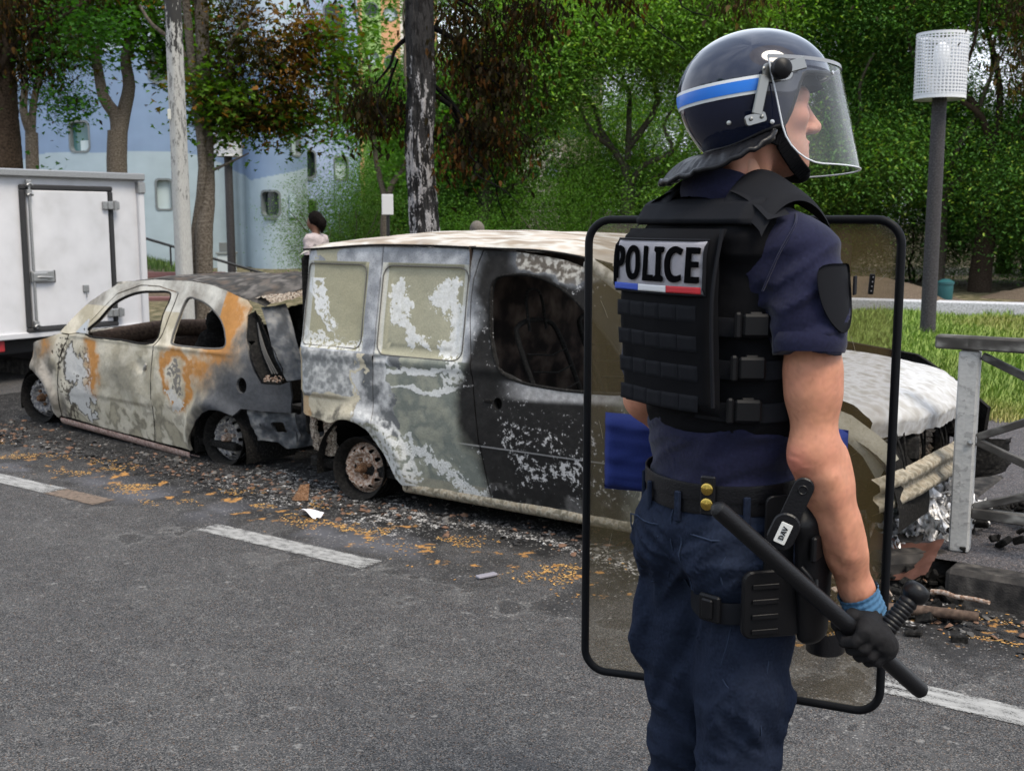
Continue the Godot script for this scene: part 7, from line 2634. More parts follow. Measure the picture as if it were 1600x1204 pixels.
	f.cap(Vector3(0.2, 1.48, -0.01), lel, 0.056, 0.044, 0.03)
	f.cap(lel, Vector3(0.245, 1.10, 0.10), 0.045, 0.042, 0.03)
	f.cap(Vector3(0.245, 1.10, 0.10), Vector3(0.20, 1.07, 0.16), 0.04, 0.03, 0.03)
	f.build(body)
	build_head(o, body, skin)
	put("body", body.mesh(), skin, o)
	build_uniform(o, navy, denim, black, web, leather, plastic, brass)
	build_helmet(o, leather, plastic, black)
	build_shield(leather, plastic)
	build_baton(o, plastic)

func head_xf() -> Transform3D:
	var b := Basis(Vector3.UP, deg_to_rad(-25)) * Basis(Vector3.BACK, deg_to_rad(-4))
	return Transform3D(b, Vector3(-0.008, 1.833, 0.032))

func face_colour(p: Vector3, _g: Vector3) -> Color:
	var c := Color(0.44, 0.215, 0.14)
	c = c.lerp(Color(0.56, 0.24, 0.18), clampf(0.35 + cloth.get_noise_3dv(p * 20.0), 0, 1) * 0.5)
	# stubble round mouth and jaw, brows, lips
	var st := sst(-0.045, -0.085, p.y) * sst(-0.02, 0.03, p.z)
	var up := exp(-pow((p.y + 0.066) / 0.008, 2.0)) * sst(0.075, 0.09, p.z) * sst(0.04, 0.02, absf(p.x))
	c = c.lerp(Color(0.16, 0.10, 0.08), clampf(maxf(st * 0.5, up * 0.9), 0, 0.9) * (0.7 + 0.5 * cloth.get_noise_3dv(p * 160.0)))
	var lip := exp(-pow((p.y + 0.083) / 0.006, 2.0)) * sst(0.08, 0.09, p.z) * sst(0.03, 0.02, absf(p.x))
	c = c.lerp(Color(0.42, 0.15, 0.12), lip * 0.7)
	var brow := exp(-pow((p.y - 0.012 + absf(p.x) * 0.12) / 0.009, 2.0)) * sst(0.012, 0.02, absf(p.x)) * sst(0.06, 0.05, absf(p.x)) * sst(0.05, 0.06, p.z)
	c = c.lerp(Color(0.045, 0.028, 0.02), brow * 0.9)
	var eye := exp(-pow((p.y + 0.013) / 0.010, 2.0)) * exp(-pow((absf(p.x) - 0.033) / 0.018, 2.0)) * sst(0.05, 0.065, p.z)
	c = c.lerp(Color(0.16, 0.07, 0.05), eye * 0.8)
	# short hair at the back of the head
	var hair := sst(0.0, -0.03, p.z) * sst(-0.085, -0.055, p.y) * sst(-0.02, -0.035, p.z + absf(p.x) * 0.1)
	c = c.lerp(Color(0.03, 0.02, 0.015), hair * 0.85)
	c.a = 1.0
	return c

func build_head(o: Node3D, body: MB, skin: Material) -> void:
	var xf := head_xf()
	var h := MB.new()
	var f := Field.new(Vector3(-0.105, -0.26, -0.125), Vector3(0.105, 0.12, 0.165), 0.0038)
	f.colour = face_colour
	f.ell(Vector3(0, 0.015, -0.005), Vector3(0.076, 0.098, 0.098), Basis(), 0.02)
	f.ell(Vector3(0, -0.03, 0.035), Vector3(0.066, 0.075, 0.068), Basis(), 0.03)
	# jaw and chin
	f.cap(Vector3(-0.052, -0.075, 0.005), Vector3(-0.02, -0.122, 0.078), 0.022, 0.020, 0.035)
	f.cap(Vector3(0.052, -0.075, 0.005), Vector3(0.02, -0.122, 0.078), 0.022, 0.020, 0.035)
	f.ell(Vector3(0, -0.095, 0.062), Vector3(0.046, 0.04, 0.042), Basis(), 0.03)
	f.ell(Vector3(0, -0.122, 0.088), Vector3(0.02, 0.016, 0.016), Basis(), 0.02)
	# cheekbones, brow
	f.ell(Vector3(-0.046, -0.03, 0.066), Vector3(0.02, 0.016, 0.022), Basis(), 0.025)
	f.ell(Vector3(0.046, -0.03, 0.066), Vector3(0.02, 0.016, 0.022), Basis(), 0.025)
	f.cap(Vector3(-0.045, 0.010, 0.078), Vector3(0.045, 0.010, 0.078), 0.014, 0.014, 0.02)
	f.ell(Vector3(-0.033, -0.014, 0.100), Vector3(0.019, 0.012, 0.014), Basis(), 0.012, true)
	f.ell(Vector3(0.033, -0.014, 0.100), Vector3(0.019, 0.012, 0.014), Basis(), 0.012, true)
	# nose
	f.cap(Vector3(0, 0.0, 0.098), Vector3(0, -0.042, 0.124), 0.009, 0.013, 0.016)
	f.ell(Vector3(0, -0.046, 0.124), Vector3(0.013, 0.011, 0.013), Basis(), 0.01)
	f.ell(Vector3(-0.013, -0.050, 0.112), Vector3(0.010, 0.009, 0.012), Basis(), 0.008)
	f.ell(Vector3(0.013, -0.050, 0.112), Vector3(0.010, 0.009, 0.012), Basis(), 0.008)
	# lips
	f.ell(Vector3(0, -0.078, 0.103), Vector3(0.022, 0.006, 0.009), Basis(), 0.008)
	f.ell(Vector3(0, -0.088, 0.101), Vector3(0.019, 0.007, 0.009), Basis(), 0.008)
	f.cap(Vector3(-0.022, -0.083, 0.108), Vector3(0.022, -0.083, 0.108), 0.0022, 0.0022, 0.004, true)
	# neck with the tendon that shows when he looks aside
	f.cap(Vector3(0.0, -0.06, -0.025), Vector3(0.02, -0.25, -0.05), 0.058, 0.062, 0.03)
	f.cap(Vector3(-0.062, -0.06, -0.02), Vector3(-0.01, -0.24, 0.03), 0.013, 0.012, 0.02)
	f.cap(Vector3(-0.035, -0.06, -0.06), Vector3(-0.06, -0.25, -0.06), 0.016, 0.02, 0.025)
	# ears
	for s: float in [-1.0, 1.0]:
		f.ell(Vector3(0.079 * s, -0.022, -0.016), Vector3(0.011, 0.031, 0.019), Basis(Vector3.RIGHT, -0.2), 0.010)
		f.ell(Vector3(0.088 * s, -0.018, -0.012), Vector3(0.006, 0.018, 0.010), Basis(Vector3.RIGHT, -0.2), 0.006, true)
		f.ell(Vector3(0.078 * s, -0.050, -0.008), Vector3(0.007, 0.010, 0.009), Basis(), 0.006)
	f.build(h)
	body.append(h, xf)
	for s: float in [-1.0, 1.0]:
		var e := MB.new()
		e.lathe([Vector2(0, 0.0115), Vector2(0.006, 0.0098), Vector2(0.0098, 0.006), Vector2(0.0115, 0), Vector2(0.008, -0.008), Vector2(0, -0.0115)], 16, xf * Transform3D(Basis(Vector3.RIGHT, PI / 2), Vector3(0.033 * s, -0.014, 0.083)))
		var en := put("eye", e.mesh(), mat(lin(0.6, 0.56, 0.52), 0.15), o)
		e = MB.new()
		e.lathe([Vector2(0, 0.0122), Vector2(0.004, 0.0114), Vector2(0.0056, 0.0104)], 14, xf * Transform3D(Basis(Vector3.RIGHT, PI / 2), Vector3(0.033 * s, -0.014, 0.083)))
		put("iris", e.mesh(), mat(lin(0.05, 0.035, 0.02), 0.1), en)
		e = MB.new()
		e.tube(curve3([xf * Vector3(0.022 * s, -0.009, 0.092), xf * Vector3(0.033 * s, -0.0045, 0.0955), xf * Vector3(0.045 * s, -0.011, 0.089)], 4), 0.0022, 5)
		put("eyelid", e.mesh(), mat(lin(0.3, 0.15, 0.11), 0.5), en)

# a band round an ellipse: from angle a0 to a1, heights by y(a), radii by r(a) -> Vector2
func band(mb: MB, a0: float, a1: float, n: int, f: Callable, hgt: float, thick := 0.004) -> void:
	# f(a) gives the middle of the outer face; the band is closed into a thin solid
	var ring := func(u: float, v: float) -> Vector3:
		var a := lerpf(a0, a1, v)
		var p: Vector3 = f.call(a)
		var q: Vector3 = f.call(a + 0.01)
		var t := (q - p).normalized()
		var out := t.cross(Vector3.UP).normalized()
		if out.dot(Vector3(p.x, 0, p.z)) < 0.0:
			out = -out
		var c := u * 4.0
		var hh := hgt * 0.5
		if c < 1.0: return p + Vector3.UP * lerpf(-hh, hh, c)
		elif c < 2.0: return p + Vector3.UP * hh - out * thick * (c - 1.0)
		elif c < 3.0: return p + Vector3.UP * lerpf(hh, -hh, c - 2.0) - out * thick
		return p - Vector3.UP * hh - out * thick * (4.0 - c)
	var st := mb.v.size()
	mb.grid(16, n, ring, 1.0)
	# outward normals by the ring centre
	var cc := Vector3.ZERO
	for i in range(st, st + 17):
		cc += mb.v[i] / 17.0
	if mb.n[st + 2].dot(mb.v[st + 2] - cc) < 0.0:
		for i in range(st, mb.v.size()):
			mb.n[i] = -mb.n[i]

func build_uniform(o: Node3D, navy: Material, denim: Material, black: Material, web: Material, leather: Material, plastic: Material, brass: Material) -> void:
	# ----- polo shirt
	var f := Field.new(Vector3(-0.32, 0.99, -0.24), Vector3(0.32, 1.72, 0.22), 0.0085)
	f.oval(Vector3(0, 1.02, -0.025), Vector3(0, 1.2, -0.02), Vector2(0.168, 0.128), Vector2(0.165, 0.122), Vector3.RIGHT, 0.05)
	f.oval(Vector3(0, 1.2, -0.02), Vector3(0, 1.47, -0.015), Vector2(0.165, 0.122), Vector2(0.178, 0.118), Vector3.RIGHT, 0.05)
	f.cap(Vector3(-0.15, 1.535, -0.015), Vector3(0.15, 1.535, -0.015), 0.075, 0.075, 0.05)
	f.cap(Vector3(-0.11, 1.57, -0.02), Vector3(-0.02, 1.64, -0.02), 0.055, 0.06, 0.05)
	f.cap(Vector3(0.11, 1.57, -0.02), Vector3(0.02, 1.64, -0.02), 0.055, 0.06, 0.05)
	f.cap(Vector3(-0.188, 1.53, -0.012), Vector3(-0.224, 1.42, -0.033), 0.066, 0.061, 0.035)
	f.cap(Vector3(-0.224, 1.42, -0.033), Vector3(-0.236, 1.30, -0.05), 0.061, 0.058, 0.02)
	f.cap(Vector3(0.192, 1.52, -0.01), Vector3(0.238, 1.30, -0.015), 0.076, 0.068, 0.035)
	f.plane(Vector3(-0.236, 1.362, -0.05), Vector3(-0.10, -1.0, -0.10).normalized(), -0.166, 1.235)
	f.bump(func(p: Vector3) -> float:
		var v := 0.0
		if p.x < -0.13 and p.y > 1.3:
			# drag lines from the armpit up over the shoulder and round the sleeve
			v -= 0.012 * folds(Vector3(p.x + 0.6 * p.y, p.y - 0.5 * p.z, p.z), 7.0, 7.0, 3.0) * sst(1.62, 1.5, p.y)
		elif p.y < 1.28:
			v -= 0.009 * folds(Vector3(p.x, p.y + 0.35 * p.x, p.z), 3.0, 11.0, 4.0)
		return v, 0.04)
	var mb := MB.new()
	f.build(mb)
	put("shirt", mb.mesh(), navy, o)
	# sleeve hem
	mb = MB.new()
	var hem := func(u: float, v: float) -> Vector3:
		var a := u * TAU
		var c := Vector3(-0.2345, 1.357, -0.047).lerp(Vector3(-0.231, 1.392, -0.043), v)
		var d := Vector3(cos(a), 0, sin(a))
		var r := 0.0645 + 0.0035 * sin(v * PI) + 0.0015 * sin(a * 3.0)
		return c + d * r + Vector3(0, -(d.x * 0.10 + d.z * 0.10) * r, 0)
	mb.grid(48, 6, hem, -1.0)
	mb.grid(48, 3, func(u: float, v: float) -> Vector3:
		var e: Vector3 = hem.call(u, 0.0)
		return e.lerp(Vector3(-0.2345, 1.357, -0.047), v * 0.12), 1.0)
	put("sleeve_hem", mb.mesh(), navy, o)
	# seam across the shoulder
	mb = MB.new()
	mb.tube(curve3([Vector3(-0.178, 1.615, -0.03), Vector3(-0.215, 1.592, -0.075), Vector3(-0.20, 1.54, -0.098), Vector3(-0.175, 1.47, -0.112)], 5), 0.0022, 5)
	put("shoulder_seam", mb.mesh(), navy, o)
	# collar, standing a little open
	mb = MB.new()
	mb.grid(56, 10, func(u: float, v: float) -> Vector3:
		var a := u * TAU
		var d := Vector3(cos(a), 0, sin(a))
		var fold := sin(v * PI)
		var r := 0.082 + 0.022 * (1.0 - v) + 0.012 * fold
		return Vector3(-0.003, 1.625 + 0.06 * v - 0.022 * d.z + 0.006 * d.x, -0.022) + Vector3(d.x * r * 1.02, 0, d.z * r * 0.95) + Vector3(0, 0.0025 * cloth.get_noise_2d(a * 6.0, v * 4.0), 0), -1.0)
	put("collar", mb.mesh(), navy, o)
	# arm badge, black, shield shaped
	mb = MB.new()
	var bo := smooth_poly([-0.052, 0.05, 0.0, 0.058, 0.052, 0.05, 0.055, 0.0, 0.035, -0.045, 0.0, -0.068, -0.035, -0.045, -0.055, 0.0], 4)
	mb.sheet(bo, [], 0.012, func(p: Vector2) -> Vector3:
		var a := p.x * 0.8 / 0.070 + 3.14
		return Vector3(-0.222 - 0.008 * (0.0 - p.y) / 0.06, 1.465 + p.y, -0.034) + Vector3(cos(a) * 0.0705, 0, sin(a) * 0.0705) * (1.0 + 0.0 * p.y), 0.004)
	mb.box(Vector3(-0.284, 1.482, 0.016), Vector3(0.004, 0.035, 0.022), Basis(Vector3.UP, 0.5), 0.001)
	put("arm_badge", mb.mesh(), web, o)
	# ----- trousers
	f = Field.new(Vector3(-0.24, 0.06, -0.24), Vector3(0.24, 1.10, 0.2), 0.009)
	f.oval(Vector3(0, 1.09, -0.025), Vector3(0, 0.98, -0.03), Vector2(0.160, 0.120), Vector2(0.172, 0.132), Vector3.RIGHT, 0.03)
	f.ell(Vector3(0.072, 0.95, -0.072), Vector3(0.098, 0.12, 0.095), Basis(), 0.03)
	f.ell(Vector3(-0.072, 0.95, -0.072), Vector3(0.098, 0.12, 0.095), Basis(), 0.03)
	var kr := Vector3(-0.088, 0.48, -0.046)
	var kl := Vector3(0.098, 0.48, -0.015)
	f.cap(Vector3(-0.084, 0.90, -0.03), kr.lerp(Vector3(-0.084, 0.90, -0.03), 0.35), 0.100, 0.085, 0.03)
	f.cap(kr.lerp(Vector3(-0.084, 0.90, -0.03), 0.4), kr, 0.086, 0.074, 0.03)
	f.cap(kr, Vector3(-0.09, 0.06, -0.10), 0.074, 0.066, 0.04)
	f.cap(Vector3(0.084, 0.90, -0.03), kl, 0.100, 0.074, 0.03)
	f.cap(kl, Vector3(0.10, 0.06, -0.05), 0.074, 0.066, 0.04)
	# cargo pocket bulges
	f.ell(Vector3(-0.145, 0.66, -0.05), Vector3(0.036, 0.085, 0.06), Basis(), 0.03)
	f.ell(Vector3(0.148, 0.74, -0.085), Vector3(0.034, 0.11, 0.05), Basis(), 0.03)
	f.plane(Vector3(0, 1.075, 0), Vector3.UP)
	f.bump(func(p: Vector3) -> float:
		var v := -0.011 * folds(Vector3(p.x, p.y + 0.5 * p.z, p.z), 5.0, 9.0, 5.0) * sst(0.74, 0.56, p.y)
		v -= 0.011 * folds(Vector3(p.x + 0.5 * p.y, p.y, p.z), 8.0, 3.2, 6.0) * sst(0.5, 0.62, p.y) * sst(1.0, 0.9, p.y)
		v -= 0.009 * folds(Vector3(p.x, p.y - 0.7 * absf(p.x), p.z), 3.0, 14.0, 4.0) * sst(0.84, 0.9, p.y) * sst(1.05, 0.98, p.y)
		return v, 0.04)
	mb = MB.new()
	f.build(mb)
	put("trousers", mb.mesh(), denim, o)
	# pockets and seams as raised stitched edges
	var seat := func(x: float, y: float) -> Vector3:
		# back of the trousers, found by stepping in from behind
		var z := -0.235
		for k in 40:
			var ix := int((x + 0.24) / 0.009)
			var iy := int((y - 0.06) / 0.009)
			var iz := int((z + 0.24) / 0.009)
			if f.d[(iz * f.ny + iy) * f.nx + ix] < 0.004:
				break
			z += 0.0045
		return Vector3(x, y, z)
	for q in [[-0.135, 0.985, -0.03, 0.985, -0.035, 0.87, -0.085, 0.845, -0.13, 0.87, -0.135, 0.985], [0.03, 0.985, 0.135, 0.985, 0.13, 0.87, 0.085, 0.845, 0.035, 0.87, 0.03, 0.985], [0.0, 1.06, 0.002, 0.80]]:
		var pts := []
		for i in range(0, q.size() - 2, 2):
			for k in 5:
				pts.append(seat.call(lerpf(q[i], q[i + 2], k / 5.0), lerpf(q[i + 1], q[i + 3], k / 5.0)))
		mb = MB.new()
		mb.tube(pts, 0.0018, 5)
		put("pocket_seam", mb.mesh(), mat(lin(0.026, 0.036, 0.062), 0.9, 0.0, 0.1), o)
	# cargo pocket and side seam on the right leg, facing back and right
	var stitch := mat(lin(0.026, 0.036, 0.062), 0.9, 0.0, 0.1)
	var cam_dir := Vector3(-0.82, 0, -0.57)
	for q in [[-0.042, 0.84, -0.052, 0.77, -0.061, 0.70, -0.035, 0.675, 0.015, 0.665, 0.03, 0.75, 0.045, 0.83], [0.05, 0.83, 0.03, 0.74, 0.018, 0.66, 0.014, 0.58, 0.02, 0.50], [-0.045, 0.825, 0.0, 0.815, 0.045, 0.815]]:
		var pts := []
		for p in smooth_poly(q, 5, false):
			var w := Vector3(-0.086, p.y, -0.035) + Vector3(-0.57, 0, 0.82) * p.x + cam_dir * 0.16
			for k in 60:
				var iv := ((w - f.lo) / f.h).floor()
				if iv.x < 0 or iv.z < 0 or iv.x >= f.nx or iv.z >= f.nz:
					w -= cam_dir * 0.003
					continue
				if f.d[(int(iv.z) * f.ny + int(iv.y)) * f.nx + int(iv.x)] < 0.002:
					break
				w -= cam_dir * 0.003
			pts.append(w)
		mb = MB.new()
		mb.tube(pts, 0.0016, 5)
		put("pocket_seam", mb.mesh(), stitch, o)
	# ----- boots, below the frame
	for q in [[-0.09, -0.10, -0.12], [0.10, -0.05, 0.1]]:
		f = Field.new(Vector3(q[0] - 0.09, -0.02, q[1] - 0.14), Vector3(q[0] + 0.09, 0.2, q[1] + 0.28), 0.014)
		f.cap(Vector3(q[0], 0.18, q[1]), Vector3(q[0], 0.06, q[1] - 0.01), 0.055, 0.05, 0.03)
		f.cap(Vector3(q[0], 0.05, q[1] - 0.04), Vector3(q[0] + q[2] * 0.3, 0.045, q[1] + 0.17), 0.045, 0.045, 0.03)
		f.plane(Vector3(0, 0.004, 0), Vector3.DOWN)
		mb = MB.new()
		f.build(mb)
		put("boot", mb.mesh(), leather, o)
	# ----- belts
	var ring := func(y: float, rx: float, rz: float) -> Callable:
		return func(a: float) -> Vector3: return Vector3(cos(a) * rx, y + 0.010 * sin(a), -0.026 + sin(a) * rz)
	mb = MB.new()
	band(mb, 0, TAU, 64, ring.call(1.050, 0.177, 0.140), 0.030)
	put("belt", mb.mesh(), leather, o)
	mb = MB.new()
	band(mb, 0, TAU, 64, ring.call(1.079, 0.180, 0.143), 0.034)
	put("duty_belt", mb.mesh(), leather, o)
	for a: float in [4.6, 5.15, 3.75, 5.7]:
		mb = MB.new()
		var p: Vector3 = (ring.call(1.045, 0.183, 0.146) as Callable).call(a)
		mb.box(p, Vector3(0.014, 0.062, 0.008), Basis(Vector3.UP, -a + PI / 2), 0.002)
		put("belt_loop", mb.mesh(), denim, o)
	var kp := (ring.call(1.078, 0.188, 0.152) as Callable).call(4.20) as Vector3
	mb = MB.new()
	mb.box(kp, Vector3(0.030, 0.078, 0.008), Basis(Vector3.UP, -4.20 + PI / 2), 0.003)
	var keeper := put("belt_keeper", mb.mesh(), leather, o)
	for dy: float in [0.014, -0.016]:
		mb = MB.new()
		mb.lathe([Vector2(0.0125, -0.002), Vector2(0.012, 0.004), Vector2(0.008, 0.0065), Vector2(0, 0.007)], 18, Transform3D(Basis(Vector3.UP, -4.20 + PI / 2) * Basis(Vector3.RIGHT, PI / 2), kp + Vector3(-0.002, dy, -0.0035)))
		put("snap", mb.mesh(), brass, keeper)
	# key tab with a name strip
	var tx := Transform3D(Basis(Vector3.UP, deg_to_rad(-138)) * Basis(Vector3.BACK, deg_to_rad(-22)), Vector3(-0.246, 1.047, -0.098))
	mb = MB.new()
	mb.append(prism(round_rect(-0.019, -0.045, 0.019, 0.085, 0.018, 6), 0.009), tx)
	var tab := put("key_tab", mb.mesh(), leather, o)
	mb = MB.new()
	mb.append(prism(round_rect(-0.026, -0.062, 0.026, 0.012, 0.024, 6), 0.011), tx * Transform3D(Basis(), Vector3(0, 0, 0.008)))
	put("key_pouch", mb.mesh(), leather, tab)
	mb = MB.new()
	mb.append(prism(round_rect(-0.011, -0.047, 0.011, -0.006, 0.002, 2), 0.002), tx * Transform3D(Basis(), Vector3(0, 0, 0.0155)))
	put("name_strip", mb.mesh(), mat(lin(0.6, 0.6, 0.58), 0.6), tab)
	var tm := TextMesh.new()
	tm.text = "DAV"
	tm.font = sans(true)
	tm.font_size = 24
	tm.pixel_size = 0.00058
	tm.depth = 0.001
	var tn := put("name_letters", tm, plastic, tab)
	tn.transform = tx * Transform3D(Basis(Vector3.BACK, PI / 2), Vector3(0.0, -0.026, 0.0172))
	mb = MB.new()
	mb.lathe([Vector2(0.0065, 0.005), Vector2(0.008, 0.0065), Vector2(0.0095, 0.005)], 14, tx * Transform3D(Basis(Vector3.RIGHT, PI / 2), Vector3(0, 0.062, 0.0)))
	put("eyelet", mb.mesh(), plastic, tab)
	# ----- drop-leg holster on the right thigh
	var hx := Transform3D(Basis(Vector3.UP, deg_to_rad(-112)), Vector3(-0.205, 0.86, -0.075))
	mb = MB.new()
	mb.append(prism(round_rect(-0.075, -0.06, 0.055, 0.075, 0.02, 4), 0.014), hx)
	mb.append(prism(round_rect(-0.03, 0.05, 0.03, 0.22, 0.015, 4), 0.008), hx * Transform3D(Basis(), Vector3(0.0, 0, -0.004)))
	var hol := put("holster_plate", mb.mesh(), plastic, o)
	for k in 4:
		mb = MB.new()
		mb.box(hx * Vector3(-0.03, -0.045 + 0.03 * k, 0.010), Vector3(0.055, 0.010, 0.003), hx.basis, 0.001)
		put("slot_rib", mb.mesh(), plastic, hol)
	mb = MB.new()
	f = Field.new(Vector3(-0.31, 0.74, -0.12), Vector3(-0.17, 1.10, 0.12), 0.007)
	f.oval(Vector3(-0.235, 1.03, -0.01), Vector3(-0.225, 0.80, 0.005), Vector2(0.062, 0.028), Vector2(0.045, 0.024), Vector3(0.2, 0, 1), 0.02)
	f.oval(Vector3(-0.235, 1.06, -0.025), Vector3(-0.238, 1.02, -0.055), Vector2(0.018, 0.03), Vector2(0.016, 0.026), Vector3(1, 0, 0), 0.015)
	f.build(mb)
	put("holster", mb.mesh(), plastic, hol)
	mb = MB.new()
	mb.box(Vector3(-0.262, 0.985, -0.035), Vector3(0.012, 0.05, 0.05), Basis(Vector3.UP, 0.4), 0.004)
	mb.tube(curve3([Vector3(-0.255, 0.95, -0.07), Vector3(-0.27, 0.93, -0.06), Vector3(-0.268, 0.90, -0.04), Vector3(-0.26, 0.92, -0.03)], 4), 0.005, 6)
	put("retention_clip", mb.mesh(), plastic, hol)
	mb = MB.new()
	band(mb, 0, TAU, 40, func(a: float) -> Vector3: return Vector3(-0.092 + cos(a) * 0.116, 0.845 + 0.010 * cos(a * 2.0), -0.035 + sin(a) * 0.118), 0.042, 0.005)
	put("thigh_strap", mb.mesh(), web, o)
	mb = MB.new()
	mb.box(Vector3(-0.105, 0.845, -0.158), Vector3(0.05, 0.055, 0.012), Basis(Vector3.UP, 0.15), 0.004)
	mb.box(Vector3(-0.105, 0.845, -0.166), Vector3(0.026, 0.04, 0.008), Basis(Vector3.UP, 0.15), 0.003)
	put("strap_buckle", mb.mesh(), plastic, o)
	# ----- protective vest
	f = Field.new(Vector3(-0.24, 1.12, -0.23), Vector3(0.24, 1.68, 0.22), 0.0085)
	f.oval(Vector3(0, 1.23, -0.015), Vector3(0, 1.50, -0.015), Vector2(0.191, 0.146), Vector2(0.180, 0.138), Vector3.RIGHT, 0.03)
	f.cap(Vector3(-0.115, 1.575, -0.03), Vector3(-0.075, 1.62, -0.01), 0.060, 0.055, 0.03)
	f.cap(Vector3(0.115, 1.575, -0.03), Vector3(0.075, 1.62, -0.01), 0.060, 0.055, 0.03)
	f.cap(Vector3(-0.1, 1.56, -0.085), Vector3(0.1, 1.56, -0.085), 0.062, 0.062, 0.03)
	f.cap(Vector3(0, 1.60, -0.01), Vector3(0, 1.8, 0.02), 0.094, 0.10, 0.012, true)
	for s: float in [-1.0, 1.0]:
		f.cap(Vector3(0.222 * s, 1.60, -0.01), Vector3(0.235 * s, 1.40, -0.02), 0.082, 0.062, 0.012, true)
	f.plane(Vector3(0, 1.165, 0), Vector3(0, -1, 0))
	f.bump(func(p: Vector3) -> float: return -0.004 * folds(p, 5.0, 9.0, 5.0), 0.03)
	mb = MB.new()
	f.build(mb)
	var vest := put("vest", mb.mesh(), black, o)
	# back plate carrier: padded panel
	var zb := func(x: float, y: float) -> float: return -0.155 - 0.020 * sst(0.20, 0.0, absf(x)) - 0.012 * sst(1.25, 1.45, y) + 0.035 * pow(clampf((y - 1.52) / 0.09, 0, 1), 2.0)
	mb = MB.new()
	pad(mb, 0.158, -0.122, 1.228, 1.585, zb, 0.019, 0.014)
	put("back_panel", mb.mesh(), black, vest)
	mb = MB.new()
	pad(mb, 0.165, -0.155, 1.592, 1.645, func(x: float, y: float) -> float: return -0.105 - 0.022 * sst(0.2, 0.0, absf(x)) + 0.8 * (y - 1.615), 0.024, 0.008)
	put("shoulder_yoke", mb.mesh(), web, vest)
	# shoulder straps
	for s: float in [-1.0, 1.0]:
		mb = MB.new()
		mb.grid(20, 24, func(u: float, v: float) -> Vector3:
			var p := Vector3(0.128 * s, 1.60, -0.125).cubic_interpolate(Vector3(0.120 * s, 1.60, 0.085), Vector3(0.13 * s, 1.35, -0.2), Vector3(0.11 * s, 1.35, 0.16), v) + Vector3(0, 0.036 * sin(v * PI), 0)
			var w := (u - 0.5) * 0.105
			return p + Vector3(w, -w * s * 0.55 + 0.012 * sqrt(maxf(0.0, 1.0 - pow(u * 2.0 - 1.0, 4.0))), 0), 1.0)
		put("shoulder_strap", mb.mesh(), web, vest)
		mb = MB.new()
		mb.grid(12, 10, func(u: float, v: float) -> Vector3:
			var w := (u - 0.5) * 0.10
			return Vector3(0.135 * s + w, 1.620 - w * s * 0.55 + 0.010 + 0.01 * v, lerpf(-0.115, -0.055, v)) + Vector3(0, 0.008 * sin(u * PI), 0), 1.0)
		put("strap_flap", mb.mesh(), web, vest)
	# side wings with three buckled straps
	for k in 3:
		var y := 1.405 - 0.082 * k
		mb = MB.new()
		band(mb, 3.02, 4.42, 24, func(a: float) -> Vector3: return Vector3(cos(a) * 0.196, y - 0.006 * sin(a * 2.0), -0.018 + sin(a) * 0.152), 0.036, 0.006)
		var stp := put("side_strap", mb.mesh(), web, vest)
		mb = MB.new()
		var a := 3.78 + 0.03 * k
		var bp := Vector3(cos(a) * 0.203, y, -0.018 + sin(a) * 0.159)
		var bb := Basis(Vector3.UP, -a + PI / 2)
		mb.box(bp, Vector3(0.052, 0.044, 0.014), bb, 0.005)
		mb.box(bp + bb * Vector3(-0.034, 0, 0), Vector3(0.014, 0.05, 0.012), bb, 0.004)
		mb.box(bp + bb * Vector3(0.0, 0, -0.006), Vector3(0.026, 0.05, 0.010), bb, 0.003)
		put("buckle", mb.mesh(), plastic, stp)
	# woven loops on the back, four rows of stitched segments
	for k in 4:
		var y := 1.425 - 0.058 * k
		mb = MB.new()
		for i in 5:
			var x0 := 0.152 - 0.048 * i
			pad(mb, x0, x0 - 0.0472, y - 0.016, y + 0.016, func(x: float, yy: float) -> float: return (zb.call(x, yy) as float) - 0.0195 - 0.0008 * sin((x - x0) * 66.0), 0.0026, 0.0012, 8)
		put("webbing_row", mb.mesh(), web, vest)
	# name panel: POLICE over a tricolour strip
	var zl := func(x: float, y: float) -> float: return (zb.call(x, y) as float) - 0.0195
	mb = MB.new()
	pad(mb, 0.156, -0.108, 1.462, 1.563, zl, 0.006, 0.003)
	var lab := put("name_panel", mb.mesh(), tri_mat(ramp_tex(nz(128, 128, 0.4, 721, 2, FastNoiseLite.TYPE_SIMPLEX_SMOOTH, true), 128, 128, [0, 1], [lin2(0.22, 0.21, 0.23), lin2(0.34, 0.33, 0.36)]), 8.0, 0.8, M.grain, 0.05), vest)
	mb = MB.new()
	for q in [[0.1585, -0.1105, 1.4585, 1.4625], [0.1585, -0.1105, 1.5625, 1.5665], [0.1585, 0.1545, 1.4625, 1.5625], [-0.1065, -0.1105, 1.4625, 1.5625]]:
		pad(mb, q[0], q[1], q[2], q[3], func(x: float, y: float) -> float: return (zl.call(x, y) as float) - 0.001, 0.007, 0.001, 10)
	put("panel_border", mb.mesh(), web, lab)
	var tm2 := TextMesh.new()
	tm2.text = "POLICE"
	tm2.font = sans(true)
	tm2.font_size = 64
	tm2.pixel_size = 0.001
	tm2.depth = 0.0
	var am := MB.new()
	for k in 5:
		var dx := (k - 2) * 0.0009
		bent_text(am, tm2, 0.150 + dx, -0.101 + dx, 1.485 - 0.0004 * k, 1.551 + 0.0004 * k, zl, 0.0092 + 0.0003 * k)
	put("letters", am.mesh(), mat(lin(0.004, 0.004, 0.0045), 1.0, 0.0, 0.05), lab)
	var cs := [lin(0.02, 0.06, 0.36), lin(0.55, 0.55, 0.56), lin(0.42, 0.012, 0.02)]
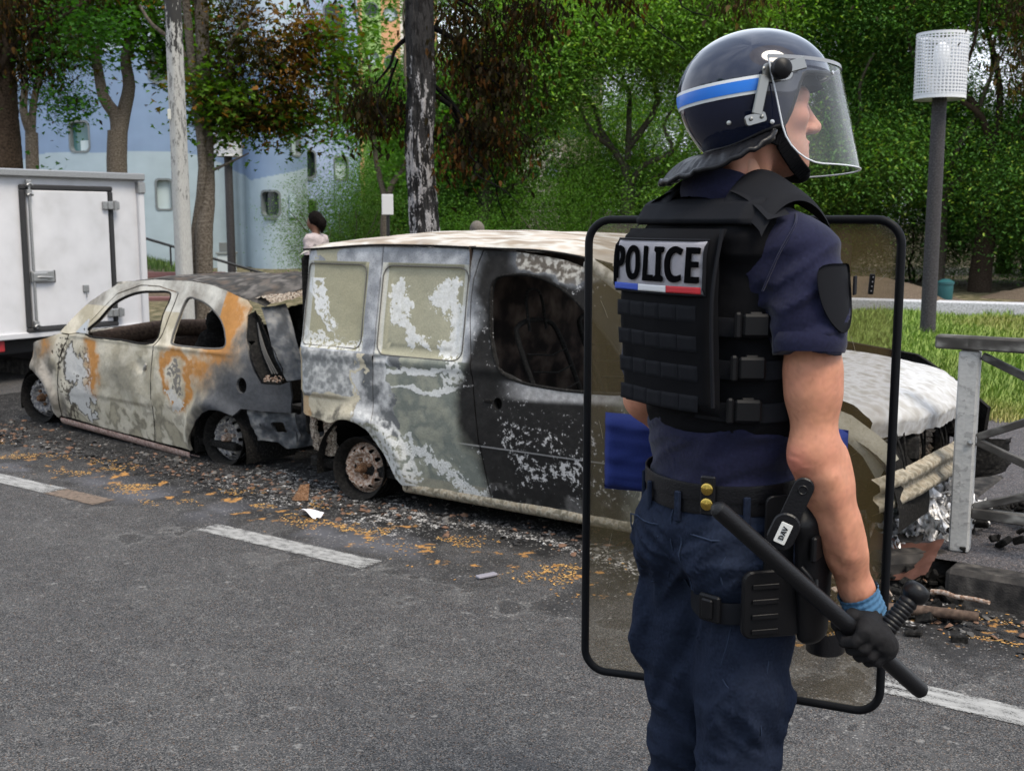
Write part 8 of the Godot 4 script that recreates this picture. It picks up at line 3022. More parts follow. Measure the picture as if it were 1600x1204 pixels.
	for k in 3:
		mb = MB.new()
		var x0 := 0.1535 - 0.0862 * k
		pad(mb, x0, x0 - 0.0855, 1.4635, 1.4765, func(x: float, y: float) -> float: return (zl.call(x, y) as float) - 0.0065, 0.002, 0.0008, 8)
		put("colour_strip", mb.mesh(), mat(cs[k], 0.7), lab)
	# seam along the panel's right edge
	mb = MB.new()
	mb.tube(curve3([Vector3(-0.127, 1.585, -0.172), Vector3(-0.128, 1.45, -0.196), Vector3(-0.128, 1.25, -0.186)], 6), 0.004, 6)
	put("piping", mb.mesh(), web, vest)

# padded rectangle on the officer's back, from x0 (left) to x1 (right)
func pad(mb: MB, x0: float, x1: float, y0: float, y1: float, z: Callable, thick: float, round_r: float, n := 26) -> void:
	mb.grid(n, n, func(u: float, v: float) -> Vector3:
		var x := lerpf(x0, x1, u)
		var y := lerpf(y0, y1, v)
		var ex := minf(u, 1.0 - u) * absf(x1 - x0)
		var ey := minf(v, 1.0 - v) * (y1 - y0)
		var e := minf(ex, ey)
		var k := 1.0 if e > round_r * 1.5 else pow(clampf(e / (round_r * 1.5), 0.0, 1.0), 0.4)
		return Vector3(x, y, (z.call(x, y) as float) - thick * k - 0.002 * cloth.get_noise_2d(x * 14.0, y * 14.0) * minf(1.0, thick * 60.0)), 1.0)

func sans(bold: bool) -> Font:
	var s := SystemFont.new()
	s.font_names = PackedStringArray(["Droid Sans"])
	s.font_weight = 700 if bold else 400
	return s

# flat lettering laid on the curved back: x runs from x0 to x1, y from y0 to y1
func bent_text(mb: MB, t: TextMesh, x0: float, x1: float, y0: float, y1: float, z: Callable, lift: float) -> void:
	var a := t.surface_get_arrays(0)
	var vs: PackedVector3Array = a[Mesh.ARRAY_VERTEX]
	var ix: PackedInt32Array = a[Mesh.ARRAY_INDEX]
	var lo := vs[0]
	var hi := vs[0]
	for p in vs:
		lo = lo.min(p)
		hi = hi.max(p)
	var at := mb.v.size()
	for p in vs:
		var x := lerpf(x0, x1, (p.x - lo.x) / (hi.x - lo.x))
		var y := lerpf(y0, y1, (p.y - lo.y) / (hi.y - lo.y))
		mb.vert(Vector3(x, y, (z.call(x, y) as float) - lift), Vector3(0, 0, -1))
	for i in range(0, ix.size(), 3):
		mb.tri(at + ix[i], at + ix[i + 1], at + ix[i + 2])

# flat solid: outline in x, y; thickness along z about 0
func prism(outline: PackedVector2Array, depth: float) -> MB:
	var mb := MB.new()
	var b := depth * 0.25
	var cc := Vector2.ZERO
	for p in outline:
		cc += p / outline.size()
	for s: float in [1.0, -1.0]:
		var row := []
		var t := Geometry2D.triangulate_polygon(outline)
		for p in outline:
			var q := p - (p - cc).normalized() * b
			row.append(mb.vert(Vector3(q.x, q.y, depth * 0.5 * s), Vector3(0, 0, s)))
		for i in range(0, t.size(), 3):
			mb.tri(row[t[i]], row[t[i + 1]], row[t[i + 2]])
		for i in outline.size():
			var p := outline[i]
			var q := outline[(i + 1) % outline.size()]
			var nn := Vector3(q.y - p.y, p.x - q.x, 0).normalized()
			var pi := p - (p - cc).normalized() * b
			var qi := q - (q - cc).normalized() * b
			mb.face([Vector3(pi.x, pi.y, depth * 0.5 * s), Vector3(qi.x, qi.y, depth * 0.5 * s), Vector3(q.x, q.y, (depth * 0.5 - b) * s), Vector3(p.x, p.y, (depth * 0.5 - b) * s)], (nn + Vector3(0, 0, s)).normalized())
			if s > 0:
				mb.face([Vector3(p.x, p.y, depth * 0.5 - b), Vector3(q.x, q.y, depth * 0.5 - b), Vector3(q.x, q.y, -depth * 0.5 + b), Vector3(p.x, p.y, -depth * 0.5 + b)], nn)
	return mb

# ---------- helmet, shield, baton ----------
func build_helmet(o: Node3D, leather: Material, plastic: Material, black: Material) -> void:
	var hx := head_xf() * Transform3D(Basis(Vector3.RIGHT, deg_to_rad(-7)), Vector3(0, 0.004, 0))
	var shell := mat(lin(0.008, 0.011, 0.028), 0.12)
	shell.metallic_specular = 0.2
	shell.clearcoat_enabled = true
	shell.clearcoat = 1.0
	shell.clearcoat_roughness = 0.04
	# azimuth a: 0 is the front; rim height and outline follow it
	var rim := func(a: float) -> float:
		var c := cos(a)
		var face := sst(0.02, 0.36, c)
		return lerpf(-0.062 - 0.026 * sst(0.1, -0.9, c), 0.030, face)
	var at := func(a: float, t: float, off: float) -> Vector3:
		var y0: float = rim.call(a)
		var top := 0.142 + off
		var rx := 0.130 + off
		var rz := 0.157 + off
		# t from 0 (crown) to 1 (rim); dome above y = 0.02, near-straight sides below
		var y := 0.0
		var k := 0.0
		var yq := 0.02
		var ang := t * 1.35
		var ye := minf(y0, yq)
		if t < 0.72:
			var g := t / 0.72 * PI / 2
			y = yq + (top - yq) * cos(g)
			k = sin(g)
			if y < y0:
				y = y0
				k = sqrt(maxf(0.0, 1.0 - pow((y0 - yq) / (top - yq), 2.0)))
		else:
			var q := (t - 0.72) / 0.28
			y = lerpf(maxf(yq, y0), minf(y0, yq) if y0 < yq else y0, q)
			k = 1.0 - 0.9 * pow((yq - minf(y, yq)) / 0.2, 2.0)
			if y0 > yq:
				k = sqrt(maxf(0.0, 1.0 - pow((y0 - yq) / (top - yq), 2.0)))
		return Vector3(sin(a) * rx * k, y, cos(a) * rz * k)
	var mb := MB.new()
	mb.grid(96, 60, func(u: float, v: float) -> Vector3: return hx * (at.call(u * TAU, v, 0.0) as Vector3), 1.0)
	mb.grid(96, 60, func(u: float, v: float) -> Vector3: return hx * (at.call(u * TAU, v, -0.012) as Vector3), -1.0)
	mb.grid(96, 3, func(u: float, v: float) -> Vector3:
		var p: Vector3 = at.call(u * TAU, 1.0, -0.012 * v)
		return hx * (p - Vector3(0, 0.003 * sin(v * PI), 0)), 1.0)
	var hel := put("helmet", mb.mesh(), shell, o)
	# dark rubber edge
	mb = MB.new()
	var ep := []
	for k in 97:
		ep.append(hx * (at.call(TAU * k / 96.0, 1.0, -0.004) as Vector3))
	mb.tube(ep, 0.0055, 6, false)
	put("edge_trim", mb.mesh(), plastic, hel)
	# stripe: white, blue, white round the back, from bracket to bracket
	var wrap := func(y0: float, y1: float, off: float, a0: float, a1: float) -> MB:
		var q := MB.new()
		q.grid(70, 4, func(u: float, v: float) -> Vector3:
			var a := lerpf(a0, a1, u)
			var y := lerpf(y0, y1, v)
			var k := 1.0
			if y > 0.02:
				k = sqrt(1.0 - pow((y - 0.02) / 0.122, 2.0))
			else:
				k = 1.0 - 0.9 * pow((0.02 - y) / 0.2, 2.0)
			return hx * Vector3(sin(a) * (0.130 + off) * k, y, cos(a) * (0.157 + off) * k), -1.0)
		return q
	put("white_stripe", (wrap.call(0.0, 0.034, 0.0012, deg_to_rad(104), deg_to_rad(256)) as MB).mesh(), mat(lin(0.62, 0.64, 0.66), 0.3), hel)
	put("blue_stripe", (wrap.call(0.006, 0.028, 0.0022, deg_to_rad(104), deg_to_rad(256)) as MB).mesh(), mat(lin(0.015, 0.16, 0.62), 0.3), hel)
	# rivets
	mb = MB.new()
	for q in [[255.0, -0.016], [228.0, -0.045], [262.0, -0.055], [105.0, -0.016]]:
		var a := deg_to_rad(q[0])
		var k: float = 1.0 - 0.9 * pow((0.02 - q[1]) / 0.2, 2.0)
		var c := Vector3(sin(a) * 0.131 * k, q[1], cos(a) * 0.158 * k)
		var b := Basis(Quaternion(Vector3.UP, Vector3(sin(a), 0, cos(a)).normalized()))
		mb.lathe([Vector2(0.005, -0.001), Vector2(0.0042, 0.0022), Vector2(0, 0.003)], 12, hx * Transform3D(b, c))
	put("rivet", mb.mesh(), M.steel, hel)
	# hinge brackets and knobs on both sides
	for s: float in [-1.0, 1.0]:
		var kc := Vector3(0.136 * s, 0.034, -0.012)
		mb = MB.new()
		mb.append(prism(round_rect(-0.026, -0.018, 0.034, 0.018, 0.012, 5), 0.006), hx * Transform3D(Basis(Vector3.UP, PI / 2 * s), kc + Vector3(0.001 * s, 0, 0)))
		mb.bar(hx * (kc + Vector3(0.003 * s, -0.004, -0.022)), hx * (kc + Vector3(-0.002 * s, -0.075, -0.045)), 0.006, 0.021, hx.basis * Vector3(0, 0.3, 1), 0.002)
		mb.append(prism(round_rect(-0.022, -0.010, 0.022, 0.010, 0.006, 4), 0.006), hx * Transform3D(Basis(Vector3.UP, PI / 2 * s) * Basis(Vector3.BACK, 0.15), kc + Vector3(-0.003 * s, -0.082, -0.048)))
		mb.bar(hx * (kc + Vector3(0.004 * s, 0.004, 0.01)), hx * (kc + Vector3(0.002 * s, 0.012, 0.062)), 0.005, 0.024, hx.basis * Vector3(0, 1, 0), 0.002)
		for q: Vector3 in [Vector3(0, 0.008, -0.024), Vector3(-0.002, -0.082, -0.058), Vector3(-0.002, -0.080, -0.036)]:
			mb.lathe([Vector2(0.004, 0), Vector2(0.0035, 0.006), Vector2(0, 0.007)], 10, hx * Transform3D(Basis(Vector3.BACK, -PI / 2 * s), kc + Vector3(q.x * s, q.y, q.z)))
		put("hinge_bracket", mb.mesh(), mat(lin(0.24, 0.24, 0.23), 0.28, 0.95), hel)
		mb = MB.new()
		mb.lathe([Vector2(0.012, 0), Vector2(0.013, 0.008), Vector2(0.019, 0.010), Vector2(0.0205, 0.018), Vector2(0.018, 0.026), Vector2(0.010, 0.031), Vector2(0, 0.032)], 24, hx * Transform3D(Basis(Vector3.BACK, -PI / 2 * s), kc + Vector3(0.004 * s, 0.002, 0.004)))
		put("visor_knob", mb.mesh(), plastic, hel)
	# inner padding that shows at the cheek and brow
	mb = MB.new()
	mb.grid(60, 12, func(u: float, v: float) -> Vector3:
		var a := u * TAU
		var p: Vector3 = at.call(a, 0.98, -0.02 - 0.012 * sin(v * PI))
		return hx * (p + Vector3(0, lerpf(-0.022, 0.05, v), 0)), 1.0)
	put("padding", mb.mesh(), black, hel)
	# visor: clear curved sheet with rounded lower corners, set a little forward at its foot
	var vis := mat(Color(1, 1, 1, 0.012), 0.02)
	vis.transparency = BaseMaterial3D.TRANSPARENCY_ALPHA
	vis.metallic_specular = 0.5
	var vx := head_xf() * Transform3D(Basis(), Vector3(0, 0.004, 0))
	var vp := func(p: Vector2) -> Vector3:
		# p.x: angle share -1..1 from right to left, p.y: height
		var a := p.x * 1.62
		var fwd := (0.055 - p.y) * 0.23
		var rx := 0.142 + 0.004 * cos(a)
		return vx * Vector3(sin(a) * rx, p.y - 0.006 * cos(a) * 0.0, -0.022 + cos(a) * (0.192 + 0.0) + fwd)
	var out := PackedVector2Array()
	for k in 25:
		out.append(Vector2(lerpf(-1.0, 1.0, k / 24.0), 0.062))
	for k in 7:
		var g := k / 6.0 * PI / 2
		out.append(Vector2(1.0 - 0.22 * (1.0 - cos(g)) , -0.07 - 0.068 * sin(g)))
	for k in range(1, 24):
		out.append(Vector2(lerpf(0.78, -0.78, k / 24.0), -0.138))
	for k in 7:
		var g := (1.0 - k / 6.0) * PI / 2
		out.append(Vector2(-1.0 + 0.22 * (1.0 - cos(g)), -0.07 - 0.068 * sin(g)))
	mb = MB.new()
	var oo := PackedVector2Array(out)
	if Geometry2D.is_polygon_clockwise(oo):
		oo.reverse()
	mb.sheet(oo, [], 0.03, vp)
	var vn := put("visor", mb.mesh(), vis, o)
	# polished edge that catches the light
	mb = MB.new()
	var pts := []
	for p in out:
		pts.append(vp.call(p))
	pts.append(pts[0])
	mb.tube(pts, 0.0017, 6, false)
	put("visor_edge", mb.mesh(), mat(lin(0.55, 0.57, 0.60), 0.15), vn)
	mb = MB.new()
	mb.grid(48, 4, func(u: float, v: float) -> Vector3: return (vp.call(Vector2(lerpf(-1, 1, u), 0.056 + 0.007 * v)) as Vector3) + (vp.call(Vector2(lerpf(-1, 1, u), 0.05)) as Vector3 - vx.origin).normalized() * 0.0025, -1.0)
	put("visor_band", mb.mesh(), mat(lin(0.22, 0.23, 0.25), 0.3), vn)
	mb = MB.new()
	for s: float in [-0.93, 0.93, -0.5, 0.5]:
		var c: Vector3 = vp.call(Vector2(s, 0.04))
		mb.lathe([Vector2(0.0045, 0), Vector2(0.004, 0.002), Vector2(0, 0.003)], 10, Transform3D(Basis(Quaternion(Vector3.UP, (c - vx * Vector3(0, 0.04, 0)).normalized())), c))
	put("visor_screw", mb.mesh(), M.steel, vn)
	# chin strap and cup
	mb = MB.new()
	for s: float in [-1.0, 1.0]:
		var p := curve3([vx * Vector3(0.094 * s, -0.035, 0.006), vx * Vector3(0.082 * s, -0.082, 0.018), vx * Vector3(0.062 * s, -0.125, 0.055), vx * Vector3(0.03 * s, -0.148, 0.092)], 6)
		for i in p.size() - 1:
			mb.bar(p[i], p[i + 1] + (p[i + 1] - p[i]) * 0.15, 0.006, 0.030, vx.basis * Vector3(0, 0.35, 1), 0.002)
		p = curve3([vx * Vector3(0.094 * s, -0.05, -0.055), vx * Vector3(0.09 * s, -0.075, -0.02), vx * Vector3(0.082 * s, -0.088, 0.018)], 5)
		for i in p.size() - 1:
			mb.bar(p[i], p[i + 1] + (p[i + 1] - p[i]) * 0.15, 0.006, 0.024, vx.basis * Vector3(0, 1, 0.3), 0.002)
	put("chin_strap", mb.mesh(), black, hel)
	mb = MB.new()
	var cf := Field.new(Vector3(-0.06, -0.19, 0.03), Vector3(0.06, -0.09, 0.14), 0.005)
	cf.ell(Vector3(0, -0.138, 0.085), Vector3(0.038, 0.022, 0.030), Basis(Vector3.RIGHT, 0.5), 0.01)
	cf.ell(Vector3(0, -0.118, 0.078), Vector3(0.03, 0.022, 0.026), Basis(), 0.006, true)
	var cm := MB.new()
	cf.build(cm)
	mb.append(cm, vx)
	put("chin_cup", mb.mesh(), black, hel)
	# ruffled leather neck guard
	mb = MB.new()
	var ng := func(u: float, v: float, off: float) -> Vector3:
		var a := deg_to_rad(lerpf(98, 262, u))
		var edge: Vector3 = at.call(a, 1.0, -0.002)
		var d := Vector3(sin(a), 0, cos(a))
		var side := pow(sin(u * PI), 0.6)
		var w := 0.018 + 0.078 * side
		var ruf := (0.5 * cloth.get_noise_2d(u * 26.0, v * 1.5) + 0.4 * cloth.get_noise_2d(u * 60.0, v * 2.0)) * 0.009 * v
		return hx * (edge + d * (w * v + off * 0.3) + Vector3(0, -0.006 - 0.040 * side * pow(v, 1.3) + ruf - off + 0.012 * sin(v * PI) * side, 0))
	mb.grid(90, 14, func(u: float, v: float) -> Vector3: return ng.call(u, v, 0.0), -1.0)
	mb.grid(90, 14, func(u: float, v: float) -> Vector3: return ng.call(u, v, 0.020 * sin(clampf(v, 0, 1) * PI * 0.94 + 0.05)), 1.0)
	var rp := []
	for k in 61:
		rp.append((ng.call(k / 60.0, 1.0, 0.002) as Vector3))
	mb.tube(rp, 0.006, 7)
	put("neck_guard", mb.mesh(), leather, hel)

func build_shield(leather: Material, plastic: Material) -> void:
	# local frame: x runs along the shield from his left edge (0) to his right edge, z faces him
	var w := 0.712
	var h := 1.125
	var a := Vector3(-0.095, 0, 0.400)
	var b := Vector3(0.500, 0, 0.012)
	var xa := (b - a).normalized()
	var base := Transform3D(Basis(Vector3.UP, deg_to_rad(160.22)), Vector3(-0.987, 0, -2.1817))
	var loc := Transform3D(Basis(-xa, Vector3.UP, Vector3.UP.cross(xa)), b + Vector3(0, 0.478, 0))
	var o := thing("riot_shield", "scratched amber transparent riot shield with black rubber rim, held before the officer", "shield", Vector3.ZERO)
	o.transform = base * loc
	var out := round_rect(0.0, 0.0, w, h, 0.055, 8)
	var sm := mat(Color(0.15, 0.112, 0.05, 0.40).linear_to_srgb(), 0.12)
	sm.albedo_color.a = 0.44
	sm.transparency = BaseMaterial3D.TRANSPARENCY_ALPHA
	var bend := func(p: Vector2) -> Vector3: return Vector3(p.x, p.y, -0.012 * (1.0 - pow(p.x / w * 2.0 - 1.0, 2.0)))
	var mb := MB.new()
	mb.sheet(out, [], 0.05, bend)
	put("pane", mb.mesh(), sm, o)
	mb = MB.new()
	var pts := []
	for i in out.size():
		var p := out[i]
		var q := out[(i + 1) % out.size()]
		var n := int(p.distance_to(q) / 0.05) + 1
		for k in n:
			pts.append(bend.call(p.lerp(q, float(k) / n)))
	pts.append(pts[0])
	mb.tube(pts, 0.0098, 10, false)
	put("rim", mb.mesh(), mat(lin(0.006, 0.0065, 0.008), 0.45, 0.0, 0.22), o)
	# grip strip with small holes, near his right upper corner
	mb = MB.new()
	mb.box(Vector3(w - 0.058, 0.985, 0.006), Vector3(0.012, 0.045, 0.006), Basis(Vector3.BACK, -0.06), 0.002)
	var gs := put("rivet_strip", mb.mesh(), plastic, o)
	mb = MB.new()
	for k in 4:
		mb.lathe([Vector2(0.002, 0), Vector2(0.0015, 0.0012), Vector2(0, 0.0015)], 8, Transform3D(Basis(Vector3.RIGHT, PI / 2), Vector3(w - 0.058 + 0.001 * k, 0.97 + 0.010 * k, 0.0092)))
	put("rivet", mb.mesh(), mat(lin(0.12, 0.12, 0.13), 0.4), gs)
	# blue forearm cushion
	var blue := tri_mat(ramp_tex(nz(128, 128, 0.3, 731, 3, FastNoiseLite.TYPE_SIMPLEX_SMOOTH, true), 128, 128, [0, 1], [lin2(0.012, 0.02, 0.10), lin2(0.02, 0.033, 0.15)]), 5.0, 0.8, M.grain, 0.1)
	mb = MB.new()
	mb.grid(40, 26, func(u: float, v: float) -> Vector3:
		var e := minf(minf(u, 1.0 - u) * 20.0, minf(v, 1.0 - v) * 9.0)
		var k := pow(clampf(e, 0, 1), 0.45)
		return Vector3(lerpf(w - 0.093, w - 0.662, u), lerpf(0.475, 0.658, v) + 0.006 * sin(u * 8.0), 0.012 + 0.055 * k + 0.007 * cloth.get_noise_2d(u * 7.0 + v * 3.0, v * 4.0)), 1.0)
	mb.grid(1, 1, func(u: float, v: float) -> Vector3: return Vector3(lerpf(w - 0.093, w - 0.662, u), lerpf(0.475, 0.658, v), 0.011), -1.0)
	put("arm_cushion", mb.mesh(), blue, o)
	# black strap loops for the forearm
	for q in [[0.125, 0.165, 0.042, 0.055], [0.44, 0.60, 0.05, 0.07]]:
		mb = MB.new()
		mb.grid(30, 6, func(u: float, v: float) -> Vector3:
			var an := lerpf(0.0, PI, u)
			return Vector3(w - q[0] - cos(an) * q[2] * 1.05, q[1] + (v - 0.5) * 0.05, 0.004 + sin(an) * q[3]), 1.0)
		mb.grid(30, 6, func(u: float, v: float) -> Vector3:
			var an := lerpf(0.0, PI, u)
			return Vector3(w - q[0] - cos(an) * q[2], q[1] + (v - 0.5) * 0.05, 0.004 + sin(an) * (q[3] - 0.004)), -1.0)
		put("strap", mb.mesh(), leather, o)
	# fine scratches: thin raised scuffs
	var r := RandomNumberGenerator.new()
	r.seed = 91
	mb = MB.new()
	for k in 46:
		var p := Vector2(r.randf_range(0.03, w - 0.03), r.randf_range(0.05, h - 0.05))
		var an := r.randfn() * 0.5 + (PI / 2 if r.randf() < 0.5 else 0.3)
		var l := r.randf_range(0.01, 0.07)
		var d := Vector2(cos(an), sin(an)) * l
		if p.x + d.x > w - 0.02 or p.x + d.x < 0.02 or p.y + d.y > h - 0.02:
			continue
		mb.tube([(bend.call(p) as Vector3) + Vector3(0, 0, 0.0006), (bend.call(p + d * 0.5) as Vector3) + Vector3(0.001, 0, 0.0008), (bend.call(p + d) as Vector3) + Vector3(0, 0, 0.0006)], 0.00022, 3, false)
	tag(put("scratches", mb.mesh(), mat(lin(0.4, 0.38, 0.32), 0.6), o), "", "", "", "stuff")

func build_baton(person: Node3D, plastic: Material) -> void:
	var base := Transform3D(Basis(Vector3.UP, deg_to_rad(160.22)), Vector3(-0.987, 0, -2.1817))
	var tip := Vector3(-0.231, 1.097, -0.281)
	var tail := Vector3(-0.384, 0.690, 0.150)
	var cross := Vector3(-0.342, 0.803, 0.030)
	var ax := (tail - tip).normalized()
	cross = tip + ax * 0.452
	var hd := (Vector3(-0.376, 0.922, 0.129) - cross)
	hd = (hd - ax * hd.dot(ax)).normalized()
	var l := tip.distance_to(tail)
	var o := thing("side_handle_baton", "black side-handle baton gripped in the officer's gloved right hand", "baton", Vector3.ZERO)
	o.transform = base * Transform3D(Basis(), tip)
	var bm := mat(lin(0.006, 0.006, 0.007), 0.4, 0.0, 0.35)
	bm.heightmap_enabled = true
	bm.uv1_triplanar = true
	bm.uv1_scale = Vector3.ONE * 6.0
	bm.heightmap_texture = M.fine
	bm.heightmap_scale = 0.04
	var mb := MB.new()
	var q := Transform3D(Basis(Quaternion(Vector3.UP, ax)), Vector3.ZERO)
	mb.lathe([Vector2(0, 0), Vector2(0.009, 0.0025), Vector2(0.0155, 0.010), Vector2(0.0165, 0.02), Vector2(0.0165, l - 0.02), Vector2(0.0155, l - 0.009), Vector2(0.009, l - 0.002), Vector2(0, l)], 28, q)
	put("shaft", mb.mesh(), bm, o)
	mb = MB.new()
	var hq := Transform3D(Basis(Quaternion(Vector3.UP, hd)), cross - tip)
	var pr := [Vector2(0.0, 0.0), Vector2(0.02, 0.012), Vector2(0.017, 0.03)]
	for k in 9:
		pr.append(Vector2(0.0165, 0.036 + k * 0.0085))
		pr.append(Vector2(0.0185, 0.039 + k * 0.0085))
		pr.append(Vector2(0.0185, 0.042 + k * 0.0085))
	pr.append_array([Vector2(0.016, 0.116), Vector2(0.022, 0.121), Vector2(0.0255, 0.127), Vector2(0.0255, 0.140), Vector2(0.021, 0.149), Vector2(0.010, 0.152), Vector2(0, 0.152)])
	mb.lathe(pr, 28, hq, 50.0)
	put("side_handle", mb.mesh(), bm, o)
	# glove: palm and five fingers closed round the shaft
	var gm := tri_mat(ramp_tex(nz(128, 128, 0.3, 741, 3, FastNoiseLite.TYPE_SIMPLEX_SMOOTH, true), 128, 128, [0, 1], [lin2(0.008, 0.008, 0.009), lin2(0.018, 0.017, 0.018)]), 8.0, 0.75, M.grain, 0.12)
	var wr := Vector3(-0.289, 0.892, 0.055)
	var wd := (wr - Vector3(-0.246, 1.165, -0.052)).normalized()
	var grip := tip + ax * ((cross - tip).dot(ax) - 0.020)
	var outw := Vector3(-0.84, 0.0, -0.54)
	outw = (outw - ax * outw.dot(ax)).normalized()
	var upd := ax.cross(outw).normalized()
	if upd.y < 0.0:
		upd = -upd
	# fingers lie side by side along the shaft; knuckles on the outer side, tips curl under towards the thigh
	var f := Field.new(Vector3(-0.42, 0.70, -0.08), Vector3(-0.24, 0.93, 0.16), 0.0038)
	f.oval(wr + wd * 0.045, wr + wd * 0.075, Vector2(0.029, 0.036), Vector2(0.030, 0.040), ax, 0.02)
	var kn := []
	for k in 4:
		kn.append(grip + ax * (-0.040 + 0.0225 * k) + outw * 0.030 + upd * (0.012 + 0.004 * (1.5 - absf(k - 1.5))))
	var back := wr + wd * 0.072
	for k in 4:
		f.cap(back + ax * (-0.018 + 0.012 * k), kn[k], 0.020, 0.0145, 0.016)
	f.oval(back, grip + outw * 0.018 + upd * 0.026, Vector2(0.034, 0.022), Vector2(0.042, 0.020), ax, 0.02)
	var lens := [0.92, 1.0, 0.98, 0.84]
	for k in 4:
		var c := grip + ax * (-0.040 + 0.0225 * k)
		var s: float = lens[k]
		var p1: Vector3 = c + outw * 0.034 * s - upd * 0.012
		var p2: Vector3 = c + outw * 0.010 - upd * 0.030 * s
		var p3: Vector3 = c - outw * 0.020 * s - upd * 0.022
		f.cap(kn[k], p1, 0.0120, 0.0106, 0.004)
		f.cap(p1, p2, 0.0106, 0.0098, 0.003)
		f.cap(p2, p3, 0.0098, 0.0088, 0.003)
	# thumb leaves the inner side of the palm and closes over the shaft
	f.cap(back - outw * 0.020 - ax * 0.016, grip - outw * 0.026 - ax * 0.040 + upd * 0.018, 0.019, 0.014, 0.012)
	f.cap(grip - outw * 0.026 - ax * 0.040 + upd * 0.018, grip - outw * 0.024 - ax * 0.056 - upd * 0.016, 0.0135, 0.0105, 0.006)
	f.bump(func(p: Vector3) -> float: return -0.0016 * folds(p, 26.0, 26.0, 26.0), 0.02)
	mb = MB.new()
	f.build(mb)
	var gl := put("glove", mb.mesh(), gm, person)
	mb = MB.new()
	var cuff := mat(lin(0.05, 0.14, 0.26), 0.85)
	cuff.heightmap_enabled = true
	cuff.uv1_triplanar = true
	cuff.uv1_scale = Vector3.ONE * 8.0
	cuff.heightmap_texture = M.grain
	cuff.heightmap_scale = 0.15
	mb.grid(64, 16, func(u: float, v: float) -> Vector3:
		var an := u * TAU
		var c := wr + wd * 0.002 + wd * 0.052 * v
		var r := 0.0365 + 0.003 * v + 0.0012 * sin(v * 26.0) + 0.0008 * sin(an * 22.0) + 0.003 * pow(1.0 - v, 6.0)
		var sx := Vector3(0.4, 0, 1).normalized()
		sx = (sx - wd * sx.dot(wd)).normalized()
		return c + (sx * cos(an) * 1.12 + wd.cross(sx) * sin(an)) * r, 1.0)
	put("cuff", mb.mesh(), cuff, gl)

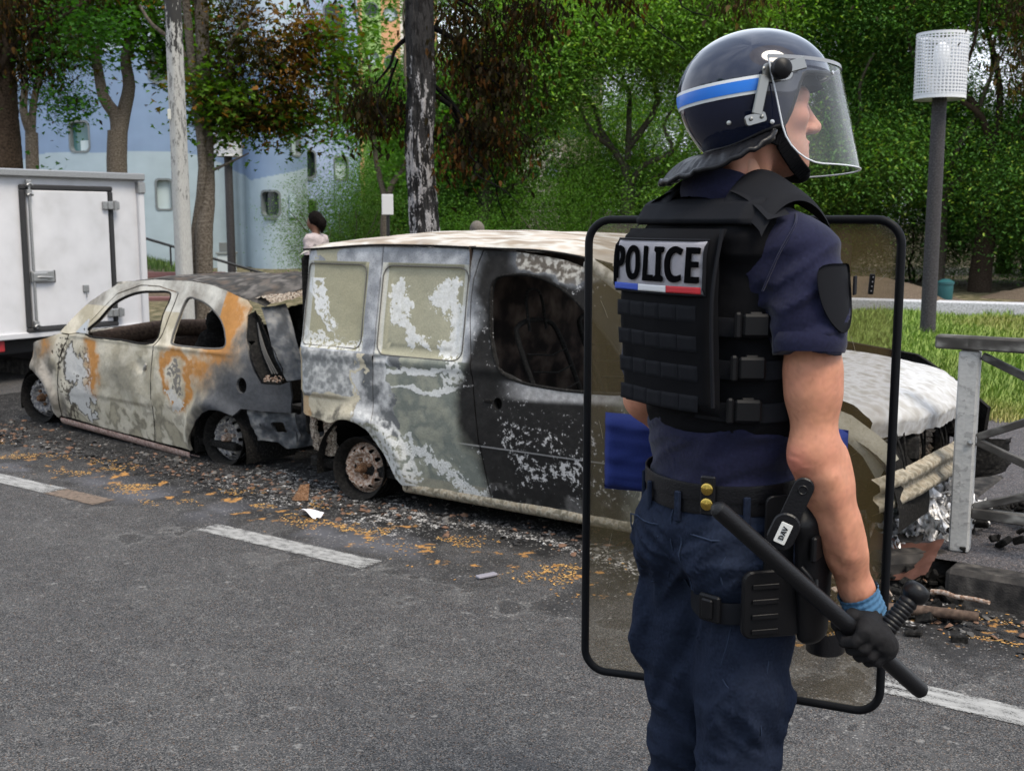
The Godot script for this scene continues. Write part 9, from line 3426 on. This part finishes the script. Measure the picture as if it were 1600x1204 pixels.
# ---------- two bystanders behind the van ----------
func bystander(label: String, at: Vector3, turn: float, hgt: float, hair_c: Color, skin_c: Color, top_c: Color, bun: bool) -> void:
	var o := thing("person", label, "person", at, turn)
	var s := hgt / 1.65
	var sk := mat(skin_c, 0.5)
	var f := Field.new(Vector3(-0.3, 0, -0.2), Vector3(0.3, 1.7, 0.25), 0.02)
	f.ell(Vector3(0, 1.54, 0.02), Vector3(0.07, 0.10, 0.085), Basis(), 0.02)
	f.ell(Vector3(0, 1.50, 0.055), Vector3(0.05, 0.06, 0.05), Basis(), 0.02)
	f.cap(Vector3(0, 1.525, 0.1), Vector3(0, 1.505, 0.115), 0.012, 0.012, 0.015)
	f.cap(Vector3(0, 1.47, 0.0), Vector3(0, 1.34, -0.01), 0.047, 0.055, 0.03)
	f.oval(Vector3(0, 1.28, 0), Vector3(0, 0.95, 0), Vector2(0.15, 0.09), Vector2(0.13, 0.09), Vector3.RIGHT, 0.05)
	for sg: float in [-1.0, 1.0]:
		f.cap(Vector3(0.16 * sg, 1.32, 0), Vector3(0.2 * sg, 1.05, -0.02), 0.045, 0.035, 0.03)
		f.cap(Vector3(0.2 * sg, 1.05, -0.02), Vector3(0.19 * sg, 0.82, 0.06), 0.035, 0.025, 0.02)
		f.ell(Vector3(0.19 * sg, 0.76, 0.07), Vector3(0.02, 0.05, 0.03), Basis(), 0.02)
		f.cap(Vector3(0.08 * sg, 0.9, 0), Vector3(0.09 * sg, 0.48, 0.01), 0.085, 0.055, 0.03)
		f.cap(Vector3(0.09 * sg, 0.48, 0.01), Vector3(0.09 * sg, 0.07, -0.02), 0.052, 0.04, 0.03)
		f.cap(Vector3(0.09 * sg, 0.04, -0.04), Vector3(0.09 * sg, 0.035, 0.12), 0.035, 0.03, 0.02)
	var mb := MB.new()
	f.build(mb)
	var xf := Transform3D(Basis().scaled(Vector3.ONE * s), Vector3.ZERO)
	var q := MB.new()
	q.append(mb, xf)
	put("body", q.mesh(), sk, o)
	var fh := Field.new(Vector3(-0.12, 1.38, -0.16), Vector3(0.12, 1.7, 0.16), 0.010)
	fh.ell(Vector3(0, 1.565, 0.0), Vector3(0.082, 0.098, 0.094), Basis(), 0.02)
	if bun:
		fh.ell(Vector3(0, 1.52, -0.085), Vector3(0.06, 0.07, 0.055), Basis(), 0.03)
		fh.cap(Vector3(0, 1.48, -0.09), Vector3(0, 1.42, -0.085), 0.03, 0.018, 0.03)
	fh.ell(Vector3(0, 1.52, 0.085), Vector3(0.085, 0.08, 0.055), Basis(), 0.015, true)
	fh.bump(func(p: Vector3) -> float: return -0.006 * folds(p, 30.0, 8.0, 30.0), 0.03)
	mb = MB.new()
	fh.build(mb)
	q = MB.new()
	q.append(mb, xf)
	put("hair", q.mesh(), mat(hair_c, 0.8, 0.0, 0.2), o)
	var ft := Field.new(Vector3(-0.3, 0.8, -0.2), Vector3(0.3, 1.42, 0.2), 0.014)
	ft.oval(Vector3(0, 1.29, 0), Vector3(0, 0.88, 0), Vector2(0.165, 0.105), Vector2(0.155, 0.11), Vector3.RIGHT, 0.05)
	ft.cap(Vector3(-0.15, 1.325, 0), Vector3(0.15, 1.325, 0), 0.06, 0.06, 0.04)
	for sg: float in [-1.0, 1.0]:
		ft.cap(Vector3(0.165 * sg, 1.32, 0), Vector3(0.2 * sg, 1.1, -0.015), 0.062, 0.055, 0.03)
	ft.bump(func(p: Vector3) -> float: return -0.008 * folds(p, 6.0, 8.0, 6.0), 0.04)
	mb = MB.new()
	ft.build(mb)
	q = MB.new()
	q.append(mb, xf)
	var tm := tri_mat(ramp_tex(nz(128, 128, 0.12, 751, 3, FastNoiseLite.TYPE_SIMPLEX_SMOOTH, true), 128, 128, [0, 0.5, 1], [top_c * 0.6, top_c, top_c * 1.15]), 3.0, 0.8)
	put("top", q.mesh(), tm, o)
	var fp := Field.new(Vector3(-0.22, 0.05, -0.18), Vector3(0.22, 0.98, 0.18), 0.016)
	fp.oval(Vector3(0, 0.93, 0), Vector3(0, 0.86, 0), Vector2(0.15, 0.11), Vector2(0.16, 0.115), Vector3.RIGHT, 0.03)
	for sg: float in [-1.0, 1.0]:
		fp.cap(Vector3(0.08 * sg, 0.88, 0), Vector3(0.09 * sg, 0.48, 0.01), 0.095, 0.07, 0.03)
		fp.cap(Vector3(0.09 * sg, 0.48, 0.01), Vector3(0.09 * sg, 0.1, -0.02), 0.068, 0.058, 0.03)
	mb = MB.new()
	fp.build(mb)
	q = MB.new()
	q.append(mb, xf)
	put("trousers", q.mesh(), mat(lin(0.03, 0.035, 0.05), 0.8), o)

func build_bystanders() -> void:
	bystander("woman with dark tied hair and pale lace top beyond the van's rear corner", Vector3(-9.42, 0.14, -9.4), deg_to_rad(-75), 1.56, lin(0.005, 0.0035, 0.003), lin(0.16, 0.075, 0.045), lin2(0.42, 0.36, 0.36), true)
	bystander("grey-haired man, only the top of his head above the van roof", Vector3(-7.35, 0.14, -9.70), deg_to_rad(-110), 1.45, lin(0.14, 0.125, 0.11), lin(0.42, 0.22, 0.15), lin2(0.1, 0.1, 0.12), false)

# ---------- ash, char and scraps on the road ----------
func chip_mesh(sd: int) -> ArrayMesh:
	var r := RandomNumberGenerator.new()
	r.seed = sd
	var mb := MB.new()
	var a := []
	var n := 6
	for k in n:
		var an := TAU * k / n + r.randf() * 0.5
		a.append(Vector3(cos(an) * r.randf_range(0.5, 1.1), r.randf_range(-0.05, 0.12), sin(an) * r.randf_range(0.35, 0.9)))
	var top := Vector3(r.randf() * 0.3, 0.45, r.randf() * 0.3)
	for k in n:
		var p: Vector3 = a[k]
		var q: Vector3 = a[(k + 1) % n]
		mb.face([top, p, q], Vector3(p.x + q.x, 1.2, p.z + q.z).normalized())
	return mb.mesh()

func build_debris() -> void:
	var r := RandomNumberGenerator.new()
	r.seed = 901
	var m := mat(Color.WHITE, 0.85)
	m.vertex_color_use_as_albedo = true
	var chips := [chip_mesh(1), chip_mesh(2), chip_mesh(3)]
	var n1 := fnl(902, 0.9)
	var sets := [[], [], []]
	var cols := [[], [], []]
	var osets := [[], [], []]
	var ocols := [[], [], []]
	for k in 15000:
		var x := r.randf_range(-9.2, -0.6)
		var c := -4.74 + 0.14 * n1.get_noise_1d(x * 0.9)
		var z := c + r.randfn() * 0.14
		if r.randf() < 0.25:
			z = r.randf_range(-6.3, -4.4)
		if x > -1.7 and z < -4.8:
			continue
		var heap := exp(-pow((x + 5.4) / 0.7, 2.0)) + 0.7 * exp(-pow((x + 8.3) / 0.5, 2.0)) + 0.6 * exp(-pow((x + 1.6) / 0.4, 2.0)) + 0.35
		if r.randf() > heap:
			continue
		var q := n1.get_noise_2d(x * 1.6, z * 1.6)
		if q < -0.15 and r.randf() < 0.6:
			continue
		var s := pow(r.randf(), 3.0) * 0.028 + 0.004
		var w := r.randi() % 3
		sets[w].append(Transform3D((Basis(Vector3.UP, r.randf() * TAU) * Basis(Vector3.RIGHT, r.randfn() * 0.4)).scaled_local(Vector3(s, s * r.randf_range(0.5, 1.1), s)), Vector3(x, 0.002 + s * 0.1, z)))
		var t := r.randf()
		if t < 0.62:
			cols[w].append(Color(0.012, 0.011, 0.011) * r.randf_range(0.6, 2.2))
		elif t < 0.82:
			cols[w].append(Color(0.07, 0.066, 0.062) * r.randf_range(0.7, 1.8))
		elif t < 0.90 and s < 0.010:
			cols[w].append(Color(0.55, 0.54, 0.52))
		else:
			cols[w].append(Color(0.14, 0.075, 0.045))
	for k in 11000:
		var x := r.randf_range(-8.8, -0.3)
		var z := -4.30 + 0.22 * n1.get_noise_1d(x * 1.3 + 50.0) + r.randfn() * 0.12
		if x > -1.4:
			z = -4.62 + r.randfn() * 0.10
		if n1.get_noise_2d(x * 2.2 + 30.0, z * 3.5) < 0.20:
			continue
		var s := r.randf_range(0.003, 0.0085)
		var w := r.randi() % 3
		osets[w].append(Transform3D((Basis(Vector3.UP, r.randf() * TAU)).scaled_local(Vector3(s * 1.6, s * 0.45, s)), Vector3(x, 0.003, z)))
		ocols[w].append(Color(0.40, 0.19, 0.045).lerp(Color(0.48, 0.30, 0.10), r.randf()) * r.randf_range(0.6, 1.2))
	var first := multi("ash_debris", chips[0], m, sets[0], cols[0])
	tag(first, "black char and pale ash scattered along the wrecks")
	multi("ash_flakes", chips[1], m, sets[1], cols[1], first)
	multi("char_lumps", chips[2], m, sets[2], cols[2], first)
	var of := multi("orange_litter", chips[0], m, osets[0], ocols[0])
	tag(of, "orange burnt leaf litter in streaks on the road")
	multi("leaf_crumbs", chips[1], m, osets[1], ocols[1], of)
	multi("leaf_flakes", chips[2], m, osets[2], ocols[2], of)
	# pieces one can point at
	var o := thing("paper_scrap", "crumpled white paper scrap on the road before the van's rear wheel", "paper", Vector3(-4.42, 0.012, -4.33))
	var mb := MB.new()
	mb.grid(10, 8, func(u: float, v: float) -> Vector3: return Vector3((u - 0.5) * 0.13, 0.012 + 0.02 * sin(u * 5.0) * v + 0.008 * sin(v * 9.0), (v - 0.5) * 0.08), -1.0)
	put("sheet", mb.mesh(), mat(lin(0.7, 0.68, 0.72), 0.7), o)
	o = thing("rusty_shard", "rust-brown metal shard standing in the ash before the van's rear wheel", "metal shard", Vector3(-4.75, 0.0, -4.55))
	mb = MB.new()
	mb.grid(6, 6, func(u: float, v: float) -> Vector3: return Vector3((u - 0.5) * 0.11 * (1.0 - v * 0.7), 0.005 + 0.085 * v, 0.03 * sin(u * 4.0) - 0.05 * v), -1.0)
	put("plate", mb.mesh(), M.rust, o)
	# rubble by the kerb: foil, rusty sheet, sticks, char lumps
	o = thing("foil_heap", "crumpled silvery foil heap under the van's bumper beam", "foil", Vector3(-1.5, 0.03, -5.5))
	var cn := fnl(903, 1.0, 4)
	for q in [[Vector3(0.0, 0.10, 0.0), 0.26, 0.28], [Vector3(-0.14, 0.02, 0.22), 0.2, 0.18], [Vector3(0.10, 0.16, -0.18), 0.2, 0.2], [Vector3(-0.02, 0.0, 0.36), 0.16, 0.12]]:
		mb = MB.new()
		mb.grid(34, 34, func(u: float, v: float) -> Vector3:
			var p := Vector3((u - 0.5) * 2.0 * q[1], 0, (v - 0.5) * 2.0 * q[1])
			var rr := Vector2(u - 0.5, v - 0.5).length() * 2.0
			var k := absf(cn.get_noise_2d(u * 9.0 + q[1] * 50.0, v * 9.0)) * 0.30 + absf(cn.get_noise_2d(u * 24.0, v * 24.0 + q[2] * 30.0)) * 0.16
			return (q[0] as Vector3) + p * (0.75 + 0.5 * cn.get_noise_2d(v * 7.0, u * 7.0)) + Vector3(0.25 * cn.get_noise_2d(v * 12.0, 3.0) * q[1], q[2] * (1.0 - rr) + k * 0.45 - 0.04, 0), -1.0)
		put("crumpled_sheet", mb.mesh(), M.foil, o)
	o = thing("rusty_sheet", "bent rust-brown metal sheet lying by the kerb below the foil", "metal sheet", Vector3(-1.55, 0.03, -5.02))
	mb = MB.new()
	mb.grid(24, 16, func(u: float, v: float) -> Vector3: return Vector3((u - 0.5) * 0.5, 0.05 + 0.10 * v + 0.03 * sin(u * 7.0) + 0.02 * cn.get_noise_2d(u * 8.0, v * 8.0), (v - 0.5) * -0.28), -1.0)
	put("plate", mb.mesh(), mat(lin(0.075, 0.028, 0.018), 0.75), o)
	for q in [[Vector3(-1.60, 0.06, -4.70), Vector3(-1.62, 0.22, -5.15), 0.018, "pale charred stick leaning against the rusty sheet"], [Vector3(-1.42, 0.03, -4.52), Vector3(-1.02, 0.05, -4.62), 0.028, "thick grey charred branch lying in front of the kerb"], [Vector3(-1.25, 0.06, -4.80), Vector3(-1.0, 0.09, -4.70), 0.012, "thin charred stick beside the thick branch"]]:
		o = thing("charred_stick", q[3], "stick", q[0])
		mb = MB.new()
		add_limb(mb, Vector3.ZERO, (q[1] as Vector3) - (q[0] as Vector3), q[2], q[2] * 0.7, 33 + int(q[2] * 1000), 0.05, 8)
		put("wood", mb.mesh(), M.rust_dark if q[2] > 0.025 else M.rust_pale, o)
	o = thing("char_heap", "heap of black charred scraps on the pavement behind the barrier post", "charred scraps", Vector3(-1.05, 0.14, -5.75))
	var lumps := MB.new()
	for k in 160:
		var p := Vector3(r.randfn() * 0.24, 0, r.randfn() * 0.2)
		p.y = 0.10 * exp(-p.length_squared() * 9.0) + 0.005
		var s := r.randf_range(0.015, 0.05)
		lumps.box(p, Vector3(s * 1.6, s * 0.6, s), Basis(Vector3(r.randfn(), r.randfn(), r.randfn()).normalized(), r.randf() * 2.0), s * 0.12)
	tag(put("scrap_pile", lumps.mesh(), M.char, o), "", "", "", "stuff")
	o = thing("wreck_rubble", "charred rubble heaped at the corner of the kerb under the van's nose", "rubble", Vector3(-1.62, 0.0, -5.0))
	lumps = MB.new()
	for k in 420:
		var p := Vector3(r.randfn() * 0.25, 0, r.randfn() * 0.38)
		p.y = 0.13 * exp(-p.length_squared() * 6.0) * r.randf() + 0.008
		var s := r.randf_range(0.012, 0.045)
		lumps.box(p, Vector3(s * 1.8, s * 0.5, s), Basis(Vector3(r.randfn(), r.randfn(), r.randfn()).normalized(), r.randf() * 2.0), s * 0.12)
	tag(put("scrap_pile", lumps.mesh(), M.char, o), "", "", "", "stuff")
	lumps = MB.new()
	for k in 130:
		var p := Vector3(r.randfn() * 0.22, 0, r.randfn() * 0.34)
		p.y = 0.14 * exp(-p.length_squared() * 6.0) * r.randf() + 0.012
		var s := r.randf_range(0.008, 0.026)
		lumps.box(p, Vector3(s * 1.8, s * 0.4, s), Basis(Vector3(r.randfn(), r.randfn(), r.randfn()).normalized(), r.randf() * 2.0), s * 0.1)
	tag(put("pale_scraps", lumps.mesh(), M.rust_pale, o), "", "", "", "stuff")
	# orange plastic thing seen through the gap between the wrecks
	o = thing("orange_jacket", "orange cloth showing through the burnt hatch between the two wrecks", "jacket", Vector3(-6.50, 0.0, -6.55))
	mb = MB.new()
	mb.grid(24, 24, func(u: float, v: float) -> Vector3:
		var a := u * TAU
		var rr := (0.05 + 0.16 * sin(clampf(v, 0, 1) * PI * 0.8 + 0.2)) * (1.0 + 0.2 * cn.get_noise_2d(u * 9.0, v * 9.0))
		return Vector3(cos(a) * rr, 0.98 - 0.36 * v, sin(a) * rr * 0.7), 1.0)
	put("cloth", mb.mesh(), mat(lin(0.75, 0.13, 0.015), 0.7), o)
	mb = MB.new()
	mb.tube([Vector3(0, 0.14, 0), Vector3(0, 0.95, 0)], 0.03, 8)
	put("stake", mb.mesh(), M.char, o)
	# small road marks: white stub and glass crumbs
	o = thing("cigarette_packet", "small pale flattened packet on the road beside the orange litter", "packet", Vector3(-3.0, 0.006, -4.02), 1.2)
	mb = MB.new()
	mb.box(Vector3(0, 0.005, 0), Vector3(0.10, 0.012, 0.035), Basis(), 0.003)
	put("card", mb.mesh(), mat(lin(0.22, 0.21, 0.24), 0.6), o)
